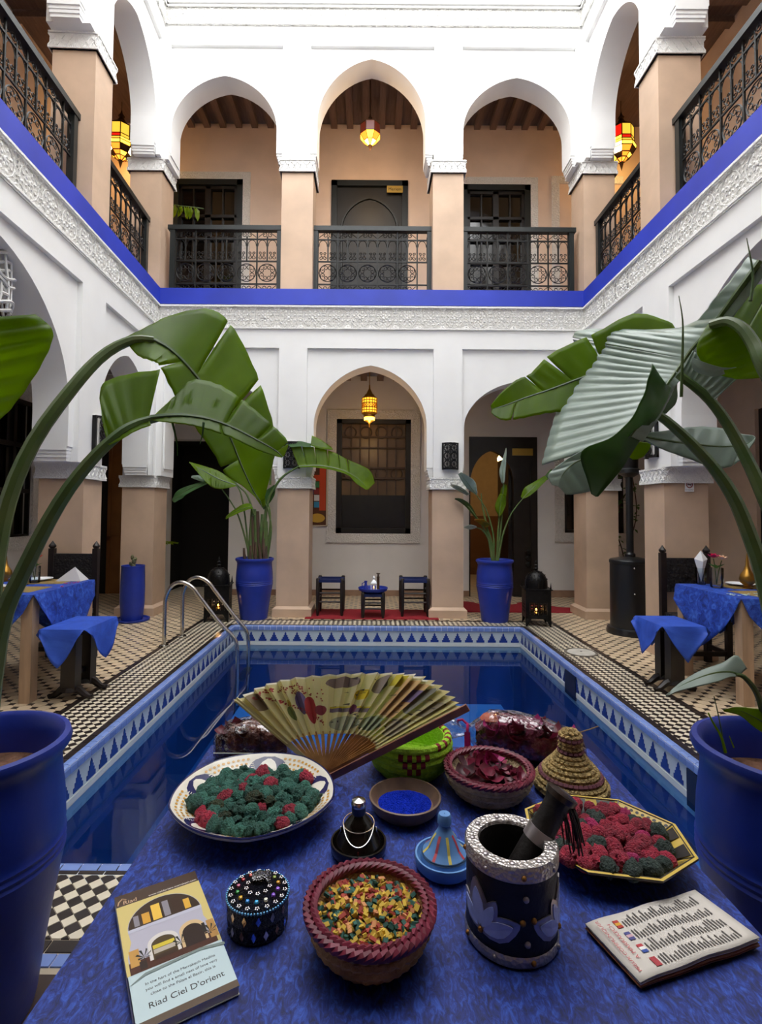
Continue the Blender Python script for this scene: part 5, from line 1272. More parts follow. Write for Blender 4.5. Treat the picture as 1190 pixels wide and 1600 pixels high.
RD = [(.10, .62), (.19, .55), (.19, .36), (.195, .30), (.225, .24), (.215, .18), (.16, .10), (.10, .05), (.03, 0)]
GAMB = glow('dim_amber_glass', '#b98a2a', .9)
C1 = [[LFR, LFR, GGRN], [GAMB, GAMB, LFR, GAMB, GRED], [GY_, GRED, GAMB, GGRN], [GY_, GAMB, GY_, GORG], [GHOT, GY_, GY_, GRED], [LFR, GHOT, GORG], [GY_, LFR, GORG], [GORG, GAMB]]
facet_lantern((-4.22, 8.60, 7.28), RD, C1, 'stained glass lantern glowing yellow in the upper left gallery', 8.295, power=2.5)
facet_lantern((4.12, 8.50, 7.24), RD, C1, 'stained glass lantern glowing amber in the upper right gallery', 8.295, power=2.5)
facet_lantern((-.04, 8.0, 7.14), [(.08, .36), (.165, .30), (.165, .15), (.10, .06), (.03, 0)], [[LFR, GRED], [mat('dull_red_glass', '#6b2a1c', .3)], [GORG, GY_], [GHOT, GY_]], 'red and orange glass lantern under the middle upper arch', 8.19, s=.6, power=5)
# brass pierced lantern of the ground floor
L_ = thing('hanging_lantern', 'pierced brass lantern in front of the lattice window', 'hanging lantern', (-.02, 8.0, 2.72))
BR2 = mat('pierced_brass', '#b8862c', .35, metal=.7)
MB().tube([(0, 0, .62), (0, 0, 1.07)], .005, 5).build('chain', BR2, L_)
MB().lathe([(.008, .66), (.012, .60), (.05, .52), (.075, .50), (.085, .47), (.10, .47), (.115, .45)], 20).build('crown', BR2, L_)
MB().lathe([(.108, .45), (.108, .22)], 16, cap=False).build('inner_glass', glow('amber_inner_glow', '#d98a1e', 1.4), L_)
mb = MB()
for z in (.45, .41, .37, .30, .26, .22): mb.lathe([(.114, z-.007), (.120, z), (.114, z+.007)], 20, cap=False)
for i in range(16):
    a = 2*PI*i/16; b = 2*PI*(i+1)/16
    mb.bar((.115*math.cos(a), .115*math.sin(a), .22), (.115*math.cos(a), .115*math.sin(a), .45), .012, .008)
    mb.bar((.115*math.cos(a), .115*math.sin(a), .30), (.115*math.cos(b), .115*math.sin(b), .37), .012, .006); mb.bar((.115*math.cos(b), .115*math.sin(b), .30), (.115*math.cos(a), .115*math.sin(a), .37), .012, .006)
mb.build('pierced_body', BR2, L_, smooth=False)
MB().lathe([(.118, .22), (.085, .19), (.085, .16), (.075, .155)], 20, cap=False).build('lower_collar', BR2, L_)
MB().lathe([(.08, .155), (.08, .11), (.03, .10)], 16, cap=False).build('lower_glass', glow('amber_lower_glow', '#ffc23a', 4), L_)
MB().lathe([(.001, 0), (.006, .04), (.02, .07), (.05, .095), (.082, .105)], 16).build('drop', BR2, L_)
light('lantern_light', (0, -.0, -.06), 2.5, (1, .65, .3), .05, L_)
# white pierced pendant at the left edge
wp = thing('white_pendant', 'white openwork pendant lamp at the left picture edge', 'hanging lamp', (-3.12, 4.2, 3.02))
mb = MB(); WFM = mat('white_filigree', '#d8d8d6', .7)
rrp = random.Random(11)
for k in range(11):
    z = .03+k*.055; r_ = .165+.02*math.sin(k*1.7)
    mb.tube([((r_+.012*math.sin(5*a+k))*math.cos(a), (r_+.012*math.sin(5*a+k))*math.sin(a), z+.02*math.sin(4*a+k)) for a in [2*PI*i/28 for i in range(28)]], .013, 5, closed=True)
for i in range(14):
    a = 2*PI*i/14; mb.tube([(.165*math.cos(a+.5*math.sin(t*6)*.3), .165*math.sin(a+.5*math.sin(t*6)*.3), .02+.6*t) for t in [q/10 for q in range(11)]], .011, 5)
mb.build('openwork_shade', WFM, wp); MB().tube([(0, 0, .6), (0, 0, .78)], .006, 5).build('cord', IRON, wp); MB().lathe([(.168, .60), (.02, .64)], 24).build('cap', WFM, wp)
# lamp of the room behind the open door
rl = thing('room_lantern', 'glass lantern in the room behind the open door', 'hanging lantern', (2.55, 10.3, 2.35)); MB().lathe([(.001, 0), (.05, .04), (.06, .15), (.02, .22)], 8).build('shade', GHOT, rl); MB().tube([(0, 0, .22), (0, 0, .86)], .005, 5).build('cord', IRON, rl)
light('lantern_light', (0, -.2, -.1), 5, (1, .65, .3), .05, rl)

# ---------------------------------------------------------------- the table in front, blue velvet cloth
TT = .75
VELV2 = velvet('blue_velvet_cloth', '#0b2577', '#2a52b6', '#051246', 85, (1, .45, 1))
ft = thing('front_table', 'wooden table carrying the market display in front', 'table', (.095, 1.03, 0))
MB().box(-.545, .545, -.56, .55, TT-.035, TT-.003).build('tabletop', DKW, ft, smooth=False)
for sx in (-1, 1):
    for sy in (-1, 1): MB().box(sx*.48-.035, sx*.48+.035, sy*.48-.035, sy*.48+.035, .004, TT-.035).build('leg', DKW, ft, smooth=False)
mb = MB(); nx, ny = 40, 40; x0, x1, y0, y1 = -.465, .655, .45, 1.595
def cz(x, y): return TT-.0025+.0015*math.sin(9*x+3)*math.sin(7*y)
P = [[(x0+(x1-x0)*i/nx, y0+(y1-y0)*j/ny, cz(x0+(x1-x0)*i/nx, y0+(y1-y0)*j/ny)) for j in range(ny+1)] for i in range(nx+1)]; mb.grid(P)
edge = [P[i][0] for i in range(nx+1)] + [P[nx][j] for j in range(1, ny+1)] + [P[i][ny] for i in range(nx-1, -1, -1)] + [P[0][j] for j in range(ny-1, 0, -1)]
ne = len(edge); D = []
for k, e_ in enumerate(edge):
    c = Vector((.095, 1.02, 0)); d = Vector((e_[0], e_[1], 0))-c
    nrm = Vector((1 if e_[0] >= x1-1e-6 else -1 if e_[0] <= x0+1e-6 else 0, 1 if e_[1] >= y1-1e-6 else -1 if e_[1] <= y0+1e-6 else 0, 0))
    if nrm.length: nrm.normalize()
    D.append([Vector(e_)+nrm*(.010*min(1, f*6)+.028*f*math.sin(k*.55)*f+.02*f)-Vector((0, 0, .42*f+(0.006 if f else 0))) for f in (0, .03, .15, .4, .7, 1)])
mb.grid(D, cu=True)
cl = mb.build('velvet_tablecloth', VELV2, None); md = cl.modifiers.new('t', 'SOLIDIFY'); md.thickness = .002; md.offset = 1
tag(cl, 'deep blue velvet cloth covering the front table', 'tablecloth')
T0 = TT+.0008
def spot(px, py, z): p_ = atz(px, py, z); return p_.x, p_.y
def rad(wpx, x, y, z): return wpx/2*(math.cos(PIT)*y+math.sin(PIT)*(z-CH))/FPX

# -- guide booklet
BC = Vector((-.3145, .873, T0)); BA = math.radians(31)
bk = thing('guide_booklet', 'paperback guide booklet with an arched courtyard photo on its cover', 'book', BC, BA)
bw, bh, bt = .069, .1405, .013
PAPER = mat('page_edges', '#d8d2c4', .8, bump=.3, bscale=200, stretch=(1, 1, 30))
MB().box(-bw+.002, bw-.001, -bh+.001, bh-.001, .001, bt-.001).build('pages', PAPER, bk, smooth=False)
COVER = mat('cover_pale_blue', '#c3d6da', .3); 
MB().box(-bw, bw, -bh, bh, bt-.001, bt).build('front_cover', COVER, bk, smooth=False)
mb = MB(); mb.box(-bw, bw, -bh, bh, 0, .001); mb.box(-bw, -bw+.0012, -bh, bh, 0, bt); mb.build('back_cover', mat('cover_white', '#d9d6cf', .4), bk, smooth=False)
def flat(poly, col, z, name='cover_print', parent=bk, base=bt, rough=.3):
    return MB().add([(x, y, base+z) for x, y in poly], [tuple(range(len(poly)))]).build(name, mat('print_'+col[1:], col, rough), parent, smooth=False)
def rect(x0, y0, x1, y1): return [(x0, y0), (x1, y0), (x1, y1), (x0, y1)]
e5 = 1e-4
flat(rect(-bw, bh-.030, bw, bh), '#4c3a2e', e5); flat(rect(-bw, -.045, bw, bh-.030), '#d8c47c', e5)
flat(rect(-bw, -bh, bw, -bh+.012), '#5c4a3a', e5)
# the courtyard photograph on the cover: onion arch with the night court
def onion(cx, cy, w, h_, n=20): return [(cx+w*math.cos(PI*k/n), cy+h_*math.sin(PI*k/n)) for k in range(n+1)]
flat(onion(0, .045, .058, .058) + [(-.056, .02), (-.064, -.010), (-.064, -.045), (.064, -.045), (.064, -.010), (.056, .02)], '#b9b6c4', 2*e5)
ups = [p_ for p_ in onion(0, .045, .057, .057)]
flat(ups + [(-.057, .045)], '#3a2a1c', 3*e5)
for x0_, x1_, c_ in ((-.034, -.022, '#d9a13a'), (-.018, -.004, '#f0c24e'), (.000, .010, '#8f8a92'), (.014, .030, '#3a2413'), (.033, .043, '#e0ac3e'), (-.047, -.039, '#8f8a92')): flat(rect(x0_, .050, x1_, .088 if abs(x0_+x1_) < .05 else .075), c_, 4*e5)
flat(rect(-.058, .040, .058, .047), '#c4c4d2', 5*e5)
flat(rect(-.064, -.045, .064, -.022), '#4a2414', 3*e5)
for cx_, w_, c_, ht in ((-.012, .023, '#dcd6d0', .020), (.033, .020, '#d9b98a', .022)):
    flat(onion(cx_, -.002, w_, ht) + [(cx_-w_, -.032), (cx_+w_, -.032)], c_, 4*e5); flat(onion(cx_, -.005, w_*.78, ht*.75) + [(cx_-w_*.78, -.034), (cx_+w_*.78, -.034)], '#4a3a16' if cx_ < 0 else '#2a170c', 5*e5)
flat(rect(-.028, -.012, .004, -.004), '#d8c23c', 6*e5); flat(rect(-.028, -.022, .004, -.013), '#b9aea0', 6*e5); flat(rect(-.028, -.034, .004, -.026), '#3a2412', 6*e5)
flat(rect(-.062, -.032, -.048, .002), '#c7964c', 5*e5); flat(rect(.056, -.034, .068, .006), '#b98a4c', 5*e5); flat(rect(-.05, -.042, -.040, -.026), '#2a1a10', 6*e5); flat(rect(.048, -.018, .053, .004), '#20140c', 6*e5)
for cx_ in (-.042, .012, .058):
    for k in range(7): a = k*.9; flat([(cx_, -.020), (cx_+.010*math.cos(a), -.014+.010*math.sin(a)), (cx_+.012*math.cos(a+.3), -.014+.012*math.sin(a+.3))], '#23251c', 7*e5)
flat([(-.071, -.065), (-.045, -.050), (.035, -.045), (.071, -.052), (.071, -.058), (.035, -.050), (-.045, -.055)], '#7d8c88', 8*e5)
INK = mat('black_ink', '#2a2926', .5); WINK = mat('white_ink', '#efe8dc', .5)
def bt_(s, size, x, y, m_=INK, al='CENTER', sx=1): return text(s, size, m_, bk, (x, y, bt+2e-4), (0, 0, 0), 'lettering', .00005, al, sx)
bt_('In the hart of the Marrakech Medina', .0068, .002, -.072); bt_('you will find a small nest of love very', .0068, .002, -.082); bt_('close to the Palais el Bacir, this is', .0068, .002, -.092)
bt_("Riad Ciel D'orient", .0142, .003, -.113)
bt_('www.cieldorient-marrakech.com', .0062, .066, bh-.027, WINK, 'RIGHT'); bt_('Riad', .013, -.058, bh-.027, mat('beige_ink', '#d9b593', .5), 'LEFT')
mb = MB(); mb.tube([(-.066, bh-.026, bt+.0003), (-.064, bh-.018, bt+.0003), (-.058, bh-.012, bt+.0003), (-.052, bh-.017, bt+.0003)], .0012, 5); mb.build('logo_dome', mat('beige_ink', '#d9b593', .5), bk)

# -- beaded trinket box
x, y = spot(403, 1392, .803); r = rad(95, x, y, .80)
bx = thing('beaded_box', 'round trinket box covered with beads and mirror lozenges', 'box', (x, y, T0))
NAVY = mat('navy_bead_cloth', '#161b3c', .6, bump=1, bscale=260, tex='VORONOI'); BH = .050
MB().lathe([(.001, 0), (r*.96, 0), (r*.98, .003), (r*.98, BH*.52)], 40).build('body', NAVY, bx)
lid = MB().lathe([(r, BH*.52), (r*1.0, BH), (r*.97, BH+.003), (r*.6, BH+.008), (.001, BH+.011)], 40).build('lid', mat('navy_glitter', '#26305e', .35, bump=1.2, bscale=500, tex='VORONOI', var=.4, vscale=300), bx)
mb = MB()
for k in range(64): a = 2*PI*k/64; mb.ball((r*1.0*math.cos(a), r*1.0*math.sin(a), BH+.001), .0021, 6, 4)
tag(mb.build('rim_beads', mat('turquoise_bead', '#5fa8d8', .15), lid), kind='stuff')
def dome(rr): return BH+.011-.008*(rr/(r*.97))**2
stud = {}
SIL = mat('silver_stud', '#e8e2e4', .2, metal=.6)
for i, (col) in enumerate(['#b02a2c', '#d06a8c', '#2c9a3c', '#d9a522', '#2f8ee0', '#3ab0e8', '#efeede', '#8b4fd8', '#9a5ae0', '#d89a20', '#8aa03a', '#b8342c', '#2c8a40', '#c84a40']):
    a = 2*PI*i/14+2.6+PI/2*0; rr = r*.66
    MB().lathe([(.001, .004), (.0030, .003), (.0036, 0)], 8, (rr*math.cos(a), rr*math.sin(a), dome(rr)-.0005)).build('coloured_stud', mat('stud_'+col[1:], col, .15), lid)
mb = MB()
for n_, rr in ((18, r*.88), (9, r*.38)):
    for i in range(n_):
        a = 2*PI*i/n_
        for q in range(5): mb.ball((rr*math.cos(a)+.0028*math.cos(q*1.257), rr*math.sin(a)+.0028*math.sin(q*1.257), dome(rr)+.001), .0016, 6, 4)
tag(mb.build('white_bead_flowers', SIL, lid), kind='stuff')
MB().tube([(-.012, .012, dome(0)+.004), (.0, .014, dome(0)+.006), (.014, .016, dome(0)+.006), (.018, .004, dome(0)+.004)], [.007, .009, .008, .003], 8).build('glitter_knob', mat('silver_glitter', '#d8d8da', .25, metal=.8, bump=1.5, bscale=400, tex='VORONOI'), lid)
lz = {}
for row, (z0_, nn, off) in enumerate(((BH*.76, 14, 0), (BH*.27, 16, .2))):
    for k in range(nn):
        a = 2*PI*(k+off)/nn; rr = r*1.006 if row == 0 else r*.985; ca, sa = math.cos(a), math.sin(a); w_ = .0042; h2 = .008
        MB().add([(rr*ca, rr*sa, z0_-h2), (rr*ca-w_*sa, rr*sa+w_*ca, z0_), (rr*ca, rr*sa, z0_+h2), (rr*ca+w_*sa, rr*sa-w_*ca, z0_), ((rr-.003)*ca, (rr-.003)*sa, z0_)], [(0, 3, 2, 1), (0, 1, 4), (1, 2, 4), (2, 3, 4), (3, 0, 4)]).build('mirror_lozenge', (SIL, mat('blue_mirror', '#7f9fe0', .1, metal=.8), mat('copper_mirror', '#c48a5c', .15, metal=.8))[(k*5+row) % 3], bx if row else lid, smooth=False)

# -- baskets
WICK = mat('pale_wicker', '#b98f5e', .7, var=.2, vscale=40, bump=.6, bscale=160)
WICKP = mat('pale_straw', '#c9b48c', .7, var=.2, vscale=40, bump=.6, bscale=160)
BURG = mat('burgundy_raffia', '#6d1f33', .5, rand=.35)
def woven_body(parent, prof, n=48, m_=WICK, rows=7):
    """wall of stacked coils following prof (r,z), closed bottom"""
    mb = MB(); C = catmull([(a, b, 0) for a, b in prof], rows)
    mb.lathe([(.001, prof[0][1])] + [(q.x*.98, q.y) for q in C] + [(C[-1].x*.93, C[-1].y), (C[0].x*.93, C[0].y+.004), (.001, prof[0][1]+.004)], n, cap=False)
    o = mb.build('basket_wall', m_, parent)
    for i, q in enumerate(C):
        rr = q.x; g = MB(); nn = int(2*PI*rr/.016)
        g.tube([((rr+.0015*(math.sin(2*PI*k*nn/(nn*3)*1.0+i*PI)))*math.cos(2*PI*k/(nn*3)), (rr+.0015*math.sin(2*PI*k/3+i*PI))*math.sin(2*PI*k/(nn*3)), q.y) for k in range(nn*3)], (C[-1].y-C[0].y)/rows*.56, 6, closed=True)
        g.build('coil', m_, o)
    return o
def braid(parent, r, z, th, n, m_=BURG, name='braided_rim'):
    mb = MB()
    for k in range(n):
        a = 2*PI*k/n; da = 2*PI/n
        for s_, off in ((1, 0), (-1, .5)):
            pts = []
            for f in (-1, -.4, .3, 1):
                aa = a+da*(off+f*1.15); zz = z+s_*th*.75*(f*.9); rr = r+th*.85*math.cos(f*1.35)*(1 if s_ > 0 else -.75)
                pts.append((rr*math.cos(aa), rr*math.sin(aa), zz+th*.4*(1-f*f)))
            mb.tube(pts, [th*.3, th*.52, th*.52, th*.3], 5)
    o = mb.build(name, m_, parent); tag(o, kind='stuff'); return o
x, y = spot(577.5, 1412, .818); r = rad(184, x, y, .818)
b1 = thing('wicker_basket', 'wicker bowl with a braided burgundy rim full of coloured chips', 'basket', (x, y, T0))
woven_body(b1, [(r*.60, .002), (r*.82, .016), (r*.96, .038), (r*1.0, .058)], rows=5); braid(b1, r*1.0, .063, .0105, 52)

chips = MB(); rr_ = random.Random(21)
for k in range(620):
    a = rr_.uniform(0, 2*PI); q = math.sqrt(rr_.random())*r*.90; zz = .051+.010*(1-(q/r)**2)+rr_.uniform(-.006, .005)
    M = Matrix.Translation((q*math.cos(a), q*math.sin(a), zz)) @ Euler((rr_.uniform(-.7, .7), rr_.uniform(-.7, .7), rr_.uniform(0, 6))).to_matrix().to_4x4()
    l_ = rr_.uniform(.003, .0065); w_ = rr_.uniform(.0022, .004); t_ = rr_.uniform(.0015, .003)
    chips.box(-l_, l_, -w_, w_, -t_, t_, rr_.choice([0, 0, 0, 1, 1, 2, 2, 3]), M)
chips.lathe([(.001, .050), (r*.9, .044)], 32, cap=False, mi=2)
co = chips.build('potpourri_chips', [mat('yellow_chip', '#c9a83e', .8, rand=.2), mat('red_chip', '#a8453a', .8, rand=.2), mat('green_chip', '#2f5a50', .8, rand=.25), mat('tan_chip', '#c98a5a', .8)], None, (x, y, T0), smooth=False)
tag(co, 'yellow, red and green wood chips heaped in the wicker bowl', 'wood chips', kind='stuff')
x, y = spot(763, 1199, .815); r = rad(128, x, y, .815)
b2 = thing('wicker_basket', 'small wicker bowl with a burgundy rim full of rose petals', 'basket', (x, y, T0))
woven_body(b2, [(r*.62, .002), (r*.85, .02), (r*.98, .045), (r*1.0, .058)], m_=WICKP, rows=5); braid(b2, r*.98, .062, .0095, 46)
pm_ = []
for v in range(3):
    mb = MB(); P = [[Vector((.019*u*(1-.25*w_*w_), .015*w_, .004*u*u*(1+v*.5)+.006*w_*w_-.002*v*u)) for w_ in [q/3-1 for q in range(7)]] for u in [q/3-1 for q in range(7)]]
    pm_.append([mb.grid(P).mesh('rose_petal', mat('dry_petal_%d' % c, ['#5c1226', '#7a1a38', '#a8246a', '#3a0f1c'][c], .45, var=.2, vscale=60)) for c in range(4)])
rq = random.Random(4)
for k in range(34):
    a = rq.uniform(0, 2*PI); q = math.sqrt(rq.random())*r*.74
    o = ob('rose_petal', pm_[k % 3][rq.choice([0, 0, 1, 1, 2, 3])], None, (x+q*math.cos(a), y+q*math.sin(a), T0+.042+.014*(1-q/r)+rq.uniform(0, .008)), (rq.uniform(-.7, .7), rq.uniform(-.7, .7), rq.uniform(0, 6)), rq.uniform(.9, 1.35)); tag(o, 'dried dark red rose petal in the small wicker bowl', 'petal', 'rose petals in the small wicker bowl')
tag(MB().lathe([(.001, .040), (r*.5, .038), (r*.9, .034)], 28, (x, y, T0), cap=False).build('petal_bed', mat('dry_petal_0', '#5c1226', .5), None), 'bed of crushed petals filling the small wicker bowl', 'petals', kind='stuff')

# -- blue pigment in a clay dish
x, y = spot(632.5, 1243, .787); r = rad(112, x, y, .785)
CLAY = mat('brown_clay_dish', '#6b5340', .45, var=.2, vscale=30)
pd = thing('clay_dish', 'shallow brown clay dish holding blue powder', 'dish', (x, y, T0)); MB().lathe([(.001, 0), (r*.72, 0), (r*.9, .012), (r*1.0, .034), (r*1.0, .037), (r*.95, .038), (r*.90, .030), (r*.78, .016), (.001, .012)], 40, cap=False).build('dish', CLAY, pd)
P = []; rp_ = random.Random(9)
for k in range(13):
    f = k/12; P.append([((r*.74*f)*math.cos(a)*(1+.05*math.sin(3*a)), (r*.74*f)*math.sin(a)*(1+.05*math.sin(3*a)), .0165+(.020*(1-f**1.6)+(rp_.uniform(-.0022, .0022) if k < 12 else 0))) for a in [2*PI*i/40 for i in range(40)]])
pg = MB().grid(P, cv=True).build('blue_pigment', mat('ultramarine_powder', '#1a3be0', 1, var=.15, vscale=120, bump=1, bscale=300, spec=.1), None, (x, y, T0)); tag(pg, 'heap of vivid blue pigment powder in the clay dish', 'pigment', kind='stuff')

# -- miniature tagines
x, y = spot(694, 1334, .777); r = rad(92, x, y, .775)
LBLUE = mat('sky_blue_paint', '#5f8fc8', .55, var=.08, vscale=30)
tg = thing('mini_tagine', 'light blue miniature tagine with coloured stripes', 'tagine', (x, y, T0))
MB().lathe([(.001, 0), (r*.84, 0), (r*.97, .008), (r*1.0, .024), (r*.99, .027), (r*.93, .027), (r*.90, .020), (r*.80, .014), (.001, .012)], 40, cap=False).build('base', LBLUE, tg)
def cone(z): 
    t_ = (z-.020)/.075; return r*(.80-.54*min(1, max(0, t_))**.80)
ld = MB().lathe([(a, .018+(b-.018)*.76) for a, b in [(r*.80, .018), (r*.81, .022), (r*.76, .032), (r*.745, .034), (r*.74, .037), (cone(.05), .05), (cone(.07), .07), (r*.27, .086), (r*.24, .090), (r*.20, .096), (r*.19, .104), (r*.235, .108), (r*.225, .125), (r*.19, .131), (.001, .131)]], 40, cap=False).build('lid', LBLUE, tg)
for k, col in enumerate(['#c4525a', '#d8c45a', '#b8404c', '#d8c45a', '#c4525a', '#d8c45a', '#b8404c', '#d8c45a']):
    a = -PI/2-.75+k*PI/4+.1; mb = MB(); prof_ = [(r*.735+.0006, .037), (cone(.05)+.0008, .05), (cone(.07)+.0008, .07), (r*.30, .083)]
    Q = [[(rr*math.cos(a+s_*w_), rr*math.sin(a+s_*w_),   .018+(zz-.018)*.76) for s_ in (-1, 1)] for (rr, zz), w_ in zip(prof_, (.07, .085, .11, .16))]
    mb.grid(Q).build('stripe', mat('stripe_'+col[1:], col, .6), ld, smooth=False)
for z_, rr in ((.036, r*.748), (.032, r*.768)): MB().tube([(rr*math.cos(a), rr*math.sin(a), .018+(z_-.018)*.76) for a in [2*PI*i/40 for i in range(40)]], .0008, 4, closed=True).build('groove_line', mat('dark_groove', '#33506e', .6), ld)
x, y = spot(560, 1312, .777); r = rad(88, x, y, .775)
BGL = mat('black_glaze', '#17130f', .18, var=.3, vscale=30)
tb = thing('mini_tagine', 'black glazed miniature tagine with silver wire', 'tagine', (x, y, T0))
MB().lathe([(.001, 0), (r*.86, 0), (r*.97, .008), (r*1.0, .022), (r*.98, .026), (r*.92, .026), (r*.86, .017), (.001, .012)], 40, cap=False).build('base', BGL, tb)
lk = MB().lathe([(r*.86, .016), (r*.86, .020), (r*.80, .027), (r*.68, .039), (r*.58, .050), (r*.50, .060), (r*.40, .068), (r*.28, .074), (r*.22, .079)], 36).build('lid', BGL, tb)
MB().lathe([(r*.22, .077), (r*.25, .081), (r*.25, .093), (r*.22, .095)], 24).build('knob_collar', mat('steel_blue', '#3a4254', .3, metal=.6), tb)
MB().lathe([(r*.26, .094), (r*.28, .098), (r*.24, .106), (.001, .110)], 24, cap=False).build('knob', STEEL, tb)
MB().tube([(r*.55*math.cos(a), r*.55*math.sin(a), .061+.004*math.sin(a)) for a in [2*PI*i/30 for i in range(30)]], .0010, 6, closed=True).build('wire_ring', STEEL, lk)
MB().tube([(r*.56*math.cos(-PI/2+t_*1.25), r*.56*math.sin(-PI/2+t_*1.25)-.013*(1-t_*t_), .060-.022*(1-t_*t_)) for t_ in [q/8-1 for q in range(17)]], .0010, 6).build('wire_swag', STEEL, lk)
for s_ in (-1, 1): MB().ball((s_*r*.62, -r*.1, .050), .005, 8, 6, sc=(.5, .8, 1.3)).build('silver_bead', STEEL, lk)
MB().box(-.001, .001, -r*.84, -r*.82, .026, .031).build('paint_fleck', mat('red_fleck', '#a83428', .6), lk, smooth=False)

# -- patterned dish with green buds
x, y = spot(398, 1236, .803); r = rad(252, x, y, .80)
IVORY = mat('ivory_glaze', '#f0eadb', .2, var=.04, vscale=20); NAVYG = mat('navy_glaze', '#2a2c5c', .2); OCHG = mat('ochre_glaze', '#d09a3e', .25)
dish = thing('painted_dish', 'white ceramic dish painted with navy lotus and ochre dots', 'dish', (x, y, T0))
dprof = [(.45, .010), (.62, .020), (.80, .036), (.94, .050), (1.0, .056)]
def dz(f):
    for (a, za), (b, zb_) in zip(dprof[:-1], dprof[1:]):
        if f <= b: return za+(zb_-za)*max(0, (f-a)/(b-a))
    return dprof[-1][1]
def scal(a, z): return 1-(.035*abs(math.sin(2.5*a+.5))**.6 if z > .03 else 0)
MB().lathe([(.001, 0), (r*.42, 0), (r*.46, .004), (r*.64, .016), (r*.82, .031), (r*.98, .047), (r*1.01, .054), (r*1.0, .058), (r*.98, .0565)] + [(r*f, z) for f, z in reversed(dprof[:-1])] + [(.001, .010)], 80, cap=False, wob=scal).build('dish', IVORY, dish)
MB().tube([(r*1.003*scal(a, .05)*math.cos(a), r*1.003*scal(a, .05)*math.sin(a), .0565) for a in [2*PI*i/80 for i in range(80)]], .0024, 5, closed=True).build('navy_lip', NAVYG, dish)
def onbowl(f, a, e_=.0007): return (r*f*scal(a, dz(f))*math.cos(a), r*f*scal(a, dz(f))*math.sin(a), dz(f)+e_)
def patch(fn, nu, nv, m_, parent, name, e_): 
    return MB().grid([[onbowl(*fn(u/nu, v/nv), e_) for v in range(nv+1)] for u in range(nu+1)]).build(name, m_, parent)
for k in range(5):
    a0 = 2*PI*k/5+.30
    lob = patch(lambda u, v: (.62+.34*u, a0+(v-.5)*2*(.36*math.sqrt(max(0, 1-(abs(u-.25)/.76)**2.2)))), 8, 8, NAVYG, dish, 'navy_lobe', .0008)
    patch(lambda u, v: (.60+.32*u, a0+(v-.5)*2*(.20*math.sqrt(max(0, 1-(abs(u-.2)/.81)**1.6)))), 8, 6, IVORY, lob, 'lotus_petal', .0014)
    patch(lambda u, v: (.60+.17*u, a0+(v-.5)*2*(.10*(1-u*u))), 6, 4, OCHG, lob, 'ochre_heart', .002)
    for s_ in (-1, 1):
        mb = MB()
        for q in range(7): 
            aa = a0+s_*(.235+.008*q); ff = .72+.028*q; mb.add([onbowl(ff, aa-.03, .0015), onbowl(ff, aa+.03, .0015), onbowl(ff+.010, aa+.03, .0015), onbowl(ff+.010, aa-.03, .0015)], [(0, 1, 2, 3)])
        tag(mb.build('hatching', IVORY, lob, smooth=False), kind='stuff')
    # ochre dots between the lobes
    mb = MB()
    for i in range(60):
        j_ = i//10; ff = .62+.062*j_; aa = a0+PI/5+((i % 10)-4.5+.5*(j_ % 2))*.075
        w_l = .37*math.sqrt(max(0, 1-(abs((ff-.62)/.34-.25)/.76)**2.2)) if ff < .96 else 0
        if min(abs(aa-a0), abs(aa-a0-2*PI/5)) < w_l+.04 or ff > .95: continue
        c_ = Vector(onbowl(ff, aa, .0012)); c2 = [Vector(onbowl(ff+.017*math.cos(t_), aa+.024*math.sin(t_), .0012)) for t_ in [2*PI*w_/7 for w_ in range(7)]]
        mb.add(c2, [tuple(range(7))])
    tag(mb.build('ochre_dots', OCHG, dish, smooth=False), kind='stuff')
# dried buds
def bud_mesh(name, m_, seed, crinkle):
    bm = bmesh.new(); bmesh.ops.create_icosphere(bm, subdivisions=3, radius=1); q = random.Random(seed)
    ax = [(Vector((q.uniform(-1, 1), q.uniform(-1, 1), q.uniform(-1, 1))).normalized(), q.uniform(4, 15), q.uniform(0, 6)) for _ in range(8)]
    for v in bm.verts:
        d_ = v.co.normalized(); k_ = sum(abs(math.sin(a.dot(d_)*w_+p_)) for a, w_, p_ in ax)/8
        fr_ = max(0, min(1, (d_.z+.2)*1.2)); v.co = Vector((d_.x, d_.y, d_.z*1.25))*(1+1.5*crinkle*(k_-.62)*(0.4+fr_))
    me = bpy.data.meshes.new(name); bm.to_mesh(me); bm.free(); me.materials.append(m_)
    for p_ in me.polygons: p_.use_smooth = True
    return me
GB = mat('dried_green_bud', '#265a48', .6, col2='#3f7a6c', vscale=2.5, rand=.3, bump=.8, bscale=5); GB2 = mat('olive_bud', '#4a4a2a', .8, rand=.2, bump=1, bscale=5, col2='#2e4a34', vscale=2.5)
RB = mat('dried_red_bud', '#b3263f', .55, col2='#8a1634', vscale=2.5, rand=.3, bump=.8, bscale=5); DB_ = mat('dried_dark_bud', '#33463f', .7, col2='#26352f', vscale=2.5, rand=.25, bump=.8, bscale=5)
MG = mat('magenta_bud', '#c02468', .6, rand=.2, bump=.8, bscale=5)
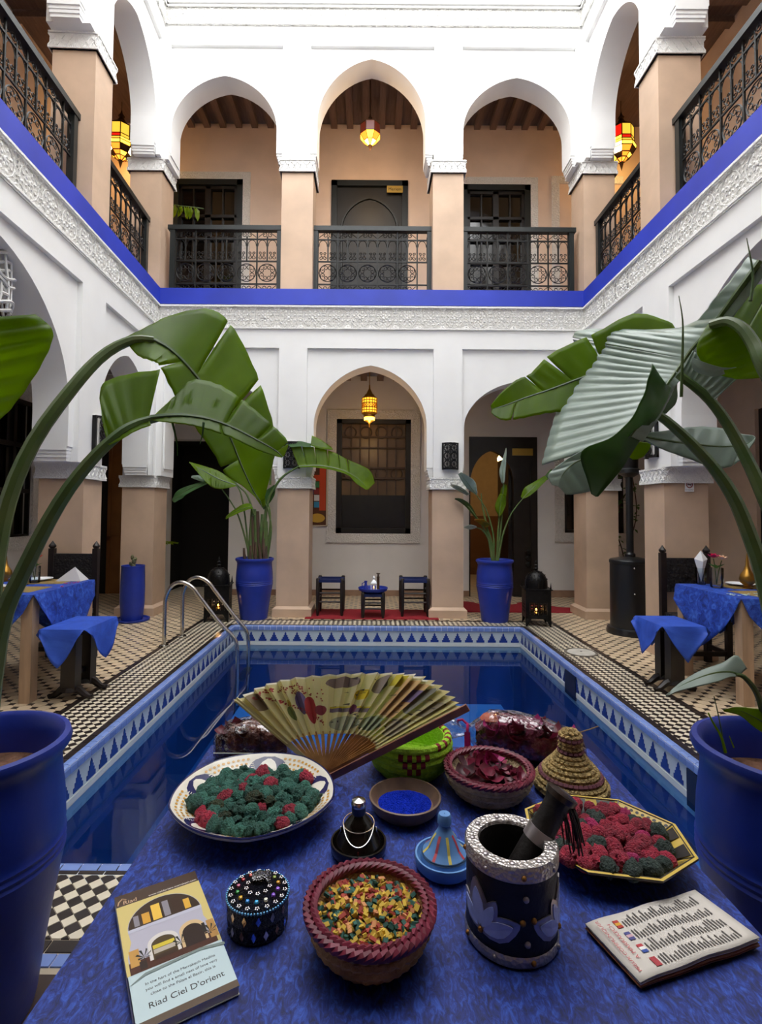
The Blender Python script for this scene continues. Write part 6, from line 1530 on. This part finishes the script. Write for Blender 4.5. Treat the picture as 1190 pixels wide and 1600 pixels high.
def heap(cx, cy, rx, ry, z0, hgt, n, kinds, size, shape, seed, grp, zf=lambda a, b: 0):
    q = random.Random(seed); placed = []; tries = 0
    while len(placed) < n and tries < 6000:
        tries += 1; a = q.uniform(0, 2*PI); f = math.sqrt(q.random()); s_ = size*q.uniform(.8, 1.25)
        px_, py_ = rx*f*math.cos(a), ry*f*math.sin(a)
        if not shape(px_, py_): continue
        if any((px_-b[0])**2+(py_-b[1])**2 < ((s_+b[2])*.70)**2 for b in placed): continue
        placed.append((px_, py_, s_, f))
    for (px_, py_, s_, f) in placed:
        me, lab, cat = q.choice(kinds); zz = z0+zf(px_, py_)+s_*.80+hgt*max(0, 1-f*f*1.5)
        o = ob('dried_bud', me, None, (cx+px_, cy+py_, zz), (q.uniform(-1.6, 1.6), q.uniform(-1.6, 1.6), q.uniform(0, 6)), s_); tag(o, lab, cat, grp)
    return len(placed)
gk = [(bud_mesh('green_bud', GB, s_, .8), 'dried dark green bud in the painted dish', 'dried bud') for s_ in (1, 2, 3, 8)]*3 + [(bud_mesh('smooth_bud', GB, 4, .15), 'smooth dark green bud in the painted dish', 'dried bud')]*3 + [(bud_mesh('olive_bud', GB2, 5, .6), 'brownish olive dried bud in the painted dish', 'dried bud')]*2 + [(bud_mesh('red_bud', RB, 6, .5), 'dried red bud among the green ones in the painted dish', 'dried bud')]*2
heap(x, y-.002, r*.72, r*.72, T0+.012, .030, 120, gk, .0150, lambda a, b: True, 31, 'buds in the painted dish', lambda a, b: dz(math.hypot(a, b)/r)-.010)
tag(MB().lathe([(.001, .030), (r*.5, .022), (r*.72, .024)], 30, (x, y, T0), cap=False).build('bud_bed', GB, None), 'bed of crumbled green buds filling the painted dish', 'dried buds', kind='stuff')

# -- octagonal yellow plate with red buds
x, y = spot(945, 1304, .795); r = rad(238, x, y, .79)
YEL = mat('yellow_glaze', '#d2b456', .25, var=.06, vscale=20); BLKG = mat('black_glaze_paint', '#1c1812', .3); RIMR = mat('dark_brown_underglaze', '#2a1613', .35)
op = thing('octagonal_plate', 'yellow octagonal plate with black painted pattern', 'plate', (x, y, T0), math.radians(-10)); ox, oy = 1.02, .90
def octp(f, z): return [Vector((r*f*ox*math.cos(PI/8+k*PI/4)*1.04, r*f*oy*math.sin(PI/8+k*PI/4)*1.04, z)) for k in range(8)]
mb = MB(); mb.grid([octp(f, z) for f, z in ((.40, 0), (.55, .008), (.80, .026), (1.0, .046), (1.0, .050))], cv=True); mb.add(octp(.40, 0), [tuple(reversed(range(8)))]); mb.build('underside', RIMR, op, smooth=False)
mb = MB(); mb.grid([octp(f, z) for f, z in ((1.0, .050), (.965, .0505), (.78, .030), (.55, .014), (.001, .012))], cv=True); mb.build('glazed_face', YEL, op, smooth=False)
def onoct(f, t_, e_=.0008):
    """t_ in 0..8 around"""
    k = int(t_) % 8; u = t_-int(t_); z_ = .030+(.0505-.030)*(f-.78)/(.965-.78) if f > .78 else .014+.016*(f-.55)/.23
    A = octp(f, z_); return A[k].lerp(A[(k+1) % 8], u)+Vector((0, 0, e_))
mb = MB()
for k in range(8):
    if k % 2 == 0:
        for i in range(8):
            for j_ in range(3):
                t_ = k+.06+.88*(i+.5*(j_ % 2))/8; f = .80+.055*j_; c_ = [onoct(f+.017*math.cos(w_), t_+.035*math.sin(w_)) for w_ in [2*PI*v/7 for v in range(7)]]; mb.add(c_, [tuple(range(7))])
tag(mb.build('black_dots', BLKG, op, smooth=False), kind='stuff')
for k in range(8):
    mb = MB(); A = lambda f, u: onoct(f, k+u, .0009)
    if k % 2:
        mb.add([A(.62, .06), A(.94, .06), A(.94, .40), A(.62, .30)], [(0, 1, 2, 3)]); mb.add([A(.62, .70), A(.94, .60), A(.94, .94), A(.62, .94)], [(0, 1, 2, 3)])
        mb.build('black_motif', BLKG, op, smooth=False)
        MB().add([onoct(.70, k+.2, .0016), onoct(.86, k+.12, .0016), onoct(.90, k+.30, .0016)], [(0, 1, 2)]).build('yellow_motif', YEL, op, smooth=False)
    else:
        mb.add([A(.60, .1), A(.76, .5), A(.60, .9), A(.60, .8), A(.72, .5), A(.60, .2)], [(0, 1, 4, 5), (1, 2, 3, 4)]); mb.build('black_motif', BLKG, op, smooth=False)
mb = MB()
for k in range(8): mb.bar(onoct(.955, k, .0006), onoct(.955, k+.9999, .0006), .002, .001); mb.bar(onoct(.60, k, .001), onoct(.96, k, .001), .0022, .001)
mb.build('black_outline', BLKG, op, smooth=False)
rk = [(bud_mesh('red_bud', RB, s_, .6), 'dried crimson rose bud on the octagonal plate', 'dried bud') for s_ in (11, 12, 13)]*4 + [(bud_mesh('smooth_red_bud', RB, 14, .15), 'smooth crimson rose bud on the octagonal plate', 'dried bud')]*4 + [(bud_mesh('magenta_bud', MG, 15, .5), 'bright magenta bud on the octagonal plate', 'dried bud')]*2 + [(bud_mesh('dark_bud', DB_, s_, .5), 'dark green dried bud on the octagonal plate', 'dried bud') for s_ in (16, 17)]*4
ca, sa = math.cos(math.radians(-10)), math.sin(math.radians(-10))
def of(a, b):
    u, v = (a*ca+b*sa)/ox, (-a*sa+b*ca)/oy; return math.hypot(u, v)/r/.98
heap(x, y, r*.90, r*.90, T0+.014, .022, 130, rk, .0162, lambda a, b: of(a+.016, b+.004) < .83, 41, 'buds on the octagonal plate', lambda a, b: .05*max(0, of(a, b)-.42))
so = tag(MB().lathe([(.001, 0), (.016, .0), (.017, .003), (.001, .004)], 18, (0, 0, 0), cap=False).build('dried_orange_slice', mat('dried_orange', '#c98a30', .5), None, (x-.098, y-.075, T0+.045)), 'dried orange slice at the edge of the octagonal plate', 'orange slice'); so.rotation_euler = (.7, .3, 0)

# -- mortar and pestle
mx_, my_ = .240, .905; mr = .0735; mh = .150
LEA = mat('black_brown_leather', '#140e0c', .55, bump=.15, bscale=90); EMB = mat('embossed_silver', '#bdb6b2', .38, metal=.85, bump=.3, bscale=170, tex='VORONOI'); BONE = mat('blue_grey_bone', '#a4b2e6', .35, var=.1, vscale=30); DSIL = mat('tarnished_silver', '#aaa2a4', .35, metal=.8)
mo = thing('mortar', 'black leather mortar with embossed silver rim and metal flowers', 'mortar', (mx_, my_, T0))
MB().lathe([(.001, 0), (mr*.97, 0), (mr, .004), (mr, mh-.014), (mr*.99, mh-.002), (mr*.72, mh-.002), (mr*.70, mh-.02), (mr*.66, .03), (.001, .025)], 48, cap=False).build('cup', LEA, mo)
MB().lathe([(mr*1.01, mh-.022), (mr*1.035, mh-.020), (mr*1.035, mh-.002), (mr*1.0, mh+.002), (mr*.74, mh+.001), (mr*.71, mh-.004)], 48, cap=False).build('silver_rim', EMB, mo)
mb = MB().lathe([(mr*1.01, .002), (mr*1.03, .004), (mr*1.03, .017), (mr*1.01, .019)], 48, cap=False).build('silver_foot_band', EMB, mo)
for k in range(9): a = 2*PI*k/9+.3; MB().ball((mr*.87*math.cos(a), mr*.87*math.sin(a), mh+.001), .0055, 10, 6, sc=(1, 1, .6)).build('rivet', DSIL, mo)
def oncyl(a, z, e_): return ((mr+e_)*math.cos(a), (mr+e_)*math.sin(a), z)
COPS = mat('copper_stud', '#9a6a30', .4, metal=.6)
def cylpatch(pts, m_, name, parent, e_, th=.0012):
    n_ = len(pts); c_ = (sum(p[0] for p in pts)/n_, sum(p[1] for p in pts)/n_)
    vs = [oncyl(c_[0], c_[1], e_+th)] + [oncyl(a, z, e_+th) for a, z in pts] + [oncyl(a, z, e_-.001) for a, z in pts]
    return MB().add(vs, [(0, 1+i, 1+(i+1) % n_) for i in range(n_)] + [(1+i, 1+n_+i, 1+n_+(i+1) % n_, 1+(i+1) % n_) for i in range(n_)]).build(name, m_, parent, smooth=False)
def petal(ac, zc, ang, L_, w_, n_=14):
    out = []
    for k in range(n_):
        t_ = 2*PI*k/n_; u = L_*(.5-.5*math.cos(t_)); v = w_*math.sin(t_)*(.55+.45*math.sin(min(PI, u/L_*PI))); du = u*math.cos(ang)-v*math.sin(ang); dv = u*math.sin(ang)+v*math.cos(ang); out.append((ac+du/mr, zc+dv))
    return out
for (ac, mirr) in ((-PI/2-.92, 1), (-PI/2+1.05, -1), (-PI/2+2.6, 1)):
    fl = None
    for ang, L_, w_ in ((1.75, .075, .019), (1.12, .060, .014), (.42, .068, .019), (2.45, .06, .015)):
        an = ang if mirr > 0 else PI-ang
        pe = cylpatch(petal(ac, .040, an, L_, w_), DSIL, 'metal_petal', mo, .0012); cylpatch(petal(ac+math.cos(an)*.007/mr, .040+math.sin(an)*.007, an, L_*.72, w_*.62), BONE, 'bone_inlay', pe, .0026, .0008)
    MB().ball(oncyl(ac, .040, .002), .005, 8, 6).build('stud', COPS, mo)
for a_, z_ in ((-PI/2+.05, .105), (-PI/2+.08, .038), (-PI/2-.02, .070), (-PI/2+.22, .072)): MB().ball(oncyl(a_, z_, .0), .005, 10, 6).build('stud', COPS if z_ in (.070, .072) else DSIL, mo)
for k in range(8): MB().ball(oncyl(2*PI*k/8+.2, .011, .002), .0045, 8, 6).build('stud', (COPS, DSIL)[k % 2], mo); MB().ball(oncyl(2*PI*k/8, mh-.012, .002), .0045, 8, 6).build('stud', (COPS, DSIL)[k % 2], mo)
ps = thing('pestle', 'black leather pestle with fringe leaning in the mortar', 'pestle', (mx_, my_, T0))
A0 = Vector((-.012, .012, .035)); B0 = Vector(at(880, 1236, .93))-Vector((mx_, my_, T0)); dv_ = (B0-A0)
def seg(f): return A0+dv_*f
MB().tube([seg(0), seg(.1), seg(.5), seg(.7)], [.024, .026, .024, .021], 16).build('shaft', LEA, ps)
MB().tube([seg(.7), seg(.88), seg(.95)], [.021, .021, .024], 16).build('handle', LEA, ps)
MB().tube([seg(.56), seg(.66)], [.0255, .0245], 18).build('silver_cuff', DSIL, ps)
MB().tube([seg(.94), seg(.985), seg(1.0)], [.027, .028, .014], 16).build('cap', mat('dark_polished_metal', '#4a403c', .25, metal=.7), ps)
rf = random.Random(2)
for k in range(24):
    a = rf.uniform(-2.3, 1.2); s0 = seg(.93)+Vector((.019*math.cos(a), .019*math.sin(a), 0)); l_ = rf.uniform(.05, .085); sw = rf.uniform(.0, .016)
    MB().tube([s0, s0+Vector((.006+sw*.5, 0, -l_*.4)), s0+Vector((.008+sw, -.002, -l_))], .0013, 4).build('fringe_strand', LEA, ps)

# -- folded leaflet
A_ = Vector((.365, .910)); B_ = Vector((.591, .979)); C_ = Vector((.631, .873)); D_ = Vector((.400, .796))
rzp = math.atan2((B_-A_).y+(C_-D_).y, (B_-A_).x+(C_-D_).x); cen = (A_+B_+C_+D_)/4; hw = ((B_-A_).length+(C_-D_).length)/4; hh_ = ((A_-D_).length+(B_-C_).length)/4
nl = thing('folded_leaflet', 'folded newsprint leaflet in four languages with flags', 'leaflet', (cen.x, cen.y, T0), rzp)
NEWS = mat('newsprint', '#cfc8bf', .7, var=.03, vscale=30); NEWB = mat('newsprint_brown', '#7a4a32', .7, var=.2, vscale=30)
def sheet(z0_, z1_, m_, name, sh=0, th=.0012):
    mb = MB(); n_ = 16; P = [[(-hw+2*hw*i/n_+sh, -hh_+2*hh_*j_/8+sh*.5, z0_+(z1_-z0_)*(1-(1-i/n_)**3*.75)*(.65+.35*(1-j_/8))+.0012*math.sin(i*.9)) for j_ in range(9)] for i in range(n_+1)]
    o = mb.grid(P).build(name, m_, nl); mdd = o.modifiers.new('t', 'SOLIDIFY'); mdd.thickness = th; mdd.offset = -1; return o
sheet(.0025, .006, NEWB, 'inner_page', .002); sheet(.005, .011, NEWB, 'inner_page', -.001); sheet(.0075, .015, NEWS, 'inner_page', .001)
def topz(px_, py_): i = (px_+hw)/(2*hw); j_ = (py_+hh_)/(2*hh_); return .0105+.0098*(1-(1-i)**3*.75)*(.65+.35*(1-j_))+.0012*math.sin(i*16*.9)+.0012
sheet(.0105, .0203, NEWS, 'front_page')
TI = mat('grey_ink', '#55504e', .7); mb = MB(); rl_ = random.Random(12)
for c_ in range(4):
    y0_ = -hh_+.010+c_*(2*hh_-.014)/4
    for k in range(26):
        xx = -hw+.058+k*.0062
        if xx > hw-.02: continue
        ln = rl_.uniform(.009, .022); za_ = topz(xx, y0_); mb.add([(xx, y0_, topz(xx, y0_)), (xx+.0026, y0_, topz(xx+.0026, y0_)), (xx+.0026, y0_+ln, topz(xx+.0026, y0_+ln)), (xx, y0_+ln, topz(xx, y0_+ln))], [(0, 1, 2, 3)])
tag(mb.build('printed_lines', TI, nl, smooth=False), kind='stuff')
def nflat(x0_, y0_, x1_, y1_, col, e_=0): return MB().add([(a, b, topz(a, b)+e_) for a, b in rect(x0_, y0_, x1_, y1_)], [(0, 1, 2, 3)]).build('flag', mat('print_'+col[1:], col, .6), nl, smooth=False)
fx = -hw+.042
for c_, stripes in enumerate((['#a8343c'], ['#2f4a9a', '#e8e6e2', '#b8343c'], ['#4a4a86', '#c9a0a8', '#4a4a86'], ['#b03428', '#d9a030', '#b03428'])):
    y0_ = -hh_+.010+c_*(2*hh_-.014)/4; n_ = len(stripes)
    for i, col in enumerate(stripes): nflat(fx, y0_+.016*i/n_, fx+.011, y0_+.016*(i+1)/n_, col)
RINK = mat('red_ink', '#c4555a', .6)
text('MIEUX COMMUNIQUER', .0088, RINK, nl, (-hw+.016, -hh_+.012, topz(-hw+.012, 0)+.0004), (0, -.05, PI/2), 'lettering', .00005); text('A MARRAKECH', .0095, RINK, nl, (-hw+.031, -hh_+.030, topz(-hw+.028, 0)+.0004), (0, -.05, PI/2), 'lettering', .00005)

# -- straw cone (tagine shaped basket)
x, y = spot(891, 1222, .77); r = rad(108, x, y, .77)
st_ = thing('straw_cone', 'coiled straw basket shaped like a tagine cone', 'basket', (x, y, T0)); STR = mat('straw_coil', '#b59a62', .75, rand=.25, bump=.8, bscale=140, stretch=(1, 1, 1)); STP = mat('purple_straw', '#6a3a44', .75, rand=.2)
cp = [(1.0, .012), (1.0, .022), (.92, .032), (.84, .042), (.74, .052), (.64, .062), (.54, .071), (.45, .080), (.37, .089), (.31, .098), (.29, .108), (.29, .118), (.30, .128), (.28, .137), (.20, .144), (.08, .147)]
MB().lathe([(.001, 0), (r*.92, 0), (r*.98, .006)] + [(r*a*.97, b) for a, b in cp], 36).build('core', STR, st_)
for i, (a, b) in enumerate(cp):
    mb = MB(); nn = max(8, int(2*PI*r*a/.011))
    for k in range(nn):
        t0_ = 2*PI*k/nn; t1_ = 2*PI*(k+.92)/nn; mb.tube([(r*a*math.cos(t_), r*a*math.sin(t_), b) for t_ in (t0_, (t0_+t1_)/2, t1_)], [.0046, .0058, .0046], 5)
    tag(mb.build('coil', STP if i in (3, 9, 12) else STR, st_), kind='stuff')
MB().tube([(r*.2, -.004, .143), (r*.2+.03, -.004, .152), (r*.2+.052, -.004, .160)], .0014, 5).build('loose_straw', STR, st_)

# -- lime green coiled basket
x, y = spot(640, 1146, .846); r = rad(122, x, y, .82)
gb = thing('coiled_basket', 'lime green coiled basket with a dark red checker', 'basket', (x, y, T0)); LIME = mat('lime_wool', '#9ccb2a', .85, bump=.5, bscale=120, var=.08, vscale=20); DRED = mat('dark_red_wool', '#7a1420', .85)
gp = [(.72, .009), (.88, .026), (.96, .043), (1.0, .060), (1.0, .077), (.97, .093)]
MB().lathe([(.001, 0), (r*.66, .001)] + [(r*a*.96, b) for a, b in gp] + [(r*.86, .095), (r*.84, .03), (.001, .012)], 40, cap=False).build('core', LIME, gb)
coils = []
for a, b in gp: coils.append(MB().tube([(r*a*math.cos(t_), r*a*math.sin(t_), b) for t_ in [2*PI*k/48 for k in range(48)]], .0098, 8, closed=True).build('coil', LIME, gb))
def redpatch(ci, t0_, t1_):
    a, b = gp[ci]; MB().tube([(r*a*math.cos(t0_+(t1_-t0_)*k/4), r*a*math.sin(t0_+(t1_-t0_)*k/4), b) for k in range(5)], .0102, 8).build('red_stitch', DRED, coils[ci])
fa = math.atan2(-y, -x)
for ci, offs in ((4, (-1.5, -.5, .5, 1.5)), (3, (-1, 0, 1)), (2, (-.5, .5))):
    for o_f in offs: redpatch(ci, fa+.10+o_f*.20-.055, fa+.10+o_f*.20+.055)
for k in range(10): redpatch(5, fa+.7+k*.26, fa+.7+k*.26+.10)

# -- paper fan
fan = thing('folding_fan', 'open paper folding fan with painted garden scene, leaning behind the dish', 'fan', Vector(at(508, 1214, 1.40)))
FO = fan.location.copy()
outer = catmull([at(372, 1093, 1.50), at(405, 1074, 1.49), at(450, 1061, 1.48), at(505, 1055, 1.46), at(560, 1052, 1.44), at(610, 1052, 1.41), at(648, 1055, 1.38), at(678, 1068, 1.35), at(700, 1087, 1.32), at(710, 1103, 1.30)], 201)
NP = 20
def fanp(t_, f, e_=0):
    """t_ 0..1 across, f 0 pivot .. 1 rim; zigzag pleats"""
    k = t_*200; i = min(199, int(k)); o = outer[i].lerp(outer[i+1], k-i); d_ = o-FO; ph = (t_*NP) % 1; zz = (abs(ph-.5)*4-1)*.0135*min(1.1, f)
    nrm = Vector((.12, -1, -.25)).normalized()
    return FO*0 + d_*(f*(1+.036*(abs(ph-.5)*4-1))) + nrm*(zz+e_)
FP = leaf_mat('cream_fan_paper', '#e9e2b2', '#eee8bd', .6, .7, (.5, 1, 1)); FPW = mat('fan_paper_edge', '#efeddc', .7)
def fanpatch(t0_, t1_, f0, f1, m_, name, parent, e_, nf=3, shape=None):
    P = []; tsq = sorted({t0_, t1_, *[q/(2*NP) for q in range(2*NP+1) if t0_ < q/(2*NP) < t1_], *[q/(8*NP) for q in range(8*NP+1) if t0_ < q/(8*NP) < t1_]})
    for t_ in tsq:
        a, b = (f0, f1) if shape is None else shape((t_-t0_)/(t1_-t0_)); P.append([fanp(t_, a+(b-a)*j_/nf, e_) for j_ in range(nf+1)])
    return MB().grid(P).build(name, m_, parent, smooth=False)
n_ = NP*2; P = [[fanp(i/n_, .41+.59*j_/6) for j_ in range(7)] for i in range(n_+1)]
lf = MB().grid(P).build('paper_leaf', FP, fan, smooth=False); md = lf.modifiers.new('t', 'SOLIDIFY'); md.thickness = .0006
fanpatch(0, 1, .985, 1.0, FPW, 'white_edging', lf, .0008, 1)
def blob(w_=1): return lambda u: (.5, .5)
def ell(f0, f1): return lambda u: ((f0+f1)/2-(f1-f0)/2*math.sqrt(max(0, 1-(2*u-1)**2)), (f0+f1)/2+(f1-f0)/2*math.sqrt(max(0, 1-(2*u-1)**2)))
def fm(c): return mat('fan_'+c[1:], c, .7)
for (t0_, t1_, f0, f1, c_, el) in ((.03, .10, .78, .98, '#8c7a5c', 1), (.215, .265, .62, .86, '#6a5a86', 1), (.25, .30, .52, .80, '#b03a3a', 1), (.16, .20, .58, .74, '#77864a', 1), (.175, .20, .72, .80, '#b39a30', 1), (.29, .345, .60, .70, '#8c3a44', 1), (.34, .46, .86, .97, '#8c7a70', 1), (.36, .56, .62, .66, '#7a6a78', 0), (.36, .56, .66, .675, '#d8c43a', 0), (.45, .52, .74, .84, '#e0c62e', 1), (.455, .49, .60, .70, '#9a5a78', 1), (.52, .58, .80, .98, '#8a7d72', 1), (.585, .64, .88, .99, '#cdbb3a', 0), (.64, .76, .62, .96, '#cda870', 0), (.66, .69, .70, .80, '#8c5a3a', 0), (.71, .75, .78, .90, '#7a6a8c', 0), (.77, .83, .70, .97, '#7d7a6c', 1), (.56, .74, .46, .60, '#9aa684', 1), (.36, .55, .44, .58, '#b0b494', 1), (.78, .92, .50, .68, '#a39a7c', 1), (.86, .92, .76, .95, '#8a7d66', 1), (.93, .99, .45, .98, '#c9bf72', 0)):
    fanpatch(t0_, t1_, f0, f1, fm(c_), 'painted_motif', lf, .0009+.0002*((t0_*100) % 3), 4, ell(f0, f1) if el else None)
mb = MB(); rb_ = random.Random(8)
for k in range(150):
    t_ = rb_.uniform(.06, .33); f = .97-abs(t_-.12)*1.0*rb_.random()-rb_.random()*.04 if rb_.random() < .6 else .92-(t_-.08)*1.6+rb_.uniform(-.02, .02)
    if f < .5 or f > .98: continue
    c_ = [fanp(t_+.0035*math.cos(w_), f+.009*math.sin(w_), .0016) for w_ in (0, 1.26, 2.5, 3.77, 5.0)]; mb.add(c_, [(0, 1, 2, 3, 4)])
tag(mb.build('painted_blossoms', fm('#9a3a34'), lf, smooth=False), kind='stuff')
mb = MB(); rb_ = random.Random(18)
for k in range(90):
    t_ = rb_.uniform(.35, .93); f = rb_.uniform(.46, .96); l_ = rb_.uniform(.01, .03); a, b, c_ = fanp(t_, f, .0018), fanp(t_+l_, f+rb_.uniform(-.02, .02), .0018), fanp(t_+l_, f+.008, .0018); mb.add([a, b, c_], [(0, 1, 2)])
tag(mb.build('ink_strokes', fm('#4a443c'), lf, smooth=False), kind='stuff')
STK = mat('bamboo_stick', '#c79355', .45, var=.2, vscale=30)
for k in range(20):
    t_ = .02+.95*k/19; a = fanp(t_, .02, -.001*k*.5); b = fanp(t_, .44, .0); MB().bar(a, b, .0085, .002, up=(0, 1, 0)).build('stick', STK, fan, smooth=False)
GUA = mat('reddish_guard_wood', '#8a5a44', .45, var=.2, vscale=20)
MB().bar(fanp(.995, -.01, .010), fanp(.998, 1.04, .016), .017, .006, up=(0, 1, 0)).build('guard_stick', GUA, fan, smooth=False)
MB().bar(fanp(.0, -.01, -.006), fanp(.0, .99, -.006), .013, .004, up=(0, 1, 0)).build('guard_stick', mat('pale_guard', '#cbbf8a', .6), fan, smooth=False)
MB().add([fanp(.0, .42, -.008), fanp(.0, .97, -.014)+Vector((-.018, .02, -.008)), fanp(.0, .99, -.004), fanp(.02, .44, -.004)], [(0, 1, 2, 3)]).build('end_fold', FP, lf, smooth=False)
MB().ball((0, -.008, 0), .006, 10, 6).build('pivot', STEEL, fan)

# -- cellophane bags of petals
def clear_film(name, tint=(.97, .97, .98)):
    m = bpy.data.materials.new(name); m.use_nodes = True; nt = m.node_tree; nt.nodes.clear()
    o_ = nt.nodes.new('ShaderNodeOutputMaterial'); mx = nt.nodes.new('ShaderNodeMixShader'); lw = nt.nodes.new('ShaderNodeLayerWeight'); lw.inputs['Blend'].default_value = .28; gl = nt.nodes.new('ShaderNodeBsdfGlossy'); gl.inputs['Roughness'].default_value = .08; tr = nt.nodes.new('ShaderNodeBsdfTransparent'); tr.inputs['Color'].default_value = (*tint, 1)
    no = nt.nodes.new('ShaderNodeTexNoise'); no.inputs['Scale'].default_value = 30; bp = nt.nodes.new('ShaderNodeBump'); bp.inputs['Strength'].default_value = .9; bp.inputs['Distance'].default_value = .02; tc = nt.nodes.new('ShaderNodeTexCoord')
    nt.links.new(tc.outputs['Object'], no.inputs['Vector']); nt.links.new(no.outputs['Fac'], bp.inputs['Height']); nt.links.new(bp.outputs['Normal'], gl.inputs['Normal']); nt.links.new(bp.outputs['Normal'], lw.inputs['Normal'])
    nt.links.new(lw.outputs['Facing'], mx.inputs[0]); nt.links.new(tr.outputs[0], mx.inputs[1]); nt.links.new(gl.outputs[0], mx.inputs[2]); nt.links.new(mx.outputs[0], o_.inputs[0]); return m
FILM = clear_film('crinkled_cellophane')
def blobgrid(secs, n_=20, sq=.7, jit=.0, seed=1):
    """secs: (x, cy, halfwidth y, height, zbase)"""
    q = random.Random(seed); P = []
    for (x_, cy_, hw_, ht, zb_) in secs:
        row = []
        for k in range(n_):
            a = 2*PI*k/n_; c_, s_ = math.cos(a), math.sin(a); row.append((x_+q.uniform(-jit, jit), cy_+hw_*math.copysign(abs(c_)**sq, c_)+q.uniform(-jit, jit), zb_+ht/2+ht/2*math.copysign(abs(s_)**sq, s_)+(q.uniform(-jit, jit) if s_ > -.8 else 0)))
        P.append(row)
    return P
# left: block of brown potpourri
bl_ = thing('potpourri_bag', 'cellophane bag of brown potpourri behind the painted dish', 'bag', (-.325, 1.535, T0))
SEC = [(-.105, 0, .001, .03, .02), (-.103, 0, .035, .06, .002), (-.08, 0, .05, .078, .001), (-.02, 0, .053, .09, .001), (.05, 0, .053, .088, .001), (.098, 0, .048, .07, .001), (.103, 0, .001, .03, .02)]
MB().grid(blobgrid(SEC, 24, .6, .003, 3), cv=True).build('potpourri', mat('brown_potpourri', '#4a241a', .6, col2='#7a3a22', vscale=35, bump=1, bscale=60), bl_)
MB().grid(blobgrid([(a*1.03, b, c_*1.06+.002, d_*1.06+.002, e_) for a, b, c_, d_, e_ in SEC], 24, .6, .0015, 4), cv=True).build('cellophane', FILM, bl_)
MB().box(-.10, .10, -.062, -.059, .030, .0316).build('seal_seam', FPW, bl_, smooth=False)
rv = random.Random(6)
for k in range(16): ob('petal_flake', pm_[k % 3][rv.choice([0, 3])], bl_, (rv.uniform(-.09, .09), rv.uniform(-.045, .03), .078+rv.uniform(-.012, .006)), (rv.uniform(-.6, .6), rv.uniform(-.6, .6), rv.uniform(0, 6)), 1.0)
# right: petals, tied with a magenta ribbon
br_ = thing('petal_bag', 'cellophane bag of dark red petals tied with a magenta ribbon', 'bag', (.452, 1.525, T0), math.radians(-10)); br_.scale = (1.10, 1.05, 1.28)
SEC = [(-.155, 0, .001, .004, .045), (-.15, 0, .010, .018, .04), (-.13, 0, .028, .045, .02), (-.09, 0, .046, .085, .004), (-.03, 0, .052, .088, .001), (.05, 0, .052, .078, .001), (.11, 0, .048, .060, .001), (.135, 0, .04, .04, .002), (.138, 0, .001, .02, .01)]
MB().grid(blobgrid([s_ for s_ in SEC[2:]], 24, .7, .004, 5), cv=True).build('petal_filling', mat('dark_petal_mass', '#5c1630', .6, col2='#8c2a4c', vscale=45, bump=1, bscale=70), br_)
MB().grid(blobgrid([(a*1.02, b, c_*1.06+.002, d_*1.06+.002, e_) for a, b, c_, d_, e_ in SEC], 28, .75, .002, 6), cv=True).build('cellophane', FILM, br_)
SECN = [(-.152, 0, .008, .014, .042), (-.175, 0, .018, .03, .036), (-.205, 0, .034, .050, .028), (-.235, .004, .042, .062, .022), (-.255, .006, .046, .07, .020)]
MB().grid(blobgrid(SECN, 26, 1, .004, 7), cv=True).build('cellophane_neck', FILM, br_)
RIB = mat('magenta_ribbon', '#b0185c', .35)
MB().tube([(-.152, .014*math.cos(a), .05+.014*math.sin(a)) for a in [2*PI*k/14 for k in range(14)]], .004, 6, closed=True).build('ribbon', RIB, br_)
MB().add([(-.160, -.016, .052), (-.145, -.016, .052), (-.143, -.026, .012), (-.160, -.026, .010), (-.160, -.017, .052), (-.145, -.017, .052), (-.143, -.027, .012), (-.160, -.027, .010)], [(0, 1, 2, 3), (7, 6, 5, 4), (0, 3, 7, 4), (1, 5, 6, 2)]).build('ribbon_tail', RIB, br_, smooth=False)
MB().tube([(-.152, 0, .064), (-.165, .005, .072), (-.178, .01, .068)], .003, 5).build('ribbon_tail', RIB, br_)
for k in range(26): ob('petal_flake', pm_[k % 3][rv.choice([0, 1, 2, 3])], br_, (rv.uniform(-.10, .11), rv.uniform(-.047, .02), .066+rv.uniform(-.02, .010)), (rv.uniform(-.6, .6), rv.uniform(-.6, .6), rv.uniform(0, 6)), 1.1)
MB().lathe([(.001, .010), (.018, .008), (.026, 0)], 12, (-.095, -.01, .084), cap=False).build('clay_disc', mat('terracotta_piece', '#a8533c', .6, bump=.4, bscale=60), br_)
